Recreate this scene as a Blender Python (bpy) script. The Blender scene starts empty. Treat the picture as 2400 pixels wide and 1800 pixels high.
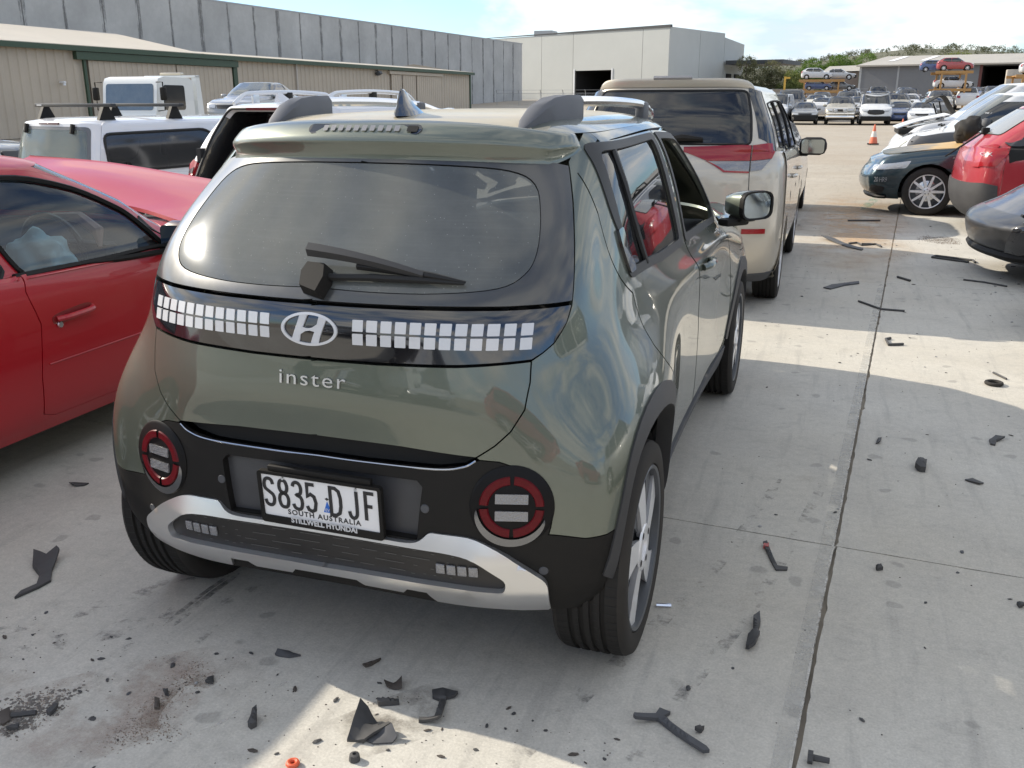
import bpy, bmesh, math, random
import numpy as np
from mathutils import Vector, Matrix, Euler
from mathutils.geometry import delaunay_2d_cdt
SC = bpy.context.scene
COL = SC.collection
R = math.radians
random.seed(7)
rng = np.random.default_rng(11)

# ------------------------------------------------------------------ camera, sky, sun, exposure
cam_d = bpy.data.cameras.new('camera')
cam = bpy.data.objects.new('camera', cam_d)
COL.objects.link(cam)
cam.location = (1.1954, -2.381, 1.524)
_yaw, _pitch, _roll = R(18.82), R(17.0), R(-.085)
cam.matrix_world = (Matrix.Translation(cam.location) @ Matrix.Rotation(_yaw, 4, 'Z')
                    @ Matrix.Rotation(math.pi/2 - _pitch, 4, 'X') @ Matrix.Rotation(_roll, 4, 'Z'))
cam_d.sensor_width = 36.0
cam_d.lens = 36.0 * 2170.0 / 2400.0
cam_d.clip_start = .05
cam_d.clip_end = 3000
SC.camera = cam

SUN_EL, SUN_AZ = R(31), R(-83)           # azimuth measured clockwise from +Y: the sun stands to the left, a little ahead
world = bpy.data.worlds.new('World')
SC.world = world
world.use_nodes = True
wn, wl = world.node_tree.nodes, world.node_tree.links
wn.clear()
out = wn.new('ShaderNodeOutputWorld')
bg = wn.new('ShaderNodeBackground')
sky = wn.new('ShaderNodeTexSky')
sky.sky_type = 'NISHITA'
sky.sun_disc = False
sky.sun_elevation = SUN_EL
sky.sun_rotation = SUN_AZ
sky.altitude = 50
sky.air_density = 1.0
sky.dust_density = .6
sky.ozone_density = 1.2
bg.inputs['Strength'].default_value = .10
tc = wn.new('ShaderNodeTexCoord')
mp = wn.new('ShaderNodeMapping')
mp.inputs['Scale'].default_value = (1.0, 1.0, 3.4)
mp.inputs['Rotation'].default_value = (0, 0, R(25))
n1 = wn.new('ShaderNodeTexNoise')
n1.inputs['Scale'].default_value = 2.3
n1.inputs['Detail'].default_value = 9
n1.inputs['Roughness'].default_value = .58
n1.inputs['Distortion'].default_value = .35
cr = wn.new('ShaderNodeValToRGB')
cr.color_ramp.elements[0].position = .40
cr.color_ramp.elements[0].color = (.06, .06, .06, 1)
cr.color_ramp.elements[1].position = .56
cr.color_ramp.elements[1].color = (1, 1, 1, 1)
n2 = wn.new('ShaderNodeTexNoise')
n2.inputs['Scale'].default_value = 5
n2.inputs['Detail'].default_value = 5
cr2 = wn.new('ShaderNodeValToRGB')
cr2.color_ramp.elements[0].color = (3.0, 3.45, 3.9, 1)
cr2.color_ramp.elements[0].position = .36
cr2.color_ramp.elements[1].position = .58
cr2.color_ramp.elements[1].color = (5.8, 5.6, 5.25, 1)
mx = wn.new('ShaderNodeMix')
mx.data_type = 'RGBA'
wl.new(tc.outputs['Generated'], mp.inputs['Vector'])
wl.new(mp.outputs['Vector'], n1.inputs['Vector'])
wl.new(mp.outputs['Vector'], n2.inputs['Vector'])
wl.new(n1.outputs['Fac'], cr.inputs['Fac'])
wl.new(n2.outputs['Fac'], cr2.inputs['Fac'])
wl.new(cr.outputs['Color'], mx.inputs['Factor'])
tint = wn.new('ShaderNodeMix')
tint.data_type = 'RGBA'
tint.blend_type = 'MULTIPLY'
tint.inputs['Factor'].default_value = 1
tint.inputs['B'].default_value = (.50, .66, .86, 1)
wl.new(sky.outputs['Color'], tint.inputs['A'])
wl.new(tint.outputs['Result'], mx.inputs['A'])
wl.new(cr2.outputs['Color'], mx.inputs['B'])
wl.new(mx.outputs['Result'], bg.inputs['Color'])
wl.new(bg.outputs[0], out.inputs[0])

sun_d = bpy.data.lights.new('sun', 'SUN')
sun_d.energy = 2.4
sun_d.angle = R(.53)
sun_d.color = (1.0, .91, .77)
sun = bpy.data.objects.new('sun', sun_d)
COL.objects.link(sun)
_to = Vector((math.cos(SUN_EL)*math.sin(SUN_AZ), math.cos(SUN_EL)*math.cos(SUN_AZ), math.sin(SUN_EL)))
sun.rotation_euler = _to.to_track_quat('Z', 'Y').to_euler()
sun.location = (-30, 10, 30)
SC.view_settings.view_transform = 'Standard'
SC.view_settings.look = 'None'
SC.view_settings.exposure = 1.44
SC.view_settings.gamma = 1
SC.view_settings.use_curve_mapping = False

# ------------------------------------------------------------------ helpers: naming, materials, meshes
def tag(o, label=None, cat=None, group=None, kind=None):
    if label: o['label'] = label
    if cat: o['category'] = cat
    if group: o['group'] = group
    if kind: o['kind'] = kind
    return o
def empty(name, loc=(0, 0, 0), rz=0, label=None, cat=None, group=None):
    o = bpy.data.objects.new(name, None)
    COL.objects.link(o)
    o.location = loc
    o.rotation_euler = (0, 0, rz)
    o.empty_display_size = .2
    return tag(o, label, cat, group)
def link(name, me, parent=None):
    o = bpy.data.objects.new(name, me)
    COL.objects.link(o)
    if parent: o.parent = parent
    return o
def copy_tree(o, parent=None, depth=0):
    c = o.copy()
    COL.objects.link(c)
    if parent:
        c.parent = parent
        c.matrix_parent_inverse = o.matrix_parent_inverse
    for ch in KIDS.get(o.name, []) if False else list(o.children):
        copy_tree(ch, c)
    return c
KIDS = {}

MATS = {}
def mat(name, col=(.5, .5, .5), rough=.5, metal=0, coat=0, spec=.5, noise=0, nscale=8, bump=0, bscale=40,
        trans=0, emit=None, dirt=0, dirtcol=(.35, .31, .26), coatrough=.03, alpha=1):
    if name in MATS: return MATS[name]
    m = bpy.data.materials.new(name)
    m.use_nodes = True
    nt = m.node_tree
    b = nt.nodes['Principled BSDF']
    b.inputs['Base Color'].default_value = (*col, 1)
    b.inputs['Roughness'].default_value = rough
    b.inputs['Metallic'].default_value = metal
    b.inputs['Coat Weight'].default_value = coat
    b.inputs['Coat Roughness'].default_value = coatrough
    b.inputs['Coat IOR'].default_value = 1.6
    b.inputs['Specular IOR Level'].default_value = spec
    b.inputs['Transmission Weight'].default_value = trans
    b.inputs['Alpha'].default_value = alpha
    if emit:
        b.inputs['Emission Color'].default_value = (*emit, 1)
        b.inputs['Emission Strength'].default_value = 1
    N, L = nt.nodes, nt.links
    if noise or bump or dirt:
        tcn = N.new('ShaderNodeTexCoord')
    src = None
    if noise:
        t = N.new('ShaderNodeTexNoise')
        t.inputs['Scale'].default_value = nscale
        t.inputs['Detail'].default_value = 6
        t.inputs['Roughness'].default_value = .65
        L.new(tcn.outputs['Object'], t.inputs['Vector'])
        mr = N.new('ShaderNodeMapRange')
        mr.inputs['From Min'].default_value = .25
        mr.inputs['From Max'].default_value = .75
        mr.inputs['To Min'].default_value = 1 - noise
        mr.inputs['To Max'].default_value = 1 + noise
        L.new(t.outputs['Fac'], mr.inputs['Value'])
        mm = N.new('ShaderNodeMix')
        mm.data_type = 'RGBA'
        mm.blend_type = 'MULTIPLY'
        mm.inputs['Factor'].default_value = 1
        mm.inputs['A'].default_value = (*col, 1)
        L.new(mr.outputs['Result'], mm.inputs['B'])
        src = mm.outputs['Result']
        L.new(src, b.inputs['Base Color'])
    if dirt:
        t = N.new('ShaderNodeTexNoise')
        t.inputs['Scale'].default_value = 3.1
        t.inputs['Detail'].default_value = 8
        t.inputs['Roughness'].default_value = .7
        L.new(tcn.outputs['Object'], t.inputs['Vector'])
        mr = N.new('ShaderNodeMapRange')
        mr.inputs['From Min'].default_value = .35
        mr.inputs['From Max'].default_value = .8
        mr.inputs['To Min'].default_value = dirt*.25
        mr.inputs['To Max'].default_value = dirt
        L.new(t.outputs['Fac'], mr.inputs['Value'])
        mm = N.new('ShaderNodeMix')
        mm.data_type = 'RGBA'
        L.new(mr.outputs['Result'], mm.inputs['Factor'])
        mm.inputs['A'].default_value = (*col, 1)
        if src: L.new(src, mm.inputs['A'])
        mm.inputs['B'].default_value = (*dirtcol, 1)
        L.new(mm.outputs['Result'], b.inputs['Base Color'])
        m2 = N.new('ShaderNodeMapRange')
        m2.inputs['To Min'].default_value = rough
        m2.inputs['To Max'].default_value = min(1, rough + .5)
        L.new(mr.outputs['Result'], m2.inputs['Value'])
        L.new(m2.outputs['Result'], b.inputs['Roughness'])
        if metal:
            m3 = N.new('ShaderNodeMapRange')
            m3.inputs['To Min'].default_value = metal
            m3.inputs['To Max'].default_value = 0
            L.new(mr.outputs['Result'], m3.inputs['Value'])
            L.new(m3.outputs['Result'], b.inputs['Metallic'])
        if coat:
            m4 = N.new('ShaderNodeMapRange')
            m4.inputs['To Min'].default_value = coat
            m4.inputs['To Max'].default_value = coat*.3
            L.new(mr.outputs['Result'], m4.inputs['Value'])
            L.new(m4.outputs['Result'], b.inputs['Coat Weight'])
    if bump:
        t = N.new('ShaderNodeTexNoise')
        t.inputs['Scale'].default_value = bscale
        t.inputs['Detail'].default_value = 4
        L.new(tcn.outputs['Object'], t.inputs['Vector'])
        bp = N.new('ShaderNodeBump')
        bp.inputs['Strength'].default_value = bump
        bp.inputs['Distance'].default_value = .01
        L.new(t.outputs['Fac'], bp.inputs['Height'])
        L.new(bp.outputs['Normal'], b.inputs['Normal'])
    MATS[name] = m
    return m
def glass(name, tint=(.5, .55, .55), dust=0.0, dustcol=(.35, .35, .34), streak=False, refl=1.0):
    """thin pane: tinted see-through + mirror by fresnel + a film of dust"""
    if name in MATS: return MATS[name]
    m = bpy.data.materials.new(name)
    m.use_nodes = True
    N, L = m.node_tree.nodes, m.node_tree.links
    N.clear()
    o = N.new('ShaderNodeOutputMaterial')
    tr = N.new('ShaderNodeBsdfTransparent')
    tr.inputs['Color'].default_value = (*tint, 1)
    gl = N.new('ShaderNodeBsdfGlossy')
    gl.inputs['Roughness'].default_value = .02 if dust < .1 else .11
    gl.inputs['Color'].default_value = (.95*refl, .97*refl, refl, 1)
    fr = N.new('ShaderNodeFresnel')
    fr.inputs['IOR'].default_value = 1.62
    m1 = N.new('ShaderNodeMixShader')
    L.new(fr.outputs[0], m1.inputs[0])
    L.new(tr.outputs[0], m1.inputs[1])
    L.new(gl.outputs[0], m1.inputs[2])
    last = m1.outputs[0]
    if dust:
        df = N.new('ShaderNodeBsdfDiffuse')
        df.inputs['Color'].default_value = (*dustcol, 1)
        tcn = N.new('ShaderNodeTexCoord')
        t = N.new('ShaderNodeTexNoise')
        t.inputs['Scale'].default_value = 3.0
        t.inputs['Detail'].default_value = 8
        t.inputs['Roughness'].default_value = .75
        L.new(tcn.outputs['Object'], t.inputs['Vector'])
        mr = N.new('ShaderNodeMapRange')
        mr.inputs['From Min'].default_value = .25
        mr.inputs['From Max'].default_value = .75
        mr.inputs['To Min'].default_value = dust*.75
        mr.inputs['To Max'].default_value = dust*1.25
        L.new(t.outputs['Fac'], mr.inputs['Value'])
        last_f = mr.outputs['Result']
        if streak:
            v = N.new('ShaderNodeTexVoronoi')
            v.inputs['Scale'].default_value = 95
            L.new(tcn.outputs['Object'], v.inputs['Vector'])
            sp = N.new('ShaderNodeMapRange')
            sp.inputs['From Min'].default_value = .16
            sp.inputs['From Max'].default_value = .05
            sp.inputs['To Min'].default_value = 0
            sp.inputs['To Max'].default_value = .38
            L.new(v.outputs['Distance'], sp.inputs['Value'])
            vr = N.new('ShaderNodeSeparateColor')
            L.new(v.outputs['Color'], vr.inputs[0])
            gt = N.new('ShaderNodeMath')
            gt.operation = 'GREATER_THAN'
            gt.inputs[1].default_value = .72
            L.new(vr.outputs[0], gt.inputs[0])
            mu = N.new('ShaderNodeMath')
            mu.operation = 'MULTIPLY'
            L.new(sp.outputs['Result'], mu.inputs[0])
            L.new(gt.outputs[0], mu.inputs[1])
            mp2 = N.new('ShaderNodeMapping')
            mp2.inputs['Scale'].default_value = (2, 2, 90)
            L.new(tcn.outputs['Object'], mp2.inputs['Vector'])
            t2 = N.new('ShaderNodeTexNoise')
            t2.inputs['Scale'].default_value = 2
            t2.inputs['Detail'].default_value = 3
            L.new(mp2.outputs[0], t2.inputs['Vector'])
            m5 = N.new('ShaderNodeMapRange')
            m5.inputs['From Min'].default_value = .5
            m5.inputs['From Max'].default_value = .75
            m5.inputs['To Max'].default_value = .025
            L.new(t2.outputs['Fac'], m5.inputs['Value'])
            a1 = N.new('ShaderNodeMath')
            a1.operation = 'ADD'
            L.new(mu.outputs[0], a1.inputs[0])
            L.new(last_f, a1.inputs[1])
            a2 = N.new('ShaderNodeMath')
            a2.operation = 'ADD'
            L.new(a1.outputs[0], a2.inputs[0])
            L.new(m5.outputs[0], a2.inputs[1])
            last_f = a2.outputs[0]
        m2 = N.new('ShaderNodeMixShader')
        L.new(last_f, m2.inputs[0])
        L.new(last, m2.inputs[1])
        L.new(df.outputs[0], m2.inputs[2])
        last = m2.outputs[0]
    L.new(last, o.inputs['Surface'])
    MATS[name] = m
    return m

class MB:
    """collects faces, then links them as one mesh object"""
    def __init__(s):
        s.v, s.f, s.m = [], [], []
    def add(s, vs, fs, mi=0):
        o = len(s.v)
        s.v += [tuple(map(float, p)) for p in vs]
        s.f += [tuple(i + o for i in f) for f in fs]
        s.m += [mi]*len(fs)
        return s
    def box(s, c, d, rot=None, mi=0, bev=0):
        x, y, z = d[0]/2, d[1]/2, d[2]/2
        if bev:
            b = min(bev, x*.9, y*.9, z*.9)
            bm = bmesh.new()
            bmesh.ops.create_cube(bm, size=1)
            for v in bm.verts: v.co = Vector((v.co.x*2*x, v.co.y*2*y, v.co.z*2*z))
            bmesh.ops.bevel(bm, geom=bm.edges[:], offset=b, segments=2, affect='EDGES', profile=.5)
            vs = [v.co.copy() for v in bm.verts]
            bm.verts.index_update()
            fs = [[v.index for v in f.verts] for f in bm.faces]
            bm.free()
        else:
            vs = [Vector((a, b, c_)) for a in (-x, x) for b in (-y, y) for c_ in (-z, z)]
            fs = [(0, 1, 3, 2), (4, 6, 7, 5), (0, 4, 5, 1), (2, 3, 7, 6), (0, 2, 6, 4), (1, 5, 7, 3)]
        if rot is not None:
            M = rot if isinstance(rot, Matrix) else Euler(rot).to_matrix()
            vs = [M @ p for p in vs]
        c = Vector(c)
        return s.add([p + c for p in vs], fs, mi)
    def tube(s, pts, r, n=8, mi=0, cap=True, closed=False):
        pts = [Vector(p) for p in pts]
        rs = r if isinstance(r, (list, tuple)) else [r]*len(pts)
        vs, fs = [], []
        up = Vector((0, 0, 1))
        K = len(pts)
        for i, p in enumerate(pts):
            if closed: t = pts[(i+1) % K] - pts[i-1]
            else: t = pts[min(i+1, K-1)] - pts[max(i-1, 0)]
            t.normalize()
            a = t.cross(up)
            if a.length < .05: a = t.cross(Vector((1, 0, 0)))
            a.normalize()
            b = a.cross(t)
            for k in range(n):
                an = 2*math.pi*k/n
                vs.append(p + (a*math.cos(an) + b*math.sin(an))*rs[i])
        for i in range(K if closed else K-1):
            j = (i+1) % K
            for k in range(n):
                k2 = (k+1) % n
                fs.append((i*n+k, i*n+k2, j*n+k2, j*n+k))
        if cap and not closed:
            fs.append(tuple(range(n))[::-1])
            fs.append(tuple((K-1)*n + k for k in range(n)))
        return s.add(vs, fs, mi)
    def lathe(s, prof, n=32, axis='X', c=(0, 0, 0), mi=0, a0=0, a1=2*math.pi):
        """prof: (along axis, radius)"""
        full = abs(a1 - a0 - 2*math.pi) < 1e-6
        M = n if full else n + 1
        vs, fs = [], []
        for k in range(M):
            a = a0 + (a1 - a0)*k/n
            for (h, r) in prof:
                u, w = r*math.cos(a), r*math.sin(a)
                p = {'X': (h, u, w), 'Y': (w, h, u), 'Z': (u, w, h)}[axis]
                vs.append((p[0]+c[0], p[1]+c[1], p[2]+c[2]))
        K = len(prof)
        for k in range(n):
            k2 = (k+1) % M
            for i in range(K-1):
                fs.append((k*K+i, k*K+i+1, k2*K+i+1, k2*K+i))
        return s.add(vs, fs, mi)
    def prism(s, poly, d0, d1, axis='Z', mi=0, taper=1.0):
        """poly: 2D outline extruded along axis from d0 to d1"""
        n = len(poly)
        cx = sum(p[0] for p in poly)/n
        cy = sum(p[1] for p in poly)/n
        def P(a, b, d): return {'Z': (a, b, d), 'Y': (a, d, b), 'X': (d, a, b)}[axis]
        vs = [P(a, b, d0) for a, b in poly] + [P(cx+(a-cx)*taper, cy+(b-cy)*taper, d1) for a, b in poly]
        fs = [tuple(range(n))[::-1], tuple(range(n, 2*n))]
        fs += [(i, (i+1) % n, n+(i+1) % n, n+i) for i in range(n)]
        return s.add(vs, fs, mi)
    def mesh(s, name, mats, smooth=True, angle=35):
        me = bpy.data.meshes.new(name)
        me.from_pydata(s.v, [], s.f)
        ms = mats if isinstance(mats, (list, tuple)) else [mats]
        for m in ms: me.materials.append(m)
        if len(ms) > 1: me.polygons.foreach_set('material_index', [min(i, len(ms)-1) for i in s.m])
        bm = bmesh.new()
        bm.from_mesh(me)
        bmesh.ops.recalc_face_normals(bm, faces=bm.faces[:])
        if smooth:
            for e in bm.edges:
                e.smooth = not (len(e.link_faces) == 2 and e.calc_face_angle(0) > R(angle))
            for f in bm.faces: f.smooth = True
        bm.to_mesh(me)
        bm.free()
        return me
    def build(s, name, mats, parent=None, smooth=True, angle=35):
        return link(name, s.mesh(name, mats, smooth, angle), parent)

# ------------------------------------------------------------------ 2D helpers
def crspline(pts, n=6, closed=False):
    P = [np.array(p, float) for p in pts]
    K = len(P)
    o = []
    for i in range(K if closed else K-1):
        a, b = P[i], P[(i+1) % K]
        p0 = P[i-1] if (closed or i > 0) else 2*a - b
        p3 = P[(i+2) % K] if (closed or i+2 < K) else 2*b - a
        for k in range(n):
            t = k/n
            o.append(.5*((2*a) + (-p0+b)*t + (2*p0-5*a+4*b-p3)*t*t + (-p0+3*a-3*b+p3)*t**3))
    if not closed: o.append(P[-1])
    return [tuple(p) for p in o]
def rrect(x0, y0, x1, y1, r, n=4):
    o = []
    rr = r if isinstance(r, (tuple, list)) else (r,)*4
    for (cx, cy, a), q in zip(((x1, y1, 0), (x0, y1, 90), (x0, y0, 180), (x1, y0, 270)), rr):
        sx = -1 if cx == x1 else 1
        sy = -1 if cy == y1 else 1
        for k in range(n+1):
            an = R(a + 90*k/n)
            o.append((cx + sx*q + q*math.cos(an), cy + sy*q + q*math.sin(an)))
    return o
def round_poly(pts, r, n=4):
    """polygon with corners rounded by r (number or per-corner list)"""
    K = len(pts)
    o = []
    for i in range(K):
        p0, p, p1 = np.array(pts[i-1], float), np.array(pts[i], float), np.array(pts[(i+1) % K], float)
        q = r[i] if isinstance(r, (list, tuple)) else r
        d0, d1 = p0-p, p1-p
        l0, l1 = np.linalg.norm(d0), np.linalg.norm(d1)
        q = min(q, l0*.48, l1*.48)
        if q < 1e-5:
            o.append(tuple(p)); continue
        a, b = p + d0/l0*q, p + d1/l1*q
        for k in range(n+1):
            t = k/n
            o.append(tuple((1-t)**2*a + 2*t*(1-t)*p + t*t*b))
    return o
def densify(poly, step, closed=True):
    o = []
    K = len(poly)
    for i in range(K if closed else K-1):
        a, b = np.array(poly[i], float), np.array(poly[(i+1) % K], float)
        n = max(1, int(math.ceil(np.linalg.norm((b-a)/step))))
        for k in range(n): o.append(a + (b-a)*k/n)
    if not closed: o.append(np.array(poly[-1], float))
    return np.array(o)
def inpoly(P, poly):
    x, y = P[:, 0], P[:, 1]
    c = np.zeros(len(P), bool)
    n = len(poly)
    for i in range(n):
        x0, y0 = poly[i]
        x1, y1 = poly[i-1]
        if y0 == y1: continue
        m = ((y0 > y) != (y1 > y)) & (x < (x1-x0)*(y-y0)/(y1-y0)+x0)
        c ^= m
    return c
def segdist(P, poly):
    d = np.full(len(P), 1e9)
    n = len(poly)
    for i in range(n):
        a, b = np.array(poly[i-1]), np.array(poly[i])
        ab = b-a
        L = ab @ ab
        if L < 1e-14: continue
        t = np.clip(((P-a) @ ab)/L, 0, 1)
        d = np.minimum(d, np.linalg.norm(P-(a+t[:, None]*ab), axis=1))
    return d
def area2(p):
    p = np.asarray(p)
    return float(np.sum(p[:, 0]*np.roll(p[:, 1], -1) - np.roll(p[:, 0], -1)*p[:, 1]))
def inset_poly(p, g):
    p = np.asarray(p, float)
    if area2(p) < 0: g = -g
    e0 = p - np.roll(p, 1, 0)
    e1 = np.roll(p, -1, 0) - p
    def nrm(e):
        l = np.linalg.norm(e, axis=1, keepdims=True)
        e = e/np.maximum(l, 1e-12)
        return np.stack([-e[:, 1], e[:, 0]], 1)
    a, b = nrm(e0), nrm(e1)
    m = a+b
    m /= np.maximum(np.linalg.norm(m, axis=1, keepdims=True), .3)
    k = 1/np.maximum(np.sum(m*a, 1, keepdims=True), .45)
    return p + m*g*k

# ------------------------------------------------------------------ smooth hull from a control net, and panels cut out of it
class Hull:
    """control net: rows from bottom to top, each from the rear centre round the right side to the front centre"""
    def __init__(s, net, smooth=False):
        s.nr, s.nc = len(net), len(net[0])
        s.C = np.array(net, float)
        s.smooth = smooth
        if smooth:                                       # cubic B-spline through the same points: even curvature for clean reflections
            nr, nc = s.nr, s.nc
            M = np.zeros((nr, nr))
            for i in range(nr):
                M[i, i] = 4/6
                if 0 < i < nr-1: M[i, i-1] = M[i, i+1] = 1/6
                else: M[i, i] = 1
            A = np.linalg.solve(M, s.C.reshape(nr, -1)).reshape(s.C.shape)
            per = 2*(nc-1)
            full = np.zeros((nr, per, 3))
            full[:, :nc] = A
            full[:, nc:] = A[:, 1:nc-1][:, ::-1]*np.array([-1, 1, 1])
            P = np.zeros((per, per))
            for i in range(per):
                P[i, i] = 4/6
                P[i, (i+1) % per] = P[i, (i-1) % per] = 1/6
            full = np.linalg.solve(P, full.transpose(1, 0, 2).reshape(per, -1)).reshape(per, nr, 3).transpose(1, 0, 2)
            s.F = np.concatenate([2*full[:1]-full[1:2], full, 2*full[-1:]-full[-2:-1]])
        s.su, s.sv = .22, .12
    def cp(s, i, j):
        if s.smooth: return s.F[np.clip(j+1, 0, s.nr+1), i % (2*(s.nc-1))]
        j = np.clip(j, 0, s.nr-1)
        m = np.ones(i.shape)
        per = 2*(s.nc-1)
        i = ((i + s.nc-1) % per) - (s.nc-1)
        m = np.where(i < 0, -1., 1.)
        p = s.C[j, np.abs(i)].copy()
        p[..., 0] *= m
        return p
    def S(s, u, v, off=0):
        u = np.atleast_1d(np.asarray(u, float))
        v = np.atleast_1d(np.asarray(v, float))
        P = s._S(u, v)
        if np.any(off):
            P = P + s.N(u, v)*np.reshape(off, (-1, 1))
        return P
    def _S(s, u, v):
        i = np.floor(u).astype(int)
        j = np.clip(np.floor(v).astype(int), 0, s.nr-2)
        a, b = u-i, v-j
        def w(t):
            if s.smooth: return ((1-t)**3/6, (3*t**3-6*t*t+4)/6, (-3*t**3+3*t*t+3*t+1)/6, t**3/6)
            return (.5*(-t+2*t*t-t**3), .5*(2-5*t*t+3*t**3), .5*(t+4*t*t-3*t**3), .5*(-t*t+t**3))
        A, B = w(a), w(b)
        P = 0
        for q in range(4):
            for p in range(4):
                P = P + s.cp(i-1+p, j-1+q)*(A[p]*B[q])[:, None]
        return P
    def N(s, u, v):
        h = .03
        vv0, vv1 = np.clip(v-h, 0, s.nr-1), np.clip(v+h, 0, s.nr-1)
        du = s._S(u+h, v) - s._S(u-h, v)
        dv = s._S(u, vv1) - s._S(u, vv0)
        n = np.cross(du, dv)
        return n/np.maximum(np.linalg.norm(n, axis=1, keepdims=True), 1e-12)
    def uv(s, a, b, axis, guess):
        """(u,v) of points known by (x,z) at the ends or (y,z) on the flank"""
        k = 0 if axis == 'x' else 1
        a = np.atleast_1d(np.asarray(a, float)); b = np.atleast_1d(np.asarray(b, float))
        u = np.full(a.shape, float(guess[0])) if np.isscalar(guess[0]) else np.array(guess[0], float)
        v = np.full(a.shape, float(guess[1])) if np.isscalar(guess[1]) else np.array(guess[1], float)
        for it in range(30):
            P = s._S(u, v)
            h = 1e-3
            Pu = (s._S(u+h, v)-P)/h
            Pv = (s._S(u, v+h)-P)/h
            ra, rb = a-P[:, k], b-P[:, 2]
            det = Pu[:, k]*Pv[:, 2]-Pv[:, k]*Pu[:, 2]
            det = np.where(np.abs(det) < 1e-6, 1e-6, det)
            d1 = (ra*Pv[:, 2]-Pv[:, k]*rb)/det
            d2 = (Pu[:, k]*rb-ra*Pu[:, 2])/det
            u = u + np.clip(d1, -.5, .5)
            v = np.clip(v + np.clip(d2, -.5, .5), 0, s.nr-1.001)
        return np.stack([u, v], 1)
    def flank(s, pts, guess=None):
        pts = np.asarray(pts, float)
        g = guess or (s.nc*.45, s.nr*.5)
        r = s.uv(pts[:, 0], pts[:, 1], 'y', g)
        return [tuple(p) for p in r]
    def end(s, pts, guess=None):
        pts = np.asarray(pts, float)
        g = guess or (np.clip(pts[:, 0]/.23, -3, 3), s.nr*.5)
        r = s.uv(pts[:, 0], pts[:, 1], 'x', g)
        return [tuple(p) for p in r]

def panel_mesh(H, outline, holes=(), step=(.2, .3), gap=.0, lip=.0, off=0., mirror=False, name='panel', sharp=False):
    sc = np.array([H.su, H.sv])
    st = np.array(step)*sc
    ds = float(min(st))
    loops = []
    for k, lp in enumerate([outline] + list(holes)):
        p = densify(lp, sc*0+ds/sc)*sc
        if gap: p = inset_poly(p, gap if k == 0 else -gap)
        loops.append(p)
    pts = [tuple(q) for lp in loops for q in lp]
    edges = []
    b = 0
    for lp in loops:
        n = len(lp)
        edges += [(b+i, b+(i+1) % n) for i in range(n)]
        b += n
    mn, mxx = loops[0].min(0), loops[0].max(0)
    gx = np.arange(mn[0]+st[0]*.5, mxx[0], st[0])
    gy = np.arange(mn[1]+st[1]*.5, mxx[1], st[1])
    if len(gx) and len(gy):
        g = np.array([(x, y) for x in gx for y in gy])
        ok = inpoly(g, loops[0])
        for h in loops[1:]: ok &= ~inpoly(g, h)
        g = g[ok]
        if len(g):
            d = segdist(g, loops[0])
            for h in loops[1:]: d = np.minimum(d, segdist(g, h))
            g = g[d > ds*.45]
            pts += [tuple(q) for q in g]
    r = delaunay_2d_cdt([Vector(p) for p in pts], edges, [], 0, 1e-6)
    V = np.array([tuple(p) for p in r[0]])
    T = [tuple(f) for f in r[2]]
    F = []
    for f in T:
        for k in range(1, len(f)-1): F.append((f[0], f[k], f[k+1]))
    F = np.array(F)
    ce = V[F].mean(1)
    ok = inpoly(ce, loops[0])
    for h in loops[1:]: ok &= ~inpoly(ce, h)
    F = F[ok]
    # orientation: counter-clockwise in (u,v) looks outward
    A = V[F]
    cr_ = (A[:, 1, 0]-A[:, 0, 0])*(A[:, 2, 1]-A[:, 0, 1])-(A[:, 2, 0]-A[:, 0, 0])*(A[:, 1, 1]-A[:, 0, 1])
    F = F[np.abs(cr_) > 1e-10]
    cr_ = cr_[np.abs(cr_) > 1e-10]
    F[cr_ < 0] = F[cr_ < 0][:, ::-1]
    UV = V/sc
    offv = off(UV[:, 0], UV[:, 1]) if callable(off) else off
    P = H.S(UV[:, 0], UV[:, 1], offv)
    Nn = H.N(UV[:, 0], UV[:, 1])
    if callable(off):                                   # displaced: take normals from the displaced surface
        Nn = None
    verts = P
    faces = [tuple(f) for f in F]
    nv = len(P)
    if lip:
        cnt = {}
        for f in faces:
            for a, b_ in ((f[0], f[1]), (f[1], f[2]), (f[2], f[0])):
                cnt[(a, b_)] = cnt.get((a, b_), 0)+1
        be = [e for e in cnt if (e[1], e[0]) not in cnt]
        ring = sorted({i for e in be for i in e})
        idx = {i: nv+k for k, i in enumerate(ring)}
        NB = H.N(UV[:, 0], UV[:, 1])
        L2 = P[ring] - NB[ring]*lip
        dup = {i: nv+len(ring)+k for k, i in enumerate(ring)}
        verts = np.concatenate([P, L2, P[ring]])
        for a, b_ in be: faces.append((dup[b_], dup[a], idx[a], idx[b_]))
    if mirror:
        verts = verts*np.array([-1, 1, 1])
        faces = [f[::-1] for f in faces]
        if Nn is not None: Nn = Nn*np.array([-1, 1, 1])
    me = bpy.data.meshes.new(name)
    me.from_pydata([tuple(p) for p in verts], [], faces)
    me.polygons.foreach_set('use_smooth', [True]*len(faces))
    if Nn is not None and not sharp:
        allN = [tuple(n) for n in Nn]
        if lip:
            nn = len(ring)
            allN += [(0, 0, 0)]*(2*nn)
        try: me.normals_split_custom_set_from_vertices(allN)
        except Exception as ex: print('normals', ex)
    me.update()
    return me
def panel(name, H, outline, material, parent, **k):
    me = panel_mesh(H, outline, name=name, **k)
    me.materials.append(material)
    return link(name, me, parent)
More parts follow.
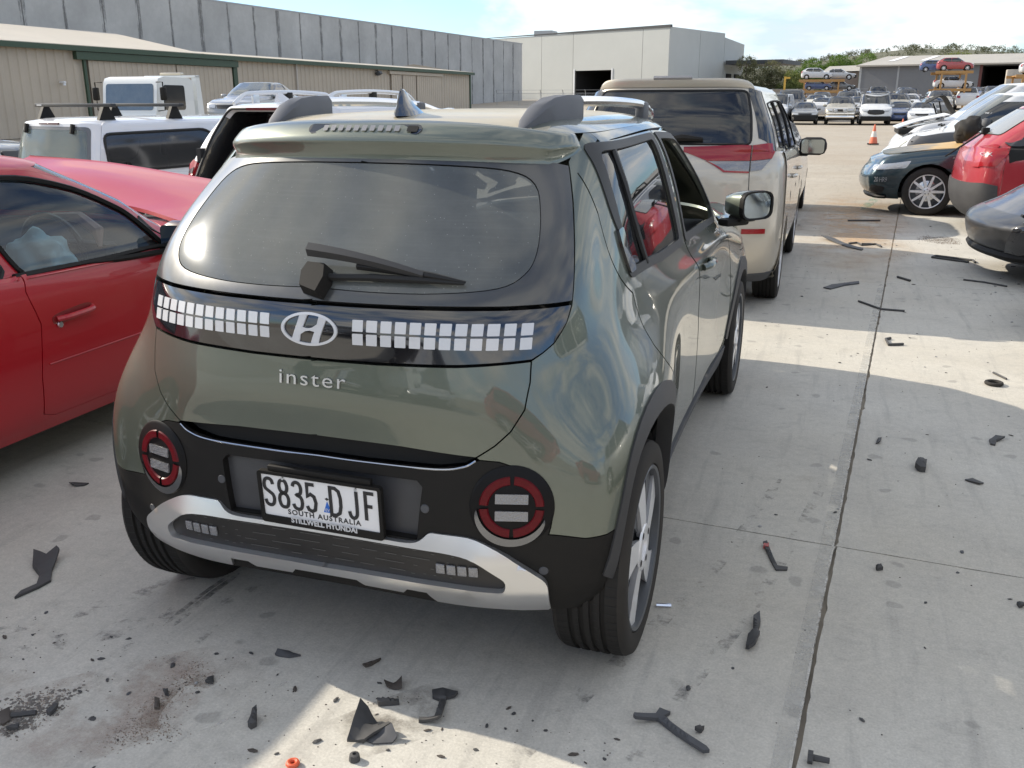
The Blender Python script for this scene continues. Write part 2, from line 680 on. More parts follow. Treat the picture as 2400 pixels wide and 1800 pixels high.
def text_geo(txt, size=1.0, depth=.0, font_scale=(1, 1), spacing=1.0, bold=0):
    """letters as a mesh in the XY plane, centred on the origin: (verts, faces)"""
    cu = bpy.data.curves.new('lettering', 'FONT')
    cu.body = txt
    cu.size = size
    cu.extrude = depth
    cu.offset = bold
    cu.space_character = spacing
    cu.align_x = 'CENTER'
    cu.align_y = 'CENTER'
    cu.resolution_u = 3
    ob = bpy.data.objects.new('lettering', cu)
    COL.objects.link(ob)
    dg = bpy.context.evaluated_depsgraph_get()
    me = bpy.data.meshes.new_from_object(ob.evaluated_get(dg))
    vs = [(v.co.x*font_scale[0], v.co.y*font_scale[1], v.co.z) for v in me.vertices]
    fs = [tuple(p.vertices) for p in me.polygons]
    bpy.data.objects.remove(ob)
    bpy.data.meshes.remove(me)
    bpy.data.curves.remove(cu)
    xs = [v[0] for v in vs]; ys = [v[1] for v in vs]
    cx, cy = (min(xs)+max(xs))/2, (min(ys)+max(ys))/2
    return [(x-cx, y-cy, z) for x, y, z in vs], fs

# ------------------------------------------------------------------ shared materials
M_GREEN = mat('sage green metallic paint', (.102, .121, .096), rough=.38, metal=.6, coat=1.0, coatrough=.025, dirt=.10, dirtcol=(.33, .29, .23))
M_ROOFDUST = mat('dusty sage green roof paint', (.33, .30, .22), rough=.5, metal=.1, coat=.4, coatrough=.12, dirt=.7, dirtcol=(.50, .42, .31))
M_BLKPL = mat('textured black plastic', (.010, .0095, .009), rough=.55, spec=.18, bump=.06, bscale=400, dirt=.06, dirtcol=(.12, .105, .09))
M_GREYPL = mat('dusty grey plastic', (.045, .047, .052), rough=.6, dirt=.35, dirtcol=(.16, .16, .165))
M_GLOSSBLK = mat('gloss black panel', (.006, .006, .008), rough=.08, coat=1.0, spec=.5, dirt=.03, dirtcol=(.2, .2, .2))
M_SILVER = mat('satin silver paint', (.66, .66, .66), rough=.27, metal=.9, dirt=.10, dirtcol=(.36, .33, .30))
M_CHROME = mat('chrome', (.80, .81, .83), rough=.08, metal=1)
M_DARKCHROME = mat('smoked chrome', (.42, .43, .46), rough=.12, metal=1)
M_REDLENS = mat('deep red lens', (.10, .001, .005), rough=.35, spec=.25, coat=0, noise=.25, nscale=60)
M_REDBRIGHT = mat('red lamp plastic', (.27, .004, .008), rough=.2, coat=.3)
M_CLEAR = mat('clear lamp plastic', (.21, .21, .22), rough=.25, coat=1, metal=.3, bump=.5, bscale=160)
M_MIRR = mat('mirror glass', (.36, .40, .41), rough=.04, metal=1)
M_PIXEL = mat('white reflector tile', (.56, .565, .58), rough=.28, coat=.5)
M_WHITE = mat('white paint', (.66, .67, .68), rough=.3, coat=.8, dirt=.10, dirtcol=(.45, .42, .38))
M_RUBBER = mat('tyre rubber', (.020, .019, .018), rough=.75, spec=.3, dirt=.35, dirtcol=(.085, .072, .058))
M_TREAD = mat('tread rubber', (.017, .0165, .016), rough=.85, spec=.2, dirt=.3, dirtcol=(.06, .053, .045))
M_ALLOY = mat('machined alloy', (.78, .78, .78), rough=.32, metal=.45, dirt=.08)
M_ALLOYDK = mat('dark grey alloy', (.11, .118, .128), rough=.4, metal=.5, dirt=.2, dirtcol=(.2, .19, .18))
M_INTERIOR = mat('dark cabin trim', (.018, .018, .02), rough=.8)
M_SEAT = mat('charcoal seat cloth', (.035, .036, .04), rough=.9)
M_SHADOWGAP = mat('black seal rubber and gap shade', (.008, .008, .008), rough=.7)  # rubber on seals; on gap and groove lines it stands in for shade
M_UNDER = mat('underbody black', (.012, .012, .012), rough=.9)
M_GLASSR = glass('dusty rear privacy glass', (.22, .235, .23), dust=.27, dustcol=(.33, .345, .325), streak=True)
M_FRIT = mat('dusty black glass border', (.020, .021, .022), rough=.25, coat=.8, coatrough=.12, dirt=.25, dirtcol=(.12, .125, .115))
M_GLASSS = glass('tinted side glass', (.10, .11, .12), dust=.02)
M_GLASSC = glass('clear car glass', (.68, .74, .72), dust=.03)


# ------------------------------------------------------------------ ground: concrete slabs with open joints on a wide yard
def concrete_mat(name, far=False, dusty=False):
    m = bpy.data.materials.new(name)
    m.use_nodes = True
    N, L = m.node_tree.nodes, m.node_tree.links
    b = N['Principled BSDF']
    b.inputs['Roughness'].default_value = .82
    b.inputs['Specular IOR Level'].default_value = .35
    tcn = N.new('ShaderNodeTexCoord')
    def nz(scale, detail=6, rough=.6, vec=None, dist=0):
        t = N.new('ShaderNodeTexNoise')
        t.inputs['Scale'].default_value = scale
        t.inputs['Detail'].default_value = detail
        t.inputs['Roughness'].default_value = rough
        t.inputs['Distortion'].default_value = dist
        L.new(vec or tcn.outputs['Object'], t.inputs['Vector'])
        return t.outputs['Fac']
    def ramp(fac, a, b_, ca, cb):
        r = N.new('ShaderNodeMapRange')
        r.inputs['From Min'].default_value = a
        r.inputs['From Max'].default_value = b_
        r.inputs['To Min'].default_value = ca
        r.inputs['To Max'].default_value = cb
        L.new(fac, r.inputs['Value'])
        return r.outputs['Result']
    def mixc(fac, A, B, mode='MIX'):
        x = N.new('ShaderNodeMix')
        x.data_type = 'RGBA'
        x.blend_type = mode
        for sock, val in (('Factor', fac), ('A', A), ('B', B)):
            if isinstance(val, tuple): x.inputs[sock].default_value = (*val, 1)
            elif isinstance(val, (int, float)): x.inputs[sock].default_value = val
            else: L.new(val, x.inputs[sock])
        return x.outputs['Result']
    def mapped(scale, rz):
        p = N.new('ShaderNodeMapping')
        p.inputs['Scale'].default_value = scale
        p.inputs['Rotation'].default_value = (0, 0, rz)
        L.new(tcn.outputs['Object'], p.inputs['Vector'])
        return p.outputs[0]
    c = mixc(ramp(nz(.45, 4), .35, .65, 0, 1), (0.450, 0.427, 0.382), (0.519, 0.507, 0.473))
    c = mixc(ramp(nz(2.6, 8, .7), .45, .72, 0, .55), c, (0.382, 0.367, 0.342))            # blotchy wear
    c = mixc(ramp(nz(1.0, 6, .65, mapped((1, 1, 1), 1.0)), .56, .75, 0, .55), c, (0.593, 0.570, 0.519))   # pale worn patches
    c = mixc(ramp(nz(2.2, 5, .6, mapped((7, .55, 1), R(24))), .55, .8, 0, .55), c, (.27, .262, .25))   # tyre scuffs
    c = mixc(ramp(nz(1.6, 5, .6, mapped((9, .5, 1), R(-6))), .58, .8, 0, .4), c, (.28, .275, .265))
    c = mixc(ramp(nz(1.25, 9, .75, mapped((1, 1, 1), 2.2)), .60, .74, 0, .5), c, (.25, .205, .17))    # rusty dirt
    c = mixc(ramp(nz(5.5, 7, .72, mapped((1, 1.6, 1), .5)), .55, .74, 0, .5), c, (.30, .292, .275))      # small smudges
    if not far:
        v = N.new('ShaderNodeTexVoronoi')
        v.inputs['Scale'].default_value = 7
        v.inputs['Randomness'].default_value = 1
        dv = N.new('ShaderNodeVectorMath')
        dv.operation = 'ADD'
        sc_ = N.new('ShaderNodeTexNoise')
        sc_.inputs['Scale'].default_value = 9
        L.new(tcn.outputs['Object'], sc_.inputs['Vector'])
        sm = N.new('ShaderNodeVectorMath')
        sm.operation = 'SCALE'
        sm.inputs['Scale'].default_value = .09
        L.new(sc_.outputs['Color'], sm.inputs[0])
        L.new(tcn.outputs['Object'], dv.inputs[0])
        L.new(sm.outputs[0], dv.inputs[1])
        L.new(dv.outputs[0], v.inputs['Vector'])
        sepc = N.new('ShaderNodeSeparateColor')
        L.new(v.outputs['Color'], sepc.inputs[0])
        on = ramp(sepc.outputs[0], .70, .72, 0, 1)
        sz = ramp(v.outputs['Distance'], .16, .22, 1, 0)
        mu = N.new('ShaderNodeMath')
        mu.operation = 'MULTIPLY'
        L.new(on, mu.inputs[0])
        L.new(sz, mu.inputs[1])
        mu2 = N.new('ShaderNodeMath')
        mu2.operation = 'MULTIPLY'
        mu2.inputs[1].default_value = .45
        L.new(mu.outputs[0], mu2.inputs[0])
        c = mixc(mu2.outputs[0], c, (.22, .215, .205))                                 # oil drips
        gr = ramp(nz(140, 3, .7), .3, .7, .86, 1.12)
        g2 = ramp(nz(34, 5, .75), .3, .7, .90, 1.08)
        c = mixc(1.0, c, gr, 'MULTIPLY')
        c = mixc(1.0, c, g2, 'MULTIPLY')
        bp = N.new('ShaderNodeBump')
        bp.inputs['Strength'].default_value = .25
        bp.inputs['Distance'].default_value = .004
        L.new(nz(90, 5, .7), bp.inputs['Height'])
        L.new(bp.outputs['Normal'], b.inputs['Normal'])
    else:
        c = mixc(ramp(nz(.06, 5), .4, .7, 0, .5), c, (.40, .35, .29))
    if far or dusty: c = mixc(1.0, c, (.74, .68, .60), 'MULTIPLY')
    else: c = mixc(1.0, c, (1.0, .985, .945), 'MULTIPLY')
    L.new(c, b.inputs['Base Color'])
    return m
M_CONC = concrete_mat('weathered concrete')
M_YARD = concrete_mat('yard concrete', True)
M_CONC2 = concrete_mat('dusty concrete', dusty=True)
g = MB()
g.add([(-1500, -400, -.022), (1500, -400, -.022), (1500, 2600, -.022), (-1500, 2600, -.022)], [(0, 1, 2, 3)])
ground = tag(g.build('ground', M_YARD, smooth=False), kind='structure')

JA = R(-4.04)
JO = np.array((1.235, -.42))
def slab_xy(a, b):
    """slab frame: a across the long joint, b along it"""
    c, s = math.cos(JA), math.sin(JA)
    return (JO[0] + a*c - b*s, JO[1] + a*s + b*c)
def make_slab(a0, a1, b0, b1, seed):
    r_ = random.Random(seed)
    near = abs((a0+a1)/2) < 6 and b0 < 14
    st = .035 if near else .6
    pts = []
    def edge(p, q, amp, gap):
        L_ = math.hypot(q[0]-p[0], q[1]-p[1])
        n = max(1, int(L_/st))
        tx, ty = (q[0]-p[0])/L_, (q[1]-p[1])/L_
        w = 0
        for k in range(n):
            w = .7*w + r_.gauss(0, amp)
            chip = abs(w) + (r_.random() < .05)*r_.uniform(0, amp*3)
            g_ = gap + min(chip, .02)
            t = k/n*L_
            pts.append((p[0]+tx*t - ty*g_, p[1]+ty*t + tx*g_))
    A = [(a0, b0), (a1, b0), (a1, b1), (a0, b1)]
    for i in range(4):
        lng = i in (1, 3)
        edge(A[i], A[(i+1) % 4], (.0022 if lng else .0008) if near else 0, .0042 if lng else .002)
    poly = [slab_xy(*p) for p in pts]
    m = MB()
    n = len(poly)
    m.v = [(x, y, 0) for x, y in poly] + [(x, y, -.02) for x, y in poly]
    m.f = [tuple(range(n))] + [(i, n+i, n+(i+1) % n, (i+1) % n) for i in range(n)]
    m.m = [0]*len(m.f)
    o = m.build('concrete_slab', M_CONC2 if b0 > 11 else M_CONC, ground, smooth=False)
    return o
As = [-15.6, -10.4, -5.2, 0, 5.2, 10.4, 15.6]
Bs = [-9.6, -4.15, 1.25, 6.65, 12.05, 17.45, 22.85]
for i in range(6):
    for j in range(6):
        make_slab(As[i], As[i+1], Bs[j], Bs[j+1], i*17+j)

# ------------------------------------------------------------------ buildings, fence, hills and trees
def dirv(az): return np.array((math.sin(R(az)), math.cos(R(az))))
def wallbox(p, d, t0, t1, z0, z1, th, off=0):
    """a slab standing on the line p + d*t, thickness th to the left of d, pushed off sideways: 8 corners"""
    n = np.array((-d[1], d[0]))
    a, b = p + d*t0, p + d*t1
    q = [a+n*off, b+n*off, b+n*(off+th), a+n*(off+th)]
    vs = [(*c, z0) for c in q]+[(*c, z1) for c in q]
    fs = [(0, 3, 2, 1), (4, 5, 6, 7), (0, 1, 5, 4), (1, 2, 6, 5), (2, 3, 7, 6), (3, 0, 4, 7)]
    return vs, fs
M_TILT = mat('grey tilt-up concrete', (.41, .41, .40), rough=.85, noise=.22, nscale=.35, dirt=.45, dirtcol=(.28, .28, .275), bump=.1, bscale=6)
M_JOINT = mat('stained joint', (.13, .13, .132), rough=.9, noise=.3, nscale=1.5)
M_BEIGE = mat('beige steel cladding', (.42, .36, .285), rough=.55, noise=.08, nscale=.6, dirt=.15)
M_BEIGEROOF = mat('pale steel roofing', (.52, .46, .36), rough=.5, noise=.06, nscale=.5)
M_GREENTRIM = mat('dark green steel trim', (.030, .060, .035), rough=.5)
M_WHWALL = mat('off white warehouse panel', (.44, .45, .43), rough=.7, noise=.05, nscale=.2)
M_DKTRIM = mat('dark grey flashing', (.055, .058, .062), rough=.6)
M_DARKHOLE = mat('unlit interior', (.012, .012, .013), rough=.9)
M_GREYSHED = mat('grey blue shed wall', (.135, .142, .155), rough=.6, noise=.10, nscale=.4, dirt=.1)
M_SHEDROOF = mat('weathered zinc roof', (.34, .315, .27), rough=.5, noise=.08, nscale=.3)
M_STEEL = mat('galvanised steel', (.35, .36, .37), rough=.45, metal=.6)
M_YELLOW = mat('safety yellow paint', (.62, .36, .03), rough=.5, dirt=.2)
M_ORANGE = mat('rack orange paint', (.40, .20, .04), rough=.55, dirt=.3)
M_BROWNSHED = mat('brown grey cladding', (.20, .165, .145), rough=.6, noise=.08, nscale=.4)

def build_tilt():
    b = empty('concrete_building', (-40, 70, 0), 0, 'long grey tilt-up concrete building rising behind the beige shed', 'building')
    inv = Matrix.Translation((40, -70, 0))
    p = np.array((-36.9, 113.5)); d = -dirv(4.35)
    H_ = 8.25
    def par(o): o.parent = b; o.matrix_parent_inverse = b.matrix_basis.inverted() if False else Matrix.Translation((40, -70, 0))
    t = 0
    r_ = random.Random(5)
    for k in range(33):
        w_ = 2.9
        m = MB()
        n = np.array((-d[1], d[0]))
        vs, fs = wallbox(p, d, t+.035, t+w_-.035, 0, H_, -.25, 0)
        m.add(vs, fs)
        par(m.build('wall_panel', M_TILT, smooth=False))
        t += w_
    m = MB()
    vs, fs = wallbox(p, d, -.1, t+.1, 0, H_-.05, -.2, -.06)
    m.add(vs, fs)
    par(m.build('panel_backing', M_JOINT, smooth=False))
    m = MB()
    e = dirv(4.35+90)
    q = [p, p+d*t, p+d*t-e*34, p-e*34]
    q = [(x-.4*0, y) for x, y in q]
    off = -e*.32
    m.add([(*(np.array(c)+off*(1 if i in (0, 1) else 0)), 0) for i, c in enumerate(q)]+[(*(np.array(c)+off*(1 if i in (0, 1) else 0)), H_-.12) for i, c in enumerate(q)],
          [(4, 5, 6, 7), (0, 1, 5, 4), (1, 2, 6, 5), (2, 3, 7, 6), (3, 0, 4, 7)])
    par(m.build('roof', M_DKTRIM, smooth=False))
    m = MB()
    vs, fs = wallbox(p, d, -.1, t, H_+.003, H_+.10, -.34, .02)
    m.add(vs, fs)
    par(m.build('parapet_cap', M_STEEL, smooth=False))
build_tilt()

def corrug(p, d, t0, t1, z0, z1, pitch, amp, out):
    """ribbed sheet along p+d*t; out = outward normal"""
    n = int((t1-t0)/pitch)
    m = MB()
    vs, fs = [], []
    i = 0
    for k in range(n+1):
        for (f, o) in ((0, 0), (.35, 0), (.45, amp), (.75, amp), (.85, 0)):
            t = min(t0+(k+f)*pitch, t1)
            c = p + d*t + out*o
            vs += [(*c, z0), (*c, z1)]
    K = len(vs)//2
    fs = [(2*i, 2*i+2, 2*i+3, 2*i+1) for i in range(K-1)]
    m.add(vs, fs)
    return m
def build_shed():
    b = empty('beige_shed', (-31, 50, 0), 0, 'long beige steel shed with green trimmed sliding door and pale roof', 'shed')
    def par(o): o.parent = b; o.matrix_parent_inverse = Matrix.Translation((31, -50, 0))
    p = np.array((-30.4, 78.7)); d = -dirv(2.11); out_ = np.array((-d[1], d[0]))
    if out_[0] < 0: out_ = -out_
    E_ = 3.88
    L_ = 70
    par(corrug(p, d, 0, L_, 0, E_, .5, .05, out_).build('wall', M_BEIGE, smooth=False))
    # end wall at the far right
    m = MB()
    q = p - out_*11
    m.add([(*p, 0), (*q, 0), (*q, E_), (*(p-out_*5.5), E_+.85), (*p, E_)], [(0, 1, 2, 3, 4)])
    par(m.build('end_wall', M_BEIGE, smooth=False))
    # roof: a low pitched sheet, with a taller stretch at the near end
    m = MB()
    def rf(t0, t1, zr, w=5.5):
        a = [p+d*t0+out_*.25, p+d*t1+out_*.25, p+d*t1-out_*w, p+d*t0-out_*w, p+d*t0-out_*2*w, p+d*t1-out_*2*w]
        z = [E_+.10, E_+.10, zr, zr, E_+.2, E_+.2]
        o = len(m.v)
        m.add([(*c, zz) for c, zz in zip(a, z)], [(0, 1, 2, 3), (3, 2, 5, 4)])
        m.add([(*c, zz-.12) for c, zz in zip(a, z)], [(0, 1, 2, 3), (3, 2, 5, 4)])
        m.add([(*a[0], z[0]), (*a[1], z[1]), (*a[1], z[1]-.12), (*a[0], z[0]-.12)], [(0, 1, 2, 3)])
    rf(-.3, 36.5, E_+.62)
    rf(36.6, L_, E_+1.25)
    par(m.build('roof', M_BEIGEROOF, smooth=False))
    g = MB()
    vs, fs = wallbox(p, d, -.3, L_, E_-.16, E_+.06, .14*(1 if np.dot(np.array((-d[1], d[0])), out_) > 0 else -1), .26 if np.dot(np.array((-d[1], d[0])), out_) > 0 else -.26)
    g.add(vs, fs)
    par(g.build('gutter', M_GREENTRIM, smooth=False))
    s_ = 1 if np.dot(np.array((-d[1], d[0])), out_) > 0 else -1
    def strip(name, t0, t1, z0, z1, o, th, mt):
        m = MB()
        vs, fs = wallbox(p, d, t0, t1, z0, z1, th*s_, o*s_)
        m.add(vs, fs)
        par(m.build(name, mt, smooth=False))
    # sliding door with its head track (near end), posts
    strip('door_track', 33.6, 45.4, E_-.52, E_-.18, .09, .22, M_GREENTRIM)
    for (t0, t1) in ((34.0, 38.6), (38.65, 44.6)):
        o = corrug(p+out_*.12, d, t0, t1, .1, E_-.54, .36, .035, out_).build('sliding_door', M_BEIGE, smooth=False)
        par(o)
    strip('green_post', 33.55, 33.9, 0, E_-.2, .07, .1, M_GREENTRIM)
    strip('green_post', 44.75, 44.9, 0, E_-.2, .07, .1, M_GREENTRIM)
    # second pair of doors at the far end
    strip('door_track', 6.0, 15.4, E_-.42, E_-.20, .09, .16, M_BEIGE)
    for (t0, t1) in ((6.4, 10.8), (10.9, 13.2), (13.3, 15.0)):
        par(corrug(p+out_*.12, d, t0, t1, .1, E_-.44, .36, .03, out_).build('sliding_door', M_BEIGE, smooth=False))
    strip('corner_post', -.12, .12, 0, E_, -.05, .15, M_GREENTRIM)
    m = MB()
    c = p+d*27.5+out_*.12
    m.tube([(*c, 0), (*c, E_-.1)], .055, 8)
    par(m.build('downpipe', mat('pale pipe', (.45, .42, .38), rough=.5)))
    m = MB()
    c = p+d*17.2+out_*.3
    m.box((*c, E_-.42), (.35, .45, .22), (0, R(-25), 0), bev=.02)
    m.box((*(c-out_*.2), E_-.25), (.3, .08, .08))
    par(m.build('floodlight', M_DKTRIM))
    m = MB()
    c = p+d*46.3+out_*.2
    m.box((*c, 2.35), (.30, .14, .10), bev=.03)
    m.lathe([(0, .07), (.08, .06), (.10, .0)], 12, axis='Z', c=(*(c+out_*.08), 2.22))
    par(m.build('security_camera', M_WHITE))
build_shed()

def build_warehouse():
    b = empty('white_warehouse', (-25, 135, 0), 0, 'large off white warehouse with an open dark roller door', 'warehouse')
    def par(o): o.parent = b; o.matrix_parent_inverse = Matrix.Translation((25, -135, 0))
    c0 = np.array((-21.6, 130.7)); df = dirv(-66.46); dr = dirv(12)
    H_ = 11.1
    nf = np.array((df[1], -df[0]))
    if nf[1] > 0: nf = -nf
    sgn = 1 if np.dot(np.array((-df[1], df[0])), nf) > 0 else -1
    r_ = H_ - .0
    # front wall in panels, with the door opening left free; the top edge falls gently to the left
    def top(t): return H_ - .008*t
    def fp(name, t0, t1, z0, z1a, z1b, mt=M_WHWALL, th=.3, off=0):
        a, b_ = c0+df*t0, c0+df*t1
        n = -nf*th
        o_ = nf*off
        vs = [(*(a+o_), z0), (*(b_+o_), z0), (*(b_+n+o_), z0), (*(a+n+o_), z0), (*(a+o_), z1a), (*(b_+o_), z1b), (*(b_+n+o_), z1b), (*(a+n+o_), z1a)]
        m = MB()
        m.add(vs, [(0, 3, 2, 1), (4, 5, 6, 7), (0, 1, 5, 4), (1, 2, 6, 5), (2, 3, 7, 6), (3, 0, 4, 7)])
        o = m.build(name, mt, smooth=False)
        par(o)
        return o
    DT0, DT1, DH = 9.55, 16.2, 5.75
    fp('wall_panel', .0, 4.3, 0, top(0), top(4.3))
    fp('wall_panel', 4.36, DT0, 0, top(4.36), top(DT0))
    fp('wall_panel', DT0+.0, DT1, DH, top(DT0), top(DT1))
    fp('wall_panel', DT1, 16.6, 0, top(DT1), top(16.6))
    fp('wall_panel', 16.66, 22.7, 0, top(16.7), top(22.7))
    fp('wall_panel', 22.76, 30, 0, top(22.76), top(30))
    fp('wall_panel', 30.06, 40, 0, top(30), top(40))
    fp('roof_trim', -.15, 40.2, H_-.10, H_+.25, H_-.10, M_DKTRIM, .5, .12)
    m = MB()                                             # the dark space behind the door
    a, b_ = c0+df*DT0, c0+df*DT1
    n = -nf*14
    vs = [(*a, .01), (*b_, .01), (*(b_+n), .01), (*(a+n), .01), (*a, DH), (*b_, DH), (*(b_+n), DH), (*(a+n), DH)]
    m.add(vs, [(0, 1, 2, 3), (4, 7, 6, 5), (1, 5, 6, 2), (2, 6, 7, 3), (3, 7, 4, 0)])
    par(m.build('door_recess', M_DARKHOLE, smooth=False))
    fp('door_frame', DT0-.25, DT0-.02, 0, DH+.2, DH+.2, M_WHITE, .2, .08)
    fp('door_frame', DT1+.02, DT1+.25, 0, DH+.2, DH+.2, M_WHITE, .2, .08)
    # right flank
    def sp(name, t0, t1, z0, za, zb, mt=M_WHWALL, th=.3, off=0):
        nr = np.array((dr[1], -dr[0]))
        a, b_ = c0+dr*t0+nr*off, c0+dr*t1+nr*off
        n = -nr*th
        vs = [(*a, z0), (*b_, z0), (*(b_+n), z0), (*(a+n), z0), (*a, za), (*b_, zb), (*(b_+n), zb), (*(a+n), za)]
        m = MB()
        m.add(vs, [(0, 3, 2, 1), (4, 5, 6, 7), (0, 1, 5, 4), (1, 2, 6, 5), (2, 3, 7, 6), (3, 0, 4, 7)])
        o = m.build(name, mt, smooth=False)
        par(o)
    sp('side_panel', .31, 12, 0, H_, H_+.2)
    sp('side_panel', 12.1, 23, 0, H_+.2, H_+.4)
    sp('side_panel', 23.1, 33, 0, H_-.2, H_-.8)
    sp('roof_trim', .2, 45, H_-.1, H_+.25, H_+1.8, M_DKTRIM, .25, .08) if False else None
    nr = np.array((dr[1], -dr[0]))
    m = MB()
    a, b_ = c0+dr*23+nr*.35, c0+dr*33+nr*.35
    q = [a, b_, b_+nr*9, a+nr*9]
    m.add([(*c, 6.9) for c in q]+[(*c, 7.5) for c in q], [(0, 3, 2, 1), (4, 5, 6, 7), (0, 1, 5, 4), (1, 2, 6, 5), (2, 3, 7, 6), (3, 0, 4, 7)])
    par(m.build('loading_canopy', M_DKTRIM, smooth=False))
    for t0 in (24.5, 28.5):
        sp('dock_door', t0, t0+2.4, 0, 5.6, 5.6, M_DARKHOLE, .1, .12)
    m = MB()
    top_ = [(*(c0+dr*.3), H_), (*(c0+dr*23), H_+.35), (*(c0+dr*23+df*40), H_), (*(c0+df*40), H_-.35)]
    m.add(top_, [(0, 1, 2, 3)])
    par(m.build('roof', M_SHEDROOF, smooth=False))
    m = MB()
    m.box((*(c0+df*27+dr*8), H_+.3), (3, 3, 1.6))
    par(m.build('roof_plant', M_STEEL, smooth=False))
build_warehouse()

def build_fence():
    b = empty('mesh_fence', (-12, 92, 0), 0, 'tall wire mesh security fence in front of the white warehouse', 'fence')
    def par(o): o.parent = b; o.matrix_parent_inverse = Matrix.Translation((12, -92, 0))
    a = np.array((-34, 96.)); e = np.array((4, 101.))
    L_ = np.linalg.norm(e-a); d = (e-a)/L_
    n = 17
    me = None
    for k in range(n):
        c = a+d*(L_*k/(n-1))
        m = MB()
        m.tube([(0, 0, 0), (0, 0, 2.35), (.0, -.28, 2.65)], .035, 6)
        if me is None: me = m.mesh('fence_post', M_STEEL)
        o = link('fence_post', me)
        o.location = (*c, 0)
        par(o)
    m = MB()
    t = 0
    while t < L_:
        c, c2 = a+d*t, a+d*(t+2.2)
        for (p, q) in ((c, c2), (c2, c)):
            vs = [(*p, .05), (*(p+d*.012), .05), (*(q+d*.012), 2.25), (*q, 2.25)]
            m.add(vs, [(0, 1, 2, 3)])
        t += .16
    o = m.build('wire_mesh', M_STEEL, smooth=False)
    o['kind'] = 'stuff'
    par(o)
    m = MB()
    m.tube([(*a, 2.3), (*e, 2.3)], .02, 5)
    m.tube([(*(a+np.array((0, -.28))), 2.62), (*(e+np.array((0, -.28))), 2.62)], .012, 4)
    par(m.build('top_rail', M_STEEL))
build_fence()
for x, y, h in ((-31.6, 134.6, 2.0), (-29.7, 133.8, 2.0), (-25.6, 132.0, 2.0)):
    m = MB()
    m.tube([(0, 0, 0), (0, 0, h*.95), (0, 0, h)], [.12, .12, .06], 10)
    o = m.build('bollard', M_YELLOW)
    o.location = (x, y-2.2, 0)
    tag(o, {-31.6: 'leftmost yellow bollard at the open warehouse door', -29.7: 'second yellow bollard, just inside the left of the warehouse door', -25.6: 'lone yellow bollard at the right of the warehouse door'}[x], 'bollard', 'yellow bollards at the roller door')

def build_greyshed():
    b = empty('grey_shed', (20, 118, 0), 0, 'wide grey shed with pale pitched roof and an open bay', 'shed')
    def par(o): o.parent = b; o.matrix_parent_inverse = Matrix.Translation((-20, -118, 0))
    a = np.array((3.0, 121.)); d = dirv(101)
    L_ = 62
    n = np.array((d[1], -d[0]))
    if n[1] > 0: n = -n
    E_, Rg = 5.45, 6.9
    def w(name, t0, t1, z0, z1, mt, off=0, th=.2):
        p, q = a+d*t0+n*off, a+d*t1+n*off
        m = MB()
        vs = [(*p, z0), (*q, z0), (*(q-n*th), z0), (*(p-n*th), z0), (*p, z1), (*q, z1), (*(q-n*th), z1), (*(p-n*th), z1)]
        m.add(vs, [(0, 3, 2, 1), (4, 5, 6, 7), (0, 1, 5, 4), (1, 2, 6, 5), (2, 3, 7, 6), (3, 0, 4, 7)])
        o = m.build(name, mt, smooth=False)
        par(o)
    for (t0, t1) in ((0, 4.2), (4.26, 8.6), (8.66, 12.8)):
        w('wall_panel', t0, t1, 0, E_, M_GREYSHED)
    w('pale_joint', 4.15, 4.35, 0, E_, mat('pale grey strip', (.3, .31, .32), rough=.6), .03, .02)
    w('pale_joint', -.1, .15, 0, E_, MATS['pale grey strip'], .03, .02)
    w('bay_post', 12.8, 13.1, 0, E_, mat('dark red steel', (.10, .03, .025), rough=.6), .02, .3)
    w('wall_panel', 17.3, L_, 0, E_, M_GREYSHED)
    w('bay_lintel', 12.8, 17.3, E_-.25, E_, M_DKTRIM)
    m = MB()
    p, q = a+d*13.1, a+d*17.3
    k = -n*12
    vs = [(*p, .01), (*q, .01), (*(q+k), .01), (*(p+k), .01), (*p, E_-.2), (*q, E_-.2), (*(q+k), E_-.2), (*(p+k), E_-.2)]
    m.add(vs, [(0, 1, 2, 3), (4, 7, 6, 5), (1, 5, 6, 2), (2, 6, 7, 3), (3, 7, 4, 0)])
    par(m.build('open_bay', M_DARKHOLE, smooth=False))
    m = MB()
    f0, f1 = a-d*.4+n*.6, a+d*L_+n*.6
    r0, r1 = a+d*1.2-n*11, a+d*L_-n*11
    b0, b1 = a-d*.4-n*23, a+d*L_-n*23
    m.add([(*f0, E_+.05), (*f1, E_+.05), (*r1, Rg), (*r0, Rg), (*b0, E_), (*b1, E_)], [(0, 1, 2, 3), (3, 2, 5, 4), (0, 3, 4)])
    m.add([(*f0, E_+.05), (*f1, E_+.05), (*f1, E_-.12), (*f0, E_-.12)], [(0, 1, 2, 3)])
    par(m.build('roof', M_SHEDROOF, smooth=False))
    for t in (2.2, 5.8):
        m = MB()
        def rp(t_, s): c = f0+(r0-f0)*s+d*t_; return (*c, E_+.09+(Rg-E_-.05)*s)
        m.add([rp(t, .35), rp(t+.7, .35), rp(t+.7, .9), rp(t, .9)], [(0, 1, 2, 3)])
        par(m.build('roof_light', mat('white roof sheet', (.75, .75, .74), rough=.4), smooth=False))
build_greyshed()
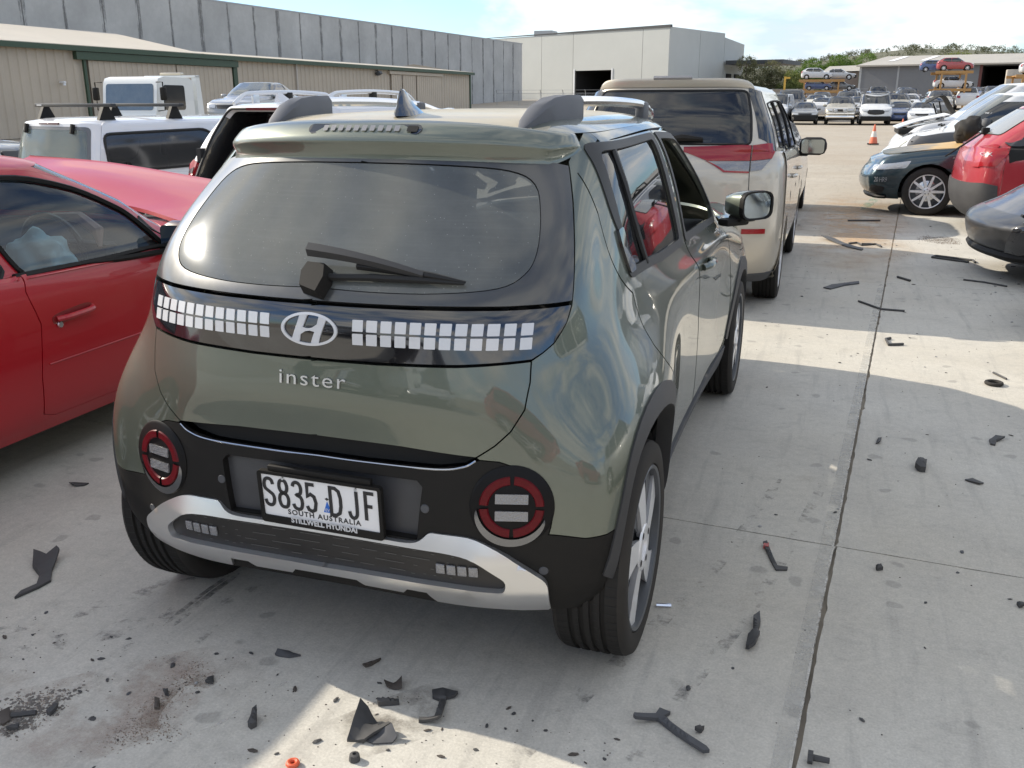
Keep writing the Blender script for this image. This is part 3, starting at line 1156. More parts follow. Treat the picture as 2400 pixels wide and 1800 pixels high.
def small_shed():
    b = empty('brown_shed', (0, 128, 0), 0, 'smaller brown grey shed with pale roof left of the grey shed', 'shed')
    def par(o): o.parent = b; o.matrix_parent_inverse = Matrix.Translation((0, -128, 0))
    m = MB()
    m.box((1.0, 131, 2.45), (3.9, 8, 4.9))
    par(m.build('wall', M_BROWNSHED, smooth=False))
    m = MB()
    m.add([(-1.5, 126.6, 4.95), (3.2, 126.6, 5.05), (3.2, 131, 5.85), (-.7, 131, 5.75), (-1.5, 135.5, 4.95), (3.2, 135.5, 4.95)], [(0, 1, 2, 3), (3, 2, 5, 4), (0, 3, 4)])
    par(m.build('roof', M_SHEDROOF, smooth=False))
small_shed()
def low_wall():
    m = MB()
    m.box((-14, 118, 1.4), (24, .3, 2.8))
    o = m.build('boundary_wall', mat('brown boundary wall', (.22, .185, .15), rough=.8, noise=.15, nscale=.5), smooth=False)
    tag(o, 'low brown boundary wall under the trees beyond the parked cars', 'wall')
low_wall()

# ---- trees: trunk with limbs, crown of many small leaf clumps
def leaf_mat(name, c):
    m = mat(name, c, rough=.75, spec=.2, noise=.35, nscale=.9)
    N, L = m.node_tree.nodes, m.node_tree.links          # thin leaves let some light through
    tl = N.new('ShaderNodeBsdfTranslucent')
    tl.inputs['Color'].default_value = (c[0]*1.5, c[1]*1.5, c[2]*1.2, 1)
    mxs = N.new('ShaderNodeMixShader')
    mxs.inputs[0].default_value = .42
    L.new(N['Principled BSDF'].outputs[0], mxs.inputs[1])
    L.new(tl.outputs[0], mxs.inputs[2])
    L.new(mxs.outputs[0], N['Material Output'].inputs['Surface'])
    return m
M_LEAF = [leaf_mat('dark green foliage', (.095, .155, .036)), leaf_mat('olive foliage', (.135, .155, .055)), leaf_mat('dry grey green foliage', (.130, .130, .075))]
M_BARK = mat('grey brown bark', (.12, .095, .07), rough=.9)
def crown_mesh(name, blobs, nleaf, size, seed, mt):
    """blobs: (x,y,z,rx,ry,rz); small leaf faces gathered in clumps over and inside the blobs"""
    g_ = np.random.default_rng(seed)
    vol = np.array([b[3]*b[4]*b[5] for b in blobs])
    pr = vol**.67
    pr /= pr.sum()
    nc = max(12, nleaf//14)
    C_ = []
    idx = g_.choice(len(blobs), nc, p=pr)
    d = g_.normal(size=(nc, 3))
    d /= np.linalg.norm(d, axis=1, keepdims=True)
    rad = g_.uniform(.55, 1.05, nc)**.6
    B = np.array(blobs)[idx]
    C_ = B[:, :3] + d*B[:, 3:]*rad[:, None]
    per = nleaf//nc
    cl = np.repeat(C_, per, 0)
    cs = size*g_.uniform(1.0, 2.6, nc).repeat(per)
    off = g_.normal(size=cl.shape)*cs[:, None]*.8
    P = cl+off
    n = len(P)
    a = g_.normal(size=(n, 3)); a /= np.linalg.norm(a, axis=1, keepdims=True)
    b = np.cross(a, g_.normal(size=(n, 3))); b /= np.linalg.norm(b, axis=1, keepdims=True)
    s_ = size*g_.uniform(.5, 1.2, n)[:, None]
    V = np.stack([P-a*s_, P+b*s_*.55, P+a*s_, P-b*s_*.55], 1).reshape(-1, 3)
    me = bpy.data.meshes.new(name)
    me.vertices.add(4*n)
    me.vertices.foreach_set('co', V.ravel())
    me.loops.add(4*n)
    me.loops.foreach_set('vertex_index', np.arange(4*n))
    me.polygons.add(n)
    me.polygons.foreach_set('loop_start', np.arange(0, 4*n, 4))
    me.polygons.foreach_set('loop_total', np.full(n, 4))
    me.update()
    me.validate()
    me.materials.append(mt)
    return me
def tree(x, y, h, w, kind, seed, label, group=None, z=0, nl=2200, trunk=.35):
    r_ = random.Random(seed)
    t = empty('tree', (x, y, z), 0, label, 'tree', group)
    blobs = []
    for k in range(7):
        a = r_.uniform(0, 6.28)
        rr = r_.uniform(.15, .62)*w/2
        zz = h*(trunk + (1-trunk)*r_.uniform(.15, .70))
        s_ = r_.uniform(.24, .38)*w
        blobs.append((rr*math.cos(a), rr*math.sin(a), zz, s_, s_, s_*r_.uniform(.55, .8)))
    blobs.append((0, 0, h*.78, w*.25, w*.25, h*.14))
    link('crown', crown_mesh('crown', blobs, nl, max(.085, w*.015), seed, M_LEAF[kind]), t)
    m = MB()
    m.tube([(0, 0, 0), (.1, 0, h*.25), (0, .1, h*.55), (0, 0, h*.8)], [w*.035, w*.028, w*.018, w*.006], 7)
    for b in blobs[:5]:
        m.tube([(0, 0, h*trunk*.8), (b[0]*.5, b[1]*.5, (h*trunk+b[2])/2), (b[0], b[1], b[2])], [w*.016, w*.012, w*.004], 5)
    m.build('trunk', M_BARK, t)
    return t
# a belt of dense green trees behind the racks, drier ones behind the canopy of the warehouse
TR = [(-12.6, 146, 8.6, 6.0, 2, 'dry olive tree beside the canopy of the white warehouse'),
      (-9.2, 150, 8.0, 5.6, 2, 'dry grey green tree right of the canopy'),
      (-6.0, 148, 6.2, 5.0, 1, 'low olive tree behind the brown boundary wall'),
      (-3.4, 151, 8.2, 6.0, 0, 'dense dark green tree left of the car rack'),
      (.4, 150, 8.7, 6.4, 0, 'dense dark green tree behind the left car rack'),
      (4.2, 152, 9.0, 6.6, 0, 'tall dense green tree above the brown shed roof'),
      (7.6, 154, 8.4, 6.0, 0, 'rightmost dense green tree behind the grey shed roof'),
      (18.4, 172, 9.8, 10.5, 1, 'dome shaped olive tree above the grey shed roof')]
for k, (x, y, h, w, kd, lb) in enumerate(TR):
    tree(x, y, h, w, kd, 40+k, lb, 'trees behind the sheds', nl=22000, trunk=.10)

# hills: one sheet with a wooded skyline
def hill_z(x, y):
    t = np.clip((y-430)/420, 0, 1)
    t = t*t*(3-2*t)
    ridge = 33 + .010*x + 5*np.sin(x*.011+.6) + 3*np.sin(x*.031)
    ridge = np.where(x < -40, ridge-.05*(-40-x), ridge)
    return ridge*t - 1
xs = np.linspace(-700, 1100, 120)
ys = np.linspace(330, 900, 30)
X, Y = np.meshgrid(xs, ys)
Zh = hill_z(X, Y)
m = MB()
nx = len(xs)
m.add(np.stack([X.ravel(), Y.ravel(), Zh.ravel()], 1), [(j*nx+i, j*nx+i+1, (j+1)*nx+i+1, (j+1)*nx+i) for j in range(len(ys)-1) for i in range(nx-1)])
tag(m.build('hills', mat('dry wooded hillside', (.105, .105, .066), rough=.95, noise=.35, nscale=.02)), kind='structure')
g_ = np.random.default_rng(5)
nT = 2600
tx = g_.uniform(-260, 700, nT)
ty = 430 + 430*g_.uniform(0, 1, nT)**.6
blobs = []
for x, y in zip(tx, ty):
    r0 = g_.uniform(1.2, 2.6)
    blobs.append((x, y, float(hill_z(np.array(x), np.array(y)))+r0*.9, r0*1.1, r0*1.1, r0*.85))
o = link('hill_forest', crown_mesh('hill_forest', blobs, 200000, .42, 9, leaf_mat('distant bush', (.088, .094, .062))))
tag(o, 'scrubby woodland covering the far hills', 'woodland', kind='stuff')

# ------------------------------------------------------------------ the green electric hatchback in the foreground
def row(z,pts): return [(p[0],p[1],p[2] if len(p)>2 else z) for p in pts]
NET=[
 row(.26,[(0,-.39),(.22,-.392),(.42,-.385),(.60,-.335),(.71,-.25),(.765,-.02),(.73,.33,.25),(.705,.75,.23),(.70,1.3,.23),(.705,1.85,.23),(.73,2.3,.25),(.74,2.75,.25),(.66,3.1,.24),(.35,3.27,.22),(0,3.31,.22)]),
 row(.33,[(0,-.42),(.22,-.422),(.43,-.412),(.615,-.36),(.748,-.285),(.795,-.02),(.772,.33),(.735,.75),(.73,1.3),(.735,1.85),(.755,2.3),(.765,2.75),(.69,3.13),(.36,3.31),(0,3.35)]),
 row(.44,[(0,-.432),(.22,-.435),(.44,-.425),(.628,-.368),(.765,-.30),(.812,-.02),(.785,.33),(.745,.75),(.74,1.3),(.745,1.85),(.77,2.3),(.785,2.75),(.70,3.15),(.37,3.34),(0,3.38)]),
 row(.57,[(0,-.432),(.22,-.433),(.44,-.42),(.632,-.368),(.77,-.30),(.82,-.02),(.792,.33),(.748,.75),(.742,1.3),(.748,1.85),(.778,2.3),(.788,2.75),(.70,3.15),(.37,3.34),(0,3.38)]),
 row(.69,[(0,-.425),(.22,-.425),(.435,-.412),(.615,-.358),(.760,-.285),(.82,-.02),(.795,.33),(.748,.75),(.742,1.3),(.748,1.85),(.775,2.3),(.783,2.75),(.695,3.13),(.37,3.32),(0,3.36)]),
 row(.80,[(0,-.44),(.22,-.435),(.43,-.407),(.604,-.334),(.734,-.238),(.786,-.01),(.778,.33),(.748,.75),(.745,1.3),(.748,1.85),(.762,2.3),(.755,2.75),(.67,3.1),(.36,3.28),(0,3.32)]),
 row(.92,[(0,-.43),(.22,-.42),(.43,-.385),(.602,-.290),(.694,-.170),(.727,.005),(.738,.33),(.743,.75),(.744,1.3),(.742,1.85),(.735,2.3,.90),(.70,2.75,.88),(.60,3.02,.86),(.33,3.17,.87),(0,3.2,.87)]),
 row(1.045,[(0,-.41),(.23,-.392),(.44,-.338),(.608,-.234),(.662,-.100),(.690,.035),(.705,.33),(.712,.75,1.02),(.712,1.3,1.0),(.705,1.85,.985),(.68,2.25,.97),(.60,2.5,.985),(.45,2.62,1.0),(.23,2.70,1.01),(0,2.72,1.01)]),
 row(1.20,[(0,-.265),(.22,-.25),(.43,-.205),(.583,-.122),(.627,-.012),(.654,.1),(.666,.36),(.672,.75,1.19),(.672,1.25,1.18),(.658,1.7,1.17),(.61,2.0,1.17),(.52,2.17,1.18),(.38,2.25,1.19),(.2,2.29,1.2),(0,2.3,1.2)]),
 row(1.37,[(0,-.10,1.387),(.20,-.085,1.385),(.39,-.03,1.378),(.52,.06),(.575,.13),(.602,.22),(.613,.42),(.618,.75,1.375),(.614,1.1,1.375),(.595,1.38,1.37),(.54,1.55,1.37),(.45,1.66,1.375),(.33,1.72,1.38),(.17,1.75,1.385),(0,1.76,1.385)]),
 row(1.44,[(0,-.03,1.459),(.20,-.015,1.457),(.38,.03,1.45),(.49,.11),(.53,.18),(.548,.27),(.555,.44,1.443),(.557,.75,1.447),(.553,1.05,1.447),(.535,1.3,1.44),(.49,1.45,1.43),(.41,1.54,1.43),(.30,1.6,1.435),(.15,1.62,1.44),(0,1.63,1.44)]),
]

HERO = Hull(NET, True)
HERO.su, HERO.sv = .23, .125
def lay_rear(H, vs, x0, z0, off, flip=False):
    """geometry in the XY plane (z = height above surface) wrapped onto the rear face at (x0,z0)"""
    a = np.array(vs, float)
    X = x0 + a[:, 0]
    Z = z0 + a[:, 1]
    if not hasattr(H, 'lg'):
        uu, vv = np.meshgrid(np.linspace(-3.4, 3.4, 69), np.linspace(.2, H.nr-1.2, 80))
        H.lg = (uu.ravel(), vv.ravel(), H._S(uu.ravel(), vv.ravel()))
    k = [int(np.argmin((H.lg[2][:, 0]-p)**2+(H.lg[2][:, 2]-r_)**2)) for p, r_ in zip(X, Z)]
    q = H.uv(X, Z, 'x', (H.lg[0][k], H.lg[1][k]))
    return H.S(q[:, 0], q[:, 1], off + a[:, 2])
HERO.zv = [(NET[j][1][2], j) for j in range(len(NET))]

def wheel(parent, x, y, z, rad, w, rimr, side, style, name='wheel', hi=True, mats=None):
    """a wheel with its axle along X, outer face towards side (+1/-1): wheel > tyre, rim"""
    o = empty(name, (x, y, z))
    o.parent = parent
    mt, mtr, ma, md = mats or (M_RUBBER, M_TREAD, M_ALLOY, M_ALLOYDK)
    m = MB()
    n = 72 if hi else 28
    h = w/2
    s_ = side
    m.lathe([(s_*h*.80, rimr), (s_*h*.95, rimr*1.03), (s_*h*1.0, rimr+(rad-rimr)*.45), (s_*h*.93, rad*.965), (s_*h*.80, rad*.990)], n, mi=0)
    m.lathe([(-s_*h*.78, rimr), (-s_*h*1.0, rimr+(rad-rimr)*.45), (-s_*h*.93, rad*.965), (-s_*h*.80, rad*.990)], n, mi=0)
    prof = []
    if hi:
        gw = w*.035
        xs = [-.80*h]
        prof = [(-.80*h, rad*.990)]
        for c in (-.42*h, -.14*h, .14*h, .42*h):
            rr = rad*(1 - .006*abs(c/h)**2)
            prof += [(c-gw, rr), (c-gw*.8, rr-.008), (c+gw*.8, rr-.008), (c+gw, rr)]
        prof += [(.80*h, rad*.990)]
    else:
        prof = [(-.80*h, rad*.990), (0, rad), (.80*h, rad*.990)]
    m.lathe(prof, n, mi=1)
    if hi:                                             # tread sipes on the shoulders
        for k in range(72):
            a = 2*math.pi*k/72
            for sg in (-1, 1):
                for (c0, c1) in ((.50, .80), (.18, .30)):
                    ca, sa = math.cos(a), math.sin(a)
                    vs = []
                    for dx, da in ((c0, -.0045), (c1, .002), (c1, .008), (c0, .0015)):
                        aa = a+da*1.3
                        vs.append((sg*dx*h, (rad*(1-.006*dx*dx)+.0006)*math.cos(aa), (rad*(1-.006*dx*dx)+.0006)*math.sin(aa)))
                    m.add(vs, [(0, 1, 2, 3)], 2)
    t = m.build('tyre', [mt, mtr, M_SHADOWGAP], o, angle=50)
    rm = MB()
    rm.lathe([(-s_*h*.8, rimr*.98), (-s_*h*.5, rimr*.93), (s_*h*.2, rimr*.93), (s_*h*.70, rimr*.955)], n, mi=1)
    rm.lathe([(s_*h*.70, rimr*.955), (s_*h*.92, rimr*.962), (s_*h*.95, rimr*1.0), (s_*h*.84, rimr*1.03)], n, mi=0 if style != 'star' else 1)
    rm.lathe([(-s_*h*.35, rimr*.95), (-s_*h*.38, .001)], n, mi=1)            # dark back plate
    rm.lathe([(-s_*h*.2, rimr*.62), (-s_*h*.14, rimr*.62), (-s_*h*.12, rimr*.60), (-s_*h*.12, .001)], n, mi=3)   # brake disc
    xo = s_*h*.86
    def P(r_, a, d): return (xo + s_*d, r_*math.cos(a), r_*math.sin(a))
    def blade(r0, r1, wa0, wa1, a, sk, d0, d1, mi, th=.018):
        """spoke between radii with angular half-widths, skewed"""
        K = 5
        top, bot = [], []
        for k in range(K+1):
            t_ = k/K
            r_ = r0+(r1-r0)*t_
            c_ = a + sk*t_
            wd = wa0+(wa1-wa0)*t_
            d = d0+(d1-d0)*t_
            top += [P(r_, c_-wd/r_, d), P(r_, c_+wd/r_, d)]
            bot += [P(r_, c_-wd*.85/r_, d-th), P(r_, c_+wd*.85/r_, d-th)]
        n_ = len(top)
        fs = []
        for k in range(K):
            i = 2*k
            fs += [(i, i+1, i+3, i+2), (i, i+2, n_+i+2, n_+i), (i+1, n_+i+1, n_+i+3, i+3)]
        rm.add(top+bot, fs, mi)
    if style == 'star':                                   # five broad twin-tone blades
        for k in range(5):
            a = 2*math.pi*k/5 + .32
            blade(rimr*.20, rimr*.985, rimr*.12, rimr*.225, a, .22, .004, -.006, 0)
            blade(rimr*.30, rimr*.97, rimr*.05, rimr*.20, a+.42, .24, -.010, -.014, 1)
        rm.lathe([(xo+s_*.0, rimr*.30), (xo+s_*.006, rimr*.28), (xo+s_*.006, rimr*.17), (xo-s_*.002, rimr*.165), (xo-s_*.002, .001)], 40, mi=0)
        for k in range(4):
            a = 2*math.pi*k/4 + .55
            rm.lathe([(xo+s_*.0075, .0001), (xo+s_*.0075, .010)], 10, c=(0, rimr*.235*math.cos(a), rimr*.235*math.sin(a)), mi=2)
    else:
        ns, tw = style
        for k in range(ns):
            a = 2*math.pi*k/ns
            blade(rimr*.14, rimr*.985, rimr*tw, rimr*tw*.75, a, 0, .0, -.004, 0)
        rm.lathe([(xo, rimr*.24), (xo+s_*.006, rimr*.20), (xo+s_*.006, rimr*.09), (xo+s_*.010, rimr*.08), (xo+s_*.010, .001)], 24, mi=0)
        for k in range(5):
            a = 2*math.pi*k/5 + .3
            rm.lathe([(xo+s_*.0075, .0001), (xo+s_*.0075, rimr*.035)], 8, c=(0, rimr*.155*math.cos(a), rimr*.155*math.sin(a)), mi=2)
    rm.build('rim', [ma, md, M_SHADOWGAP, M_DARKCHROME], o, angle=40)
    return o

def arc(cy, cz, r, a0, a1, n=16, pz=1.0):
    return [(cy + r*math.cos(R(a0+(a1-a0)*k/n)), cz + pz*r*math.sin(R(a0+(a1-a0)*k/n))) for k in range(n+1)]

def build_hero():
    H = HERO
    car = empty('parked_car', (0, 0, 0), 0, 'sage green hatchback seen from behind with pixel light strip, nearest car in the yard', 'car')
    fl = lambda pts, g=None: H.flank(pts, g)
    en = lambda pts, g=None: H.end(pts, g)
    GAP = .0022
    LIP = .014
    AX = [(0.0, .308), (2.58, .308)]
    RI, RO = .365, .435
    ARI = crspline([(.375, .27), (.37, .38), (.345, .48), (.30, .57), (.23, .645), (.15, .692), (.05, .722), (-.05, .728), (-.14, .713), (-.215, .672), (-.258, .61), (-.282, .53), (-.292, .45), (-.297, .36)], 2)
    ARO = crspline([(.415, .27), (.41, .40), (.395, .50), (.36, .60), (.30, .68), (.22, .738), (.12, .772), (0, .785), (-.12, .768), (-.21, .725), (-.268, .66), (-.298, .58), (-.315, .50), (-.325, .38)], 2)
    # --- outlines in (u,v)
    glass_R = [(3.04, 8.98), (3.075, 8.4), (3.075, 7.6), (3.07, 7.02)]
    zc = NET
    # tailgate side line (x,z) then lower corner
    tg_side = en([(.546, .925), (.547, .874), (.540, .81), (.511, .757), (.476, .722), (.431, .690)], ([2.95, 2.95, 2.9, 2.6, 2.3, 2], [6, 5.6, 5, 4.5, 4.3, 4]))
    tg_bot = en([(.431, .690), (.24, .700), (0, .702)], ([2, 1.1, 0], 4))
    bar_end = en([(.616, 1.044), (.610, 1.005), (.590, .962), (.568, .941), (.546, .926)], ([3.1, 3.1, 3.05, 3, 2.95], [7, 6.7, 6.4, 6.2, 6]))
    bar_bot = en([(.546, .926), (.38, .916), (.17, .911), (0, .911)], ([2.95, 1.9, .8, 0], 6))
    mir = lambda l: [(-a, b) for a, b in l][::-1]
    def sym(half):                    # half: from the top centre down the right side to the bottom centre
        return half + [p for p in mir(half)]
    # --- rear window: dusty glass with a dark border
    rw_out = [(0, 9.05), (1.5, 9.04), (2.6, 9.0), (3.02, 8.93), (3.06, 8.4), (3.07, 7.6), (3.075, 7.06), (2.2, 7.03), (1.1, 7.03), (0, 7.04)]
    rw_out = sym(rw_out[:])
    half_in = crspline([(0, 8.86), (1.2, 8.85), (2.0, 8.8), (2.38, 8.62), (2.47, 8.25), (2.45, 7.8), (2.33, 7.52), (2.05, 7.33), (1.4, 7.25), (.7, 7.24), (0, 7.27)], 4)
    rw_in = sym(half_in)
    rw = panel('rear_window', H, rw_out, M_FRIT, car, holes=[rw_in], gap=GAP, lip=LIP, step=(.2, .25), off=.001)
    panel('window_pane', H, rw_in, M_GLASSR, rw, step=(.2, .25), off=-.0005)
    # --- light bar
    lb = sym([(0, 7.0), (1.1, 6.99), (2.2, 6.99), (3.07, 7.02)] + bar_end[1:] + bar_bot[1:])
    lbo = panel('light_bar', H, lb, M_GLOSSBLK, car, gap=GAP, lip=LIP, step=(.15, .2), off=.001)
    px_mesh = {}
    for sg in (-1, 1):
        xs = np.linspace(.117, .517, 12)
        for k in range(12):
            x0 = xs[k]
            w_ = .0275 if k < 10 else .0255
            for zz in (1.0005, .9675):
                m = MB()
                poly = rrect(-w_/2, -.0138, w_/2, .0138, .0015, 2)
                n = len(poly)
                top = lay_rear(H, [(a, b, .0018) for a, b in poly], sg*(x0+.0138), zz - .002*(k/11), .001)
                bot = lay_rear(H, [(a, b, -.001) for a, b in poly], sg*(x0+.0138), zz - .002*(k/11), .001)
                m.add(list(top)+list(bot), [tuple(range(n))]+[(i, (i+1) % n, n+(i+1) % n, n+i) for i in range(n)])
                m.build('light_tile', M_PIXEL, lbo, angle=30)
    # emblem: an oval ring with a slanted two-stroke letter
    m = MB()
    n = 56
    a_, b_, tck = .0785, .0405, .0085
    o_ = [(a_*math.cos(2*math.pi*k/n), b_*math.sin(2*math.pi*k/n)) for k in range(n)]
    i_ = [((a_-tck*.95)*math.cos(2*math.pi*k/n), (b_-tck*.72)*math.sin(2*math.pi*k/n)) for k in range(n)]
    vs = [(*p, .005) for p in o_]+[(*p, .005) for p in i_]+[(*p, 0) for p in o_]+[(*p, 0) for p in i_]
    fs = []
    for k in range(n):
        j = (k+1) % n
        fs += [(k, j, n+j, n+k), (k, 2*n+k, 2*n+j, j), (n+k, n+j, 3*n+j, 3*n+k)]
    m.add(lay_rear(H, vs, 0, .984, .001), fs)
    hl = crspline([(-.022, .0345), (-.028, .012), (-.040, -.012), (-.052, -.0245)], 5)
    hr = crspline([(-.0195, -.036), (-.012, -.018), (-.004, -.006), (.012, .000), (.030, .001), (.046, .004)], 4)
    hshape1 = [(-.026, .0345), (-.002, .0365), (-.007, .022), (-.003, .010), (.012, .007), (.040, .0095), (.050, .013), (.041, .0005), (.020, -.004), (.002, -.008), (-.010, -.017), (-.0195, -.0365), (-.040, -.031), (-.052, -.0235), (-.040, -.004), (-.031, .014)]
    hshape1 = [(-.036, .0335), (-.010, .0375), (-.014, .021), (-.012, .009), (.0, .004), (.020, .0055), (.034, .011), (.030, .0), (.018, -.006), (-.004, -.009), (-.020, -.018), (-.030, -.033), (-.053, -.022), (-.046, -.006), (-.039, .014)]
    # left stroke, right stroke and the bar that joins them
    strokes = [
        [(-.026, .034), (-.004, .0375), (-.011, .018), (-.016, .006), (-.022, -.008), (-.028, -.035), (-.048, -.026), (-.040, -.006), (-.032, .014)],
        [(.026, -.034), (.004, -.0375), (.011, -.018), (.016, -.006), (.022, .008), (.028, .035), (.048, .026), (.040, .006), (.032, -.014)],
        [(-.018, .005), (-.004, .0025), (.010, .005), (.024, .014), (.018, -.005), (.004, -.0025), (-.010, -.005), (-.024, -.014)]]
    for st in strokes:
        st = [(p[0]*1.0, p[1]) for p in st]
        n = len(st)
        c0 = np.mean(st, 0)
        vs = [(*p, .0045) for p in st]+[(*p, 0) for p in st]
        m.add(lay_rear(H, vs, 0, .984, .001), [tuple(range(n))]+[(i, n+i, n+(i+1) % n, (i+1) % n) for i in range(n)])
    m.build('emblem', M_PIXEL, lbo, angle=25)
    # --- tailgate
    tg = sym([(0, bar_bot[-1][1]-.03)] + [(p[0], p[1]-.03) for p in bar_bot[::-1][1:-1]] + [(bar_end[-1][0], bar_end[-1][1]-.02)] + tg_side[1:] + tg_bot[1:])
    tgo = panel('tailgate', H, tg, M_GREEN, car, gap=GAP, lip=.03, step=(.15, .2))
    # model name: separate raised letters
    vs, fs = text_geo('inster', .058, .0016, (1.22, .92), 1.16, bold=-.0002)
    m = MB()
    m.add(lay_rear(H, vs, .004, .857, .003), fs)
    m.build('lettering', M_SILVER, tgo, smooth=False)
    # --- recess under the tailgate and the bright line along it
    rec = en([(.431, .684), (.40, .666), (.328, .653), (.124, .648), (0, .649)], ([2, 1.8, 1.5, .6, 0], 3.8))
    recess = sym([(0, tg_bot[-1][1]-.02)] + [(p[0], p[1]-.02) for p in tg_bot[::-1][1:-1]] + rec)
    panel('lower_recess', H, recess, M_UNDER, car, step=(.2, .2), off=-.035, lip=0)
    m = MB()
    rr = np.array(crspline(rec, 6))
    full = np.concatenate([rr, (rr*[-1, 1])[::-1]])
    m.tube(H.S(full[:, 0], full[:, 1]-.01, .001), .0026, 6)
    m.build('bright_strip', M_DARKCHROME, car)
    # --- rear bumper (black) with cut-out for the number plate
    btop = en([(.440, .684), (.487, .681), (.536, .664), (.579, .629), (.607, .583), (.616, .543), (.612, .515), (.607, .494)], ([2, 2.2, 2.5, 2.75, 2.9, 2.95, 2.9, 2.9], [4, 4, 3.8, 3.5, 3.1, 2.8, 2.6, 2.4]))
    side = fl([(-.355, .488), (-.33, .496), (-.304, .508)], ([3.2, 3.5, 3.9], 2.4))
    arch_out = arc(AX[0][0], AX[0][1], .355, 146, 205, 8)      # where the bumper meets the arch
    a0 = fl([(-.302, .518), (-.312, .44), (-.310, .36), (-.30, .30), (-.28, .268)], ([3.9, 3.9, 3.8, 3.7, 3.6], [2.5, 1.9, 1.1, .5, .1]))
    prx = en([(.278, .616), (.293, .600), (.276, .458)], ([1.2, 1.3, 1.2], [3.4, 3.3, 2.2]))
    plate_rec = sym([(0, prx[0][1])] + prx + [(0, prx[-1][1])])
    bump = sym(rec[::-1][:-1] + btop + side + a0[:-1] + [(3.7, .03), (3.0, .02), (2.0, .02), (1.0, .02), (0, .02)])
    bo = panel('rear_bumper', H, bump, M_BLKPL, car, holes=[plate_rec], gap=.001, lip=LIP, step=(.2, .25))
    panel('plate_recess', H, plate_rec, mat('recess black plastic', (.03, .031, .035), rough=.4, dirt=.2, dirtcol=(.2, .2, .21)), bo, step=(.2, .25), off=-.022)
    m = MB()
    pr = np.array(plate_rec)
    pr = densify(pr, np.array([.2, .2]))
    K = len(pr)
    A, B = H.S(pr[:, 0], pr[:, 1], -.001), H.S(pr[:, 0], pr[:, 1], -.023)
    m.add(list(A)+list(B), [(i, (i+1) % K, K+(i+1) % K, K+i) for i in range(K)])
    m.build('recess_wall', M_BLKPL, bo)
    for sg in (-1, 1):
        for (sx, sz) in ((.30, .545), (.595, .392)):
            m = MB()
            q = [(.0105*math.cos(2*math.pi*k/20), .0105*math.sin(2*math.pi*k/20), .0012) for k in range(20)]
            q2 = [(.0125*math.cos(2*math.pi*k/20), .0125*math.sin(2*math.pi*k/20), -.002) for k in range(20)]
            m.add(lay_rear(H, q+q2, sg*sx, sz, .001), [tuple(range(20))]+[(i, 20+i, 20+(i+1) % 20, (i+1) % 20) for i in range(20)])
            m.build('parking_sensor', M_GREYPL, bo)
    # --- tail lamps
    for sg in (-1, 1):
        lx, lz = sg*.519, .568
        lens = MB()
        def ring(r0, r1, a0_, a1_, h0, h1, mi, nn=40):
            vs, fs = [], []
            for k in range(nn+1):
                a = R(a0_+(a1_-a0_)*k/nn)
                for (r_, h_) in ((r0, h0), (r1, h1)):
                    vs.append((r_*math.cos(a)*.98, r_*math.sin(a), h_))
            for k in range(nn): fs.append((2*k, 2*k+1, 2*k+3, 2*k+2))
            return vs, fs
        vs, fs = [], []
        nn = 48
        vs = [(.102*math.cos(2*math.pi*k/nn), .106*math.sin(2*math.pi*k/nn), .002) for k in range(nn)] + [(.095*math.cos(2*math.pi*k/nn), .099*math.sin(2*math.pi*k/nn), .007) for k in range(nn)] + [(0, 0, .007)]
        fs = [(k, (k+1) % nn, nn+(k+1) % nn, nn+k) for k in range(nn)] + [(nn+k, nn+(k+1) % nn, 2*nn) for k in range(nn)]
        lens.add(lay_rear(H, vs, lx, lz, 0), fs)
        lamp = lens.build('tail_lamp', mat('smoked lamp lens', (.007, .0065, .007), rough=.4, spec=.15), car, angle=60)
        for a in (45, 135, 225, 315):
            m = MB()
            v1, f1 = ring(.060, .077, a-41, a+41, .010, .0105, 0, 14)
            m.add(lay_rear(H, v1, lx, lz, 0), f1)
            v1, f1 = ring(.077, .080, a-41, a+41, .0105, .006, 0, 14)
            m.add(lay_rear(H, v1, lx, lz, 0), f1)
            v1, f1 = ring(.057, .060, a-41, a+41, .006, .010, 0, 14)
            m.add(lay_rear(H, v1, lx, lz, 0), f1)
            m.build('red_segment', M_REDLENS, lamp, angle=60)
        for dz in (.022, -.022):
            m = MB()
            ps = rrect(-.039, -.0125, .039, .0125, .001, 2)
            n = len(ps)
            vs = [(a, b, .0105) for a, b in ps]+[(a, b, .006) for a, b in ps]
            m.add(lay_rear(H, vs, lx, lz+dz, 0), [tuple(range(n))]+[(i, n+i, n+(i+1) % n, (i+1) % n) for i in range(n)])
            m.build('lamp_bar', M_CLEAR, lamp)
        m = MB()
        cs = 262 if sg > 0 else 278
        K = 30
        vs = []
        for k in range(K+1):
            a = R(cs - 78 + 156*k/K)
            t_ = math.sin(math.pi*k/K)**.6
            vs += [(.083*math.cos(a), .083*math.sin(a), .0085), ((.083+.021*t_)*math.cos(a), (.083+.021*t_)*math.sin(a), .0055)]
        m.add(lay_rear(H, vs, lx, lz, .002), [(2*k, 2*k+1, 2*k+3, 2*k+2) for k in range(K)])
        m.build('chrome_crescent', mat('dark chrome crescent', (.20, .205, .22), rough=.2, metal=1), lamp, angle=60)
    # --- skid plate (silver) with black insert and reversing lamps
    so = en(round_poly([(.0, .452), (.245, .450), (.285, .455), (.312, .484), (.425, .483), (.50, .448), (.605, .368), (.605, .275)], [0, .05, .03, .01, .03, .05, .02, 0], 3),
            None)
    sb = [(2.98, .10), (2.6, .06), (2.1, .12), (1.46, .16), (1.36, .78), (1.1, .78), (1.02, .50), (.5, .50), (.42, .78), (0, .78)]
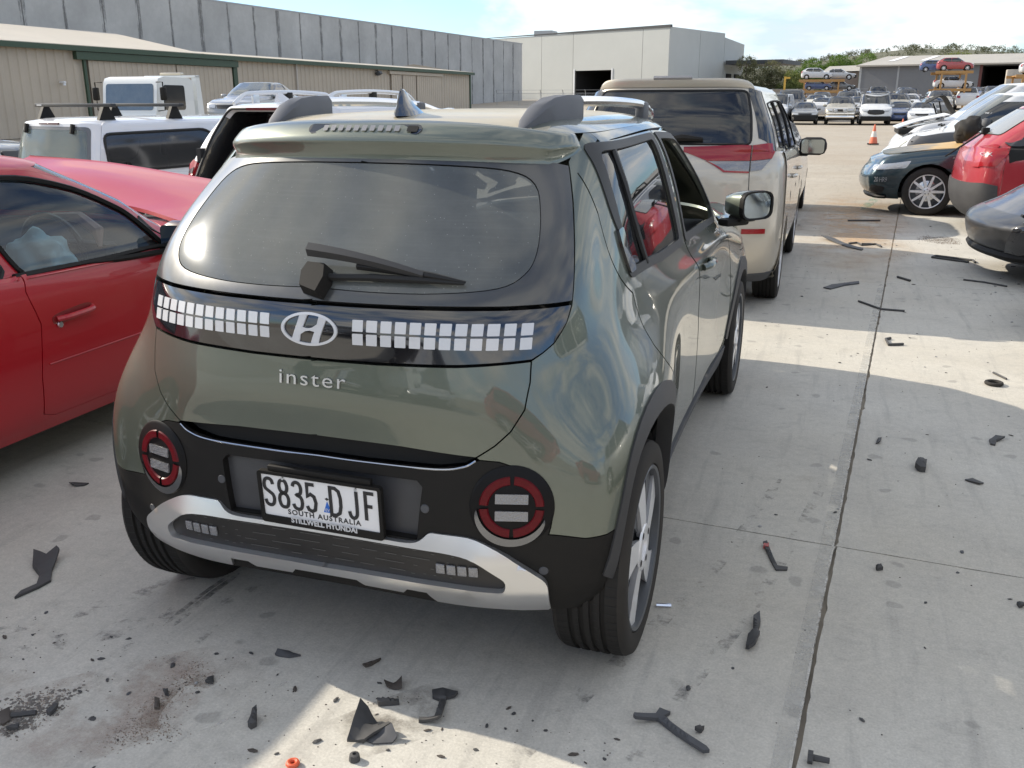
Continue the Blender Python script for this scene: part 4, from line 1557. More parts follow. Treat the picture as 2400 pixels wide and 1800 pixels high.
    sin_h = en(round_poly([(0, .440), (.245, .440), (.36, .440), (.425, .432), (.505, .372), (.500, .338), (.36, .345), (0, .340)], [0, .02, .03, .03, .015, .015, .03, 0], 3))
    skid_in = sym(sin_h)
    skid = sym(so + sb)
    def skoff(u, v):
        up = .022 - .026*np.clip((v-1.9)/.7, 0, 1)
        lo = .004 + .018*np.clip((v-.1)/1.0, 0, 1)
        return np.where(v > 1.5, up, lo)
    sk = panel('skid_plate', H, skid, M_SILVER, car, holes=[skid_in], step=(.12, .12), lip=.02, off=skoff)
    ins = panel('skid_insert', H, skid_in, mat('patterned black insert', (.008, .008, .008), rough=.45, dirt=.15, dirtcol=(.14, .12, .11)), car, step=(.2, .2), off=.004)
    r_ = random.Random(3)
    m = MB()
    for row_ in range(4):
        zz = .425 - row_*.022
        x_ = -.40
        while x_ < .40:
            L_ = r_.uniform(.03, .09) if abs(x_) < .25 else r_.uniform(.006, .012)
            vs = [(-L_/2, -.0007, .002), (L_/2, -.0007, .002), (L_/2, .0007, .002), (-L_/2, .0007, .002)]
            m.add(lay_rear(H, vs, x_+L_/2, zz+r_.choice((0, .004)), .004), [(0, 1, 2, 3)])
            x_ += L_ + r_.uniform(.012, .05)
    m.build('engraved_dashes', mat('grey print', (.11, .11, .105), rough=.6), ins, smooth=False)['kind'] = 'stuff'
    for sg in (-1, 1):
        for k in range(4):
            m = MB()
            ps = rrect(-.0115, -.0135, .0115, .0135, .002, 2)
            n = len(ps)
            vs = [(a, b, .004) for a, b in ps]+[(a*.8, b*.8, .0055) for a, b in ps]+[(a, b, 0) for a, b in ps]
            m.add(lay_rear(H, vs, sg*(.340+.0285*k), .388, .005), [tuple(range(n, 2*n))]+[(i, (i+1) % n, n+(i+1) % n, n+i) for i in range(n)]+[(i, 2*n+i, 2*n+(i+1) % n, (i+1) % n) for i in range(n)])
            m.build('reversing_lamp', M_CLEAR, ins)
    for sx in (-.36, -.165, .10, .33):
        m = MB()
        m.box((sx*.95, -.345, .263), (.10, .05, .03), (R(35), 0, 0), bev=.008)
        m.build('diffuser_tab', M_SILVER, sk)
    # --- number plate, hung a little crooked in its black frame
    pl = empty('number_plate', (.014, -.452, .527))
    pl.parent = car
    pl.rotation_euler = (R(90+4), R(0.6), 0)
    m = MB()
    hw, hh = .186*.93, .067*1.02
    fo, fi = rrect(-hw-.007, -hh-.009, hw+.007, hh+.006, .010, 4), rrect(-hw+.003, -hh+.012, hw-.003, hh-.003, .004, 4)
    n = len(fo)
    vs = [(*p, .009) for p in fo]+[(*p, .009) for p in fi]+[(*p, -.006) for p in fo]+[(*p, .003) for p in fi]
    fs = [(i, (i+1) % n, n+(i+1) % n, n+i) for i in range(n)]+[(i, 2*n+i, 2*n+(i+1) % n, (i+1) % n) for i in range(n)]+[(n+i, n+(i+1) % n, 3*n+(i+1) % n, 3*n+i) for i in range(n)]
    m.add(vs, fs)
    m.box((0, hh+.012, -.004), (.30, .018, .016), bev=.004)
    m.build('plate_frame', M_BLKPL, pl, angle=30)
    m = MB()
    m.box((0, 0, .002), (2*hw, 2*hh, .004))
    m.build('plate_sheet', mat('white plate', (.74, .74, .75), rough=.45, dirt=.12, dirtcol=(.5, .49, .47)), pl, smooth=False)
    ink = mat('black plate ink', (.018, .018, .02), rough=.45)
    def put(txt, size, x, y, name, fsx, sp, mt, z=.0045, bold=0, dep=.0006):
        vs, fs = text_geo(txt, size, dep, fsx, sp, bold)
        mm_ = MB()
        mm_.add([(a+x, b+y, c+z) for a, b, c in vs], fs)
        mm_.build(name, mt, pl, smooth=False)
    GL = {'S': [[(.92, .80), (.80, .95), (.5, 1), (.2, .95), (.06, .78), (.14, .62), (.5, .51), (.86, .40), (.95, .22), (.80, .05), (.5, 0), (.2, .05), (.06, .20)]],
          '8': [[(.5, .53), (.2, .60), (.10, .77), (.22, .95), (.5, 1), (.78, .95), (.90, .77), (.80, .60), (.5, .53), (.16, .45), (.04, .26), (.18, .05), (.5, 0), (.82, .05), (.96, .26), (.84, .45), (.5, .53)]],
          '3': [[(.08, .84), (.22, .96), (.5, 1), (.80, .94), (.92, .77), (.80, .59), (.45, .53), (.84, .45), (.96, .26), (.82, .05), (.5, 0), (.18, .05), (.04, .18)]],
          '5': [[(.90, 1), (.16, 1), (.12, .55), (.45, .64), (.80, .56), (.95, .33), (.82, .07), (.5, 0), (.18, .05), (.04, .18)]],
          'D': [[(.08, 0), (.08, 1), (.50, 1), (.82, .90), (.95, .65), (.95, .35), (.82, .10), (.50, 0), (.08, 0)]],
          'J': [[(.88, 1), (.88, .25), (.75, .06), (.48, 0), (.20, .06), (.06, .24)]],
          'F': [[(.08, 0), (.08, 1), (.92, 1)], [(.08, .52), (.74, .52)]]}
    gh = .078
    for ch, x, gw in zip('S835DJF', (-.150, -.107, -.066, -.025, .046, .097, .145), (.030, .029, .029, .029, .033, .027, .029)):
        mm_ = MB()
        for path in GL[ch]:
            p = [((a-.5)*gw, (b-.5)*gh) for a, b in path]
            if ch in 'S83J': p = crspline(p, 4)
            p = np.array(p)
            clo = np.allclose(p[0], p[-1])
            d = np.diff(p, axis=0)
            d /= np.linalg.norm(d, axis=1, keepdims=True)
            K = len(p)
            nn = []
            for k in range(K):
                d0 = d[k-1] if k > 0 else (d[-1] if clo else d[0])
                d1 = d[k] if k < K-1 else (d[0] if clo else d[-1])
                t_ = d0+d1
                t_ /= max(1e-6, np.linalg.norm(t_))
                q = np.array((-t_[1], t_[0]))
                nn.append(q/max(.6, abs(q @ np.array((-d0[1], d0[0])))))
            nn = np.array(nn)*.0046
            A, B = p+nn, p-nn
            vs = [(a+x, b+.013, .0058) for a, b in A]+[(a+x, b+.013, .0058) for a, b in B]+[(a+x, b+.013, .0035) for a, b in A]+[(a+x, b+.013, .0035) for a, b in B]
            fs = [(k, k+1, K+k+1, K+k) for k in range(K-1)]+[(k, 2*K+k, 2*K+k+1, k+1) for k in range(K-1)]+[(K+k, K+k+1, 3*K+k+1, 3*K+k) for k in range(K-1)]
            mm_.add(vs, fs)
        mm_.build('plate_character', ink, pl, smooth=False)
    m = MB()
    m.add([(.009, -.0225, .0047), (.033, -.0225, .0047), (.021, .011, .0047)], [(0, 1, 2)])
    m.build('plate_triangle', mat('blue sticker', (.02, .13, .52), rough=.4), pl, smooth=False)
    put('EV', .012, .021, -.015, 'triangle_lettering', (1, 1), 1, M_WHITE, z=.0052, dep=.0002)
    m = MB()
    m.add([(.0145, .0165, .0047), (.021, .012, .0047), (.0275, .0165, .0047), (.021, .021, .0047)], [(0, 1, 2, 3)])
    m.build('plate_mark', ink, pl, smooth=False)
    put('SOUTH AUSTRALIA', .0215, .008, -.0385, 'state_lettering', (1.0, .95), 1.18, ink, bold=.0003)
    put('STILLWELL HYUNDAI', .0212, .008, -.0585, 'frame_lettering', (.96, 1.0), 1.0, M_PIXEL, z=.0095, bold=.0006)
    for (x, y) in ((-.105, .058), (.107, .058)):
        m = MB()
        m.lathe([(.0085, .0001), (.0085, .004), (.004, .005)], 14, axis='Z', c=(x, y, -.001))
        m.build('plate_screw', M_CHROME, pl)
    # --- quarter panels (painted), one each side
    q_side = fl([(.085, 1.415), (.05, 1.34), (.02, 1.24), (.0, 1.13), (.03, 1.066), (.097, 1.019), (.113, .93), (.150, .86), (.215, .80), (.30, .745), (.345, .69)],
                ([4.6, 4.6, 4.6, 4.8, 5.0, 5.2, 5.3, 5.4, 5.7, 6, 6.1], [9.4, 8.9, 8.3, 7.6, 7.2, 6.8, 6, 5.6, 5, 4.4, 3.9]))
    ao = [p for p in ARO if p[1] > .60 and p[0] < .34 or p[0] < -.2 and p[1] > .53]
    ao = [(a, b-.012) for a, b in ao]
    archo = fl(ao, (np.linspace(5.9, 3.6, len(ao)), [3.8]*len(ao)))
    tg_o = [(p[0]+.012, p[1]) for p in tg_side]
    quarter = [(3.03, 9.0), (3.3, 9.35), (3.65, 9.7), (4.0, 10.0), (4.45, 10.0), (4.62, 9.6)] + q_side[1:] + archo + side[::-1] + btop[::-1] + [tg_side[-1]] + tg_side[::-1][1:] + bar_end[::-1][1:] + [(3.08, 7.6), (3.08, 8.4)]
    qmat = M_GREEN
    for mi in (False, True):
        qo = panel('quarter_panel', H, quarter, qmat, car, gap=GAP, lip=LIP, step=(.1, .13), mirror=mi)
    # --- wheel-arch mouldings and sills
    def trim(i, mi):
        cy, cz = AX[i]
        g0 = 5 if i == 0 else 10.2
        inn, outp = [(cy+a, b) for a, b in ARI], [(cy+a, b) for a, b in ARO[::-1]]
        if i == 1: inn, outp = [(2*cy-a if a < cy else a, b) for a, b in inn], [(2*cy-a if a < cy else a, b) for a, b in outp]
        if i == 1:
            inn = [(cy+RI*math.cos(R(a)), cz+RI*math.sin(R(a))) for a in np.linspace(8, 168, 20)]
            outp = [(cy+RO*math.cos(R(a)), cz+RO*math.sin(R(a))) for a in np.linspace(168, 8, 20)]
        inn = fl(inn, ([g0]*len(inn), [3]*len(inn)))
        outp = fl(outp, ([g0]*len(outp), [3.4]*len(outp)))
        o = panel('wheel_arch_trim', H, inn+outp, M_GREYPL if False else mat('grey black arch moulding', (.034, .034, .036), rough=.5, dirt=.2, dirtcol=(.11, .105, .10)), car, gap=.001, lip=.05, step=(.12, .2), mirror=mi, off=.006)
    for mi in (False, True):
        trim(0, mi)
        trim(1, mi)
        sill = fl([(.40, .30), (.40, .36), (.9, .335), (1.6, .335), (2.18, .36), (2.18, .30), (2.2, .245), (1.3, .245), (.39, .245)], ([6, 6, 7, 8.5, 9.4, 9.4, 9.4, 8, 6], [.6, 1.2, 1, 1, 1.2, .6, .1, .1, .1]))
        panel('sill_trim', H, sill, M_GREYPL, car, lip=.03, step=(.25, .2), mirror=mi, off=.006)
    # --- doors
    # window outlines on the flank
    wr_out = [(.105, 1.405), (.87, 1.418), (.955, 1.03), (.50, 1.045), (.045, 1.062), (.025, 1.13), (.04, 1.24), (.07, 1.33)]
    rd_win = fl(round_poly([(.165, 1.39), (.80, 1.40), (.885, 1.062), (.50, 1.07), (.165, 1.083), (.112, 1.20)], [.03, .02, .03, 0, .02, .05], 3), None)
    fd_win = fl(round_poly([(.945, 1.398), (1.36, 1.380), (1.94, 1.075), (1.88, 1.025), (1.40, 1.050), (1.03, 1.062)], [.02, .12, .04, .02, 0, .03], 4), None)
    rdoor = fl([(.085, 1.415), (.88, 1.428), (.925, 1.30), (.995, 1.04), (1.13, .92), (1.20, .78), (1.24, .66), (1.24, .36), (.41, .36), (.405, .45), (.385, .57), (.345, .69), (.30, .745), (.215, .80), (.15, .86), (.113, .93), (.097, 1.019), (.03, 1.066), (.0, 1.13), (.02, 1.24), (.05, 1.34)],
               ([4.7, 7.3, 7.4, 7.5, 7.7, 7.8, 7.9, 7.9, 6.3, 6.3, 6.2, 6.1, 6, 5.7, 5.4, 5.3, 5.2, 5, 4.8, 4.6, 4.6], [9.4, 9.6, 8.5, 7, 6, 4.8, 3.7, 1.3, 1.3, 2, 3, 3.9, 4.4, 5, 5.6, 6, 6.8, 7.2, 7.6, 8.3, 8.9]))
    fdoor = fl([(.885, 1.428), (1.33, 1.408), (1.55, 1.32), (1.98, 1.075), (2.10, .985), (2.14, .86), (2.17, .70), (2.18, .50), (2.17, .36), (1.245, .36), (1.245, .66), (1.205, .78), (1.135, .92), (1.0, 1.04), (.93, 1.30)],
               ([7.3, 8.8, 9, 9.3, 9.6, 9.5, 9.4, 9.4, 9.3, 7.9, 7.9, 7.8, 7.7, 7.5, 7.4], [9.6, 9.5, 8.8, 7.2, 6.6, 5.5, 4.2, 2.5, 1.3, 1.3, 3.7, 4.8, 6, 7, 8.5]))
    M_TRIM = mat('matt black window trim', (.018, .018, .018), rough=.5, dirt=.12, dirtcol=(.1, .1, .1))
    def frame(outl, inn, nm, par, mi):
        return panel(nm, H, outl, M_TRIM, par, holes=[inn], step=(.15, .2), mirror=mi, off=.004, lip=.008)
    fr_r = fl(round_poly([(.130, 1.412), (.852, 1.42), (.945, 1.035), (.50, 1.043), (.095, 1.058), (.075, 1.15)], [.03, .015, .02, 0, .03, .05], 3))
    fr_f = fl(round_poly([(.905, 1.420), (1.36, 1.402), (1.99, 1.072), (1.93, .998), (1.40, 1.020), (1.005, 1.035)], [.015, .13, .02, .02, 0, .02], 4))
    for mi in (False, True):
        d = panel('rear_door', H, rdoor, M_GREEN, car, holes=[rd_win], gap=GAP, lip=LIP, step=(.15, .18), mirror=mi)
        frame(fr_r, rd_win, 'window_frame', d, mi)
        panel('window_pane', H, rd_win, M_GLASSS, d, step=(.2, .3), mirror=mi, off=-.006)
        sx = -1 if mi else 1
        m = MB()                                          # upright between pane and quarter light
        q = np.array(fl([(.275, 1.39), (.265, 1.30), (.275, 1.15), (.30, 1.07)]))
        pp = H.S(q[:, 0], q[:, 1], .0)*np.array([sx, 1, 1])
        m.tube(pp, .009, 6)
        m.build('glazing_bar', M_TRIM, d)
        # hidden pull handle in the rear pillar
        hp = fl(round_poly([(.075, 1.19), (.115, 1.195), (.150, 1.075), (.095, 1.072)], .008, 3))
        panel('door_handle', H, hp, M_GLOSSBLK, d, step=(.1, .2), mirror=mi, off=.009, lip=.01)
        f = panel('front_door', H, fdoor, M_GREEN, car, holes=[fd_win], gap=GAP, lip=LIP, step=(.15, .18), mirror=mi)
        frame(fr_f, fd_win, 'window_frame', f, mi)
        if mi: panel('window_pane', H, fd_win, M_GLASSS, f, step=(.2, .3), mirror=mi, off=-.006)
        m = MB()                                          # bar handle over a cup
        q = np.array(fl([(1.23, .905), (1.27, .91), (1.36, .912), (1.42, .905)], ([7.9, 8, 8.1, 8.2], 6)))
        pp = H.S(q[:, 0], q[:, 1], [.004, .030, .030, .004])*np.array([sx, 1, 1])
        m.tube(crspline(pp, 4), .014, 8)
        m.build('door_handle', M_GREEN, f)
        # front wing
        wing = fl([(2.105, .985), (2.145, .86), (2.175, .70), (2.19, .50), (2.19, .40)], ([9.6, 9.5, 9.4, 9.4, 9.4], [6.6, 5.5, 4.2, 2.5, 1.8])) + \
            fl([p for p in arc(2.58, .308, .412, 168, 20, 16)], (np.linspace(9.4, 11.2, 17), np.concatenate([np.linspace(1.8, 4.6, 9), np.linspace(4.5, 2, 8)]))) + [(11.6, 2.0), (11.7, 3.5), (11.75, 5.0), (11.5, 6.0), (10.9, 6.05), (10.4, 6.3), (10.0, 6.7)]
        panel('front_wing', H, wing, M_GREEN, car, gap=GAP, lip=LIP, step=(.2, .25), mirror=mi)
    # --- front end: bumper, bonnet (buckled), windscreen
    fb = [(11.62, 2.0), (11.72, 3.5), (11.77, 5.0), (12.3, 5.4), (13, 5.5), (14, 5.5), (15, 5.5), (15.7, 5.4), (16.23, 5.0), (16.28, 3.5), (16.38, 2.0), (16.3, .1), (14, .02), (11.7, .1)]
    panel('front_bumper', H, fb, M_GREEN, car, gap=GAP, lip=LIP, step=(.3, .3))
    bn = [(10.15, 6.72), (10.95, 6.1), (11.5, 6.05), (11.8, 5.1), (13, 5.55), (14, 5.55), (15, 5.55), (16.2, 5.1), (16.5, 6.05), (17.05, 6.1), (17.85, 6.72), (17, 6.95), (15.5, 6.98), (14, 7), (12.5, 6.98), (11, 6.95)]
    def buck(u, v):
        return .01 + .09*np.exp(-((u-11.9)/1.2)**2)*np.exp(-((v-6.25)/.4)**2)
    panel('bonnet', H, bn, M_GREEN, car, gap=GAP, lip=LIP, step=(.25, .15), off=buck)
    ws = round_poly([(10.3, 7.1), (10.15, 8), (9.95, 9.35), (12, 9.45), (14, 9.5), (16, 9.45), (18.05, 9.35), (17.85, 8), (17.7, 7.1), (14, 7.05)], 0)
    panel('windscreen', H, ws, M_GLASSC, car, step=(.4, .4))
    for sx in (False, True):
        ap = [(9.75, 7.15), (10.28, 7.08), (10.13, 8), (9.93, 9.37), (9.6, 9.7), (8.95, 9.62), (9.2, 9.3), (9.55, 8)]
        panel('windscreen_pillar', H, ap, M_GREEN, car, step=(.2, .3), mirror=sx, lip=.02, off=-.002)
    # --- roof side rails of the body, roof skin
    for sx in (False, True):
        can = [(4.47, 9.98), (4.64, 9.6), (4.75, 9.42), (5.5, 9.56), (6.5, 9.62), (7.3, 9.66), (8.3, 9.66), (8.93, 9.64), (9.6, 9.72), (9.8, 9.98), (9, 9.99), (7, 9.99)]
        panel('roof_edge', H, can, M_GREEN, car, mirror=sx, step=(.25, .15))
    uu = np.concatenate([np.linspace(0, 5, 30), np.linspace(5, 14, 40)])
    ed = H.S(uu, np.full(len(uu), 9.97))
    ringp = np.concatenate([ed, (ed*[-1, 1, 1])[::-1][1:-1]])
    rp = ringp[:, :2]
    gx = np.array([(x, y) for x in np.arange(-.6, .61, .035) for y in np.arange(-.1, 1.7, .06)])
    ok = inpoly(gx, rp)
    gx = gx[ok]
    gx = gx[segdist(gx, rp) > .015]
    allp = np.concatenate([rp, gx])
    n = len(rp)
    rr_ = delaunay_2d_cdt([Vector(p) for p in allp], [(i, (i+1) % n) for i in range(n)], [], 1, 1e-6)
    V2 = np.array([tuple(p) for p in rr_[0]])
    zE = []
    for p in V2:
        k = int(np.argmin(np.sum((rp-p)**2, 1)))
        d = segdist(np.array([p]), rp)[0]
        zE.append(ringp[k, 2])
    d = segdist(V2, rp)
    # smooth edge height by y
    ys = V2[:, 1]
    zE = np.interp(ys, [-.03, .1, .3, .7, 1.05, 1.3, 1.63], [1.44, 1.44, 1.441, 1.446, 1.446, 1.44, 1.437])
    Z = zE + .052*(1-np.exp(-d/.11))
    m = MB()
    m.add([(p[0], p[1], z) for p, z in zip(V2, Z)], [tuple(f) for f in rr_[2]])
    m.m = [1 if abs(sum(m.v[i][0] for i in f)/3) > np.interp(sum(m.v[i][1] for i in f)/3, [.0, .1, .4, .9, 1.7], [9, .40, .43, .46, .45]) else 0 for f in m.f]
    roof = m.build('roof', [M_ROOFDUST, M_GREEN], car, angle=80)
    def roofz(x, y):
        dd = segdist(np.array([(x, y)]), rp)[0]
        return float(np.interp(y, [-.03, .1, .3, .7, 1.05, 1.3, 1.63], [1.44, 1.44, 1.441, 1.446, 1.446, 1.44, 1.437]) + .052*(1-math.exp(-dd/.11)))
    # --- spoiler over the rear window with the high brake light
    m = MB()
    us = np.linspace(-3.5, 3.5, 71)
    prof = [(8.90, -.004), (9.02, .010), (9.06, .034), (9.10, .041), (9.2, .043), (9.5, .040), (9.8, .034), (9.92, .024), (9.99, .006), (9.97, -.01)]
    grid = []
    for u in us:
        t = max(0., 1-(abs(u)/3.5)**5)
        row_ = []
        for (v, o) in prof:
            vv = v + .42*max(0, abs(u)-2.6)*(9.99-v)/1.1*.9 if abs(u) > 2.6 else v
            row_.append(H.S([u], [min(vv, 9.99)], o*t + .001)[0])
        grid.append(row_)
    K = len(prof)
    m.add([p for r0 in grid for p in r0], [(i*K+j, (i+1)*K+j, (i+1)*K+j+1, i*K+j+1) for i in range(len(us)-1) for j in range(K-1)])
    sp = m.build('spoiler', M_GREEN, car, angle=50)
    m = MB()
    def lay_sp(pts, off):
        a = np.array(pts)
        return H.S(a[:, 0]/.195, 9.36 + a[:, 1]/.105, .040 + off)
    ps = rrect(-.160, -.0145, .160, .0145, .0140, 5)
    n = len(ps)
    m.add(list(lay_sp(ps, .005))+list(lay_sp(ps, -.006)), [tuple(range(n))]+[(i, n+i, n+(i+1) % n, (i+1) % n) for i in range(n)], 0)
    for k in range(10):
        x0 = -.107 + k*.0225
        q = rrect(x0-.0068, -.0085, x0+.0068, .0085, .001, 1)
        m.add(lay_sp(q, .0062), [tuple(range(len(q)))], 1)
    q = rrect(.122, -.0095, .150, .0085, .003, 2)
    m.add(lay_sp(q, .0060), [tuple(range(len(q)))], 2)
    m.build('brake_light', [M_GLOSSBLK, mat('pale lamp tile', (.21, .205, .21), rough=.3, coat=.6), M_UNDER], sp, smooth=False)
    # --- roof rails
    for sg in (-1, 1):
        ra = MB()
        P = [(sg*x, y, roofz(x, y)+h) for x, y, h in ((.425, .40, .043), (.44, .60, .044), (.463, .95, .044), (.472, 1.30, .044), (.462, 1.50, .036), (.445, 1.60, .018), (.437, 1.65, -.006))]
        ra.tube(crspline(P, 5), .0165, 10)
        rail = ra.build('roof_rail', M_CHROME if False else mat('polished rail', (.74, .75, .77), rough=.16, metal=1), car)
        ft = MB()
        # rear foot: a tapering wedge
        secs = []
        for (y, hw_, hh_, xc) in ((.055, .006, .002, .388), (.10, .020, .016, .392), (.17, .029, .040, .400), (.25, .031, .055, .409), (.35, .031, .062, .419), (.455, .030, .063, .429), (.465, .026, .060, .430)):
            z0 = roofz(xc, y)-.012
            secs.append([(sg*(xc-hw_), y, z0), (sg*(xc-hw_), y, z0+.012+hh_*.75), (sg*(xc-hw_*.62), y, z0+.012+hh_), (sg*(xc+hw_*.62), y, z0+.012+hh_), (sg*(xc+hw_), y, z0+.012+hh_*.75), (sg*(xc+hw_), y, z0-.012)])
        vs = [p for s_ in secs for p in s_]
        fs = [(i*6+j, i*6+(j+1) % 6, (i+1)*6+(j+1) % 6, (i+1)*6+j) for i in range(len(secs)-1) for j in range(6)] + [tuple(range(6)), tuple(range(len(secs)*6-6, len(secs)*6))]
        ft.add(vs, fs)
        ft.build('rail_foot', mat('dusty dark rail foot', (.055, .058, .066), rough=.5, dirt=.3, dirtcol=(.2, .2, .215)), rail, angle=40)
        ft = MB()
        ft.box((sg*.472, 1.30, roofz(.472, 1.30)+.022), (.036, .10, .072), bev=.012)
        ft.build('rail_foot', MATS['dusty dark rail foot'], rail)
    # --- shark-fin aerial
    m = MB()
    secs = []
    for (t, hw_, y0, y1, z) in ((0, .026, .10, .32, 0), (.12, .021, .105, .29, .012), (.3, .014, .115, .245, .028), (.6, .009, .128, .205, .050), (.9, .0055, .138, .178, .068), (1, .002, .143, .165, .074)):
        zz = roofz(0, .2)-.003+z
        L_ = y1-y0
        secs.append([(0, y0, zz), (hw_*.8, y0+L_*.15, zz), (hw_, y0+L_*.4, zz), (hw_*.6, y0+L_*.75, zz), (0, y1, zz), (-hw_*.6, y0+L_*.75, zz), (-hw_, y0+L_*.4, zz), (-hw_*.8, y0+L_*.15, zz)])
    vs = [p for s_ in secs for p in s_]
    fs = [(i*8+j, i*8+(j+1) % 8, (i+1)*8+(j+1) % 8, (i+1)*8+j) for i in range(len(secs)-1) for j in range(8)] + [tuple(range(len(secs)*8-8, len(secs)*8))]
    m.add(vs, fs)
    m.build('aerial', mat('gloss black aerial', (.012, .013, .016), rough=.15, coat=1), car, angle=60)
    # --- rear wiper
    w = empty('rear_wiper', (0, 0, 0)); w.parent = car
    def W(x, z, off):
        q = H.uv([x], [z], 'x', (x/.22, 7.2))
        return H.S(q[:, 0], q[:, 1], off)[0]
    m = MB()
    foot = [(-.030, 1.066), (.030, 1.054), (.042, 1.088), (.030, 1.118), (-.030, 1.120), (-.040, 1.098)]
    base = [W(x, z, .001) for x, z in foot]
    top = [W(x*.78, 1.092+(z-1.092)*.85, .040) for x, z in foot]
    n = 6
    m.add(base+top, [tuple(range(n, 2*n))]+[(i, (i+1) % n, n+(i+1) % n, n+i) for i in range(n)])
    m.build('wiper_base', M_BLKPL, w, angle=25)
    m = MB()
    # arm: broad hood tapering to the right
    K = 12
    secs = []
    for k in range(K+1):
        t = k/K
        x = -.026 + .30*t
        zc_ = 1.138 - .004*t - .026*t*t
        hh_ = .0135*(1-.45*t)
        th = .024*(1-.5*t)
        o0 = .050 - .030*t
        a = W(x, zc_+hh_, o0-.004); b = W(x, zc_+hh_*.5, o0+th*.5); c = W(x, zc_-hh_*.6, o0+th*.5); d = W(x, zc_-hh_, o0-.006)
        secs.append([a, b, c, d])
    vs = [p for s_ in secs for p in s_]
    fs = [(i*4+j, i*4+(j+1) % 4, (i+1)*4+(j+1) % 4, (i+1)*4+j) for i in range(K) for j in range(4)]+[(0, 1, 2, 3), (4*K+3, 4*K+2, 4*K+1, 4*K)]
    m.add(vs, fs)
    m.build('wiper_arm', mat('worn black wiper', (.026, .026, .027), rough=.5), w, angle=40)
    m = MB()
    m.tube([W(.03, 1.099, .012), W(.14, 1.102, .012), W(.26, 1.101, .012), W(.373, 1.096, .010)], [.009, .009, .009, .004], 6)
    m.tube([W(.10, 1.124, .016), W(.22, 1.116, .016), W(.30, 1.107, .016), W(.376, 1.098, .012)], [.011, .011, .009, .003], 6)
    m.build('wiper_blade', M_SHADOWGAP, w)
    # --- wheels
    for (y, sgs) in ((0, (-1, 1)), (2.58, (-1, 1))):
        for sg in sgs:
            wheel(car, sg*.688, y, .308, .308, .205, .234, sg, 'star')
    # --- mirrors
    for sg in (-1, 1):
        mo = MB()
        secs = []
        cx, cy, cz = sg*.835, 2.08, 1.06
        prof = []
        for k in range(20):
            a = 2*math.pi*k/20
            ca, sa = math.cos(a), math.sin(a)
            e = lambda t: math.copysign(abs(t)**.55, t)
            prof.append((e(ca)*.098, e(sa)*.066))
        for (dy, s_) in ((-.045, .98), (-.05, 1.0), (-.02, 1.02), (.03, .95), (.075, .75), (.10, .45), (.108, .1)):
            secs.append([(cx+sg*p[0]*s_ - sg*(.03 if dy > .05 else 0)*.5, cy+dy - .10*p[0]*0, cz+p[1]*s_) for p in prof])
        vs = [p for q in secs for p in q]
        fs = [(i*20+j, i*20+(j+1) % 20, (i+1)*20+(j+1) % 20, (i+1)*20+j) for i in range(len(secs)-1) for j in range(20)]+[tuple(range(120, 140))]
        mo.add(vs, fs, 0)
        piv = Vector((sg*.80, 2.10, 1.06)); Mr = Matrix.Rotation(sg*R(50), 4, 'Z')
        rotm = Matrix.Translation(piv) @ Mr @ Matrix.Translation(-piv)
        mir_o = mo.build('side_mirror', [M_GREEN], car, angle=60)
        mm2 = MB()
        rim_ = [(cx+sg*p[0], cy-.052, cz+p[1]) for p in prof]
        rin = [(cx+sg*p[0]*.88, cy-.050, cz+p[1]*.88) for p in prof]
        rou = [(cx+sg*p[0]*1.02, cy-.03, cz+p[1]*1.02) for p in prof]
        mm2.add(rim_+rin+rou, [(i, (i+1) % 20, 20+(i+1) % 20, 20+i) for i in range(20)]+[(i, 40+i, 40+(i+1) % 20, (i+1) % 20) for i in range(20)])
        mm2.build('mirror_rim', M_BLKPL, mir_o)
        mm2 = MB()
        mm2.add([(p[0], p[1]+.004, p[2]) for p in rin], [tuple(range(20))])
        mm2.build('mirror_glass', M_MIRR, mir_o, smooth=False)
        mir_o.matrix_local = rotm
        mm2 = MB()
        mm2.box((sg*.755, 2.10, .985), (.14, .07, .035), bev=.012)
        mm2.box((sg*.80, 2.09, 1.0), (.10, .09, .03), bev=.012)
        mm2.build('mirror_arm', M_BLKPL, mir_o)
    # --- cabin and underbody
    m = MB()
    m.box((0, 1.1, .30), (1.30, 1.45, .12))
    m.box((0, 2.35, .55), (1.25, .1, .6))
    m.box((0, 1.30, .20), (1.30, 1.7, .08))
    m.box((0, 1.45, .22), (.86, 3.2, .08))
    m.box((0, -.2, .30), (1.05, .3, .05))
    for y in (0, 2.58):
        for sg in (-1, 1):
            m.lathe([(sg*.74, .36), (sg*.52, .36), (sg*.50, .001)], 24, c=(0, y, .318), a0=R(15), a1=R(150))
    m.build('underbody', M_UNDER, car)
    m = MB()
    m.box((0, .55, .50), (1.28, .9, .06))
    m.box((0, -.10, .66), (.96, .3, .42))
    m.box((0, 2.15, .82), (1.28, .45, .28), bev=.05)
    for sx in (-.37, 0.0, .37):
        m.box((sx, .55, .72), (.36 if sx else .3, .16, .55), (R(-14), 0, 0), bev=.05)
        m.box((sx, .43, 1.06), (.25, .09, .16), (R(-12), 0, 0), bev=.035)
    for sx in (-.36, .36):
        m.box((sx, 1.45, .75), (.48, .16, .62), (R(-16), 0, 0), bev=.06)
        m.box((sx, 1.32, 1.14), (.27, .10, .20), (R(-12), 0, 0), bev=.04)
    for sg in (-1, 1):
        m.box((sg*.665, 1.6, .70), (.05, 1.0, .5), bev=.02)
    m.build('cabin_seats', M_SEAT, car)
    # dark lining on the inside of the tailgate and pillars
    lin = [(-5.0, 6.9), (5.0, 6.9), (4.6, 5.0), (3, 4.4), (-3, 4.4), (-4.6, 5.0)]
    panel('tailgate_lining', H, lin, M_INTERIOR, car, off=-.06, step=(.4, .4))
    return car
hero = build_hero()

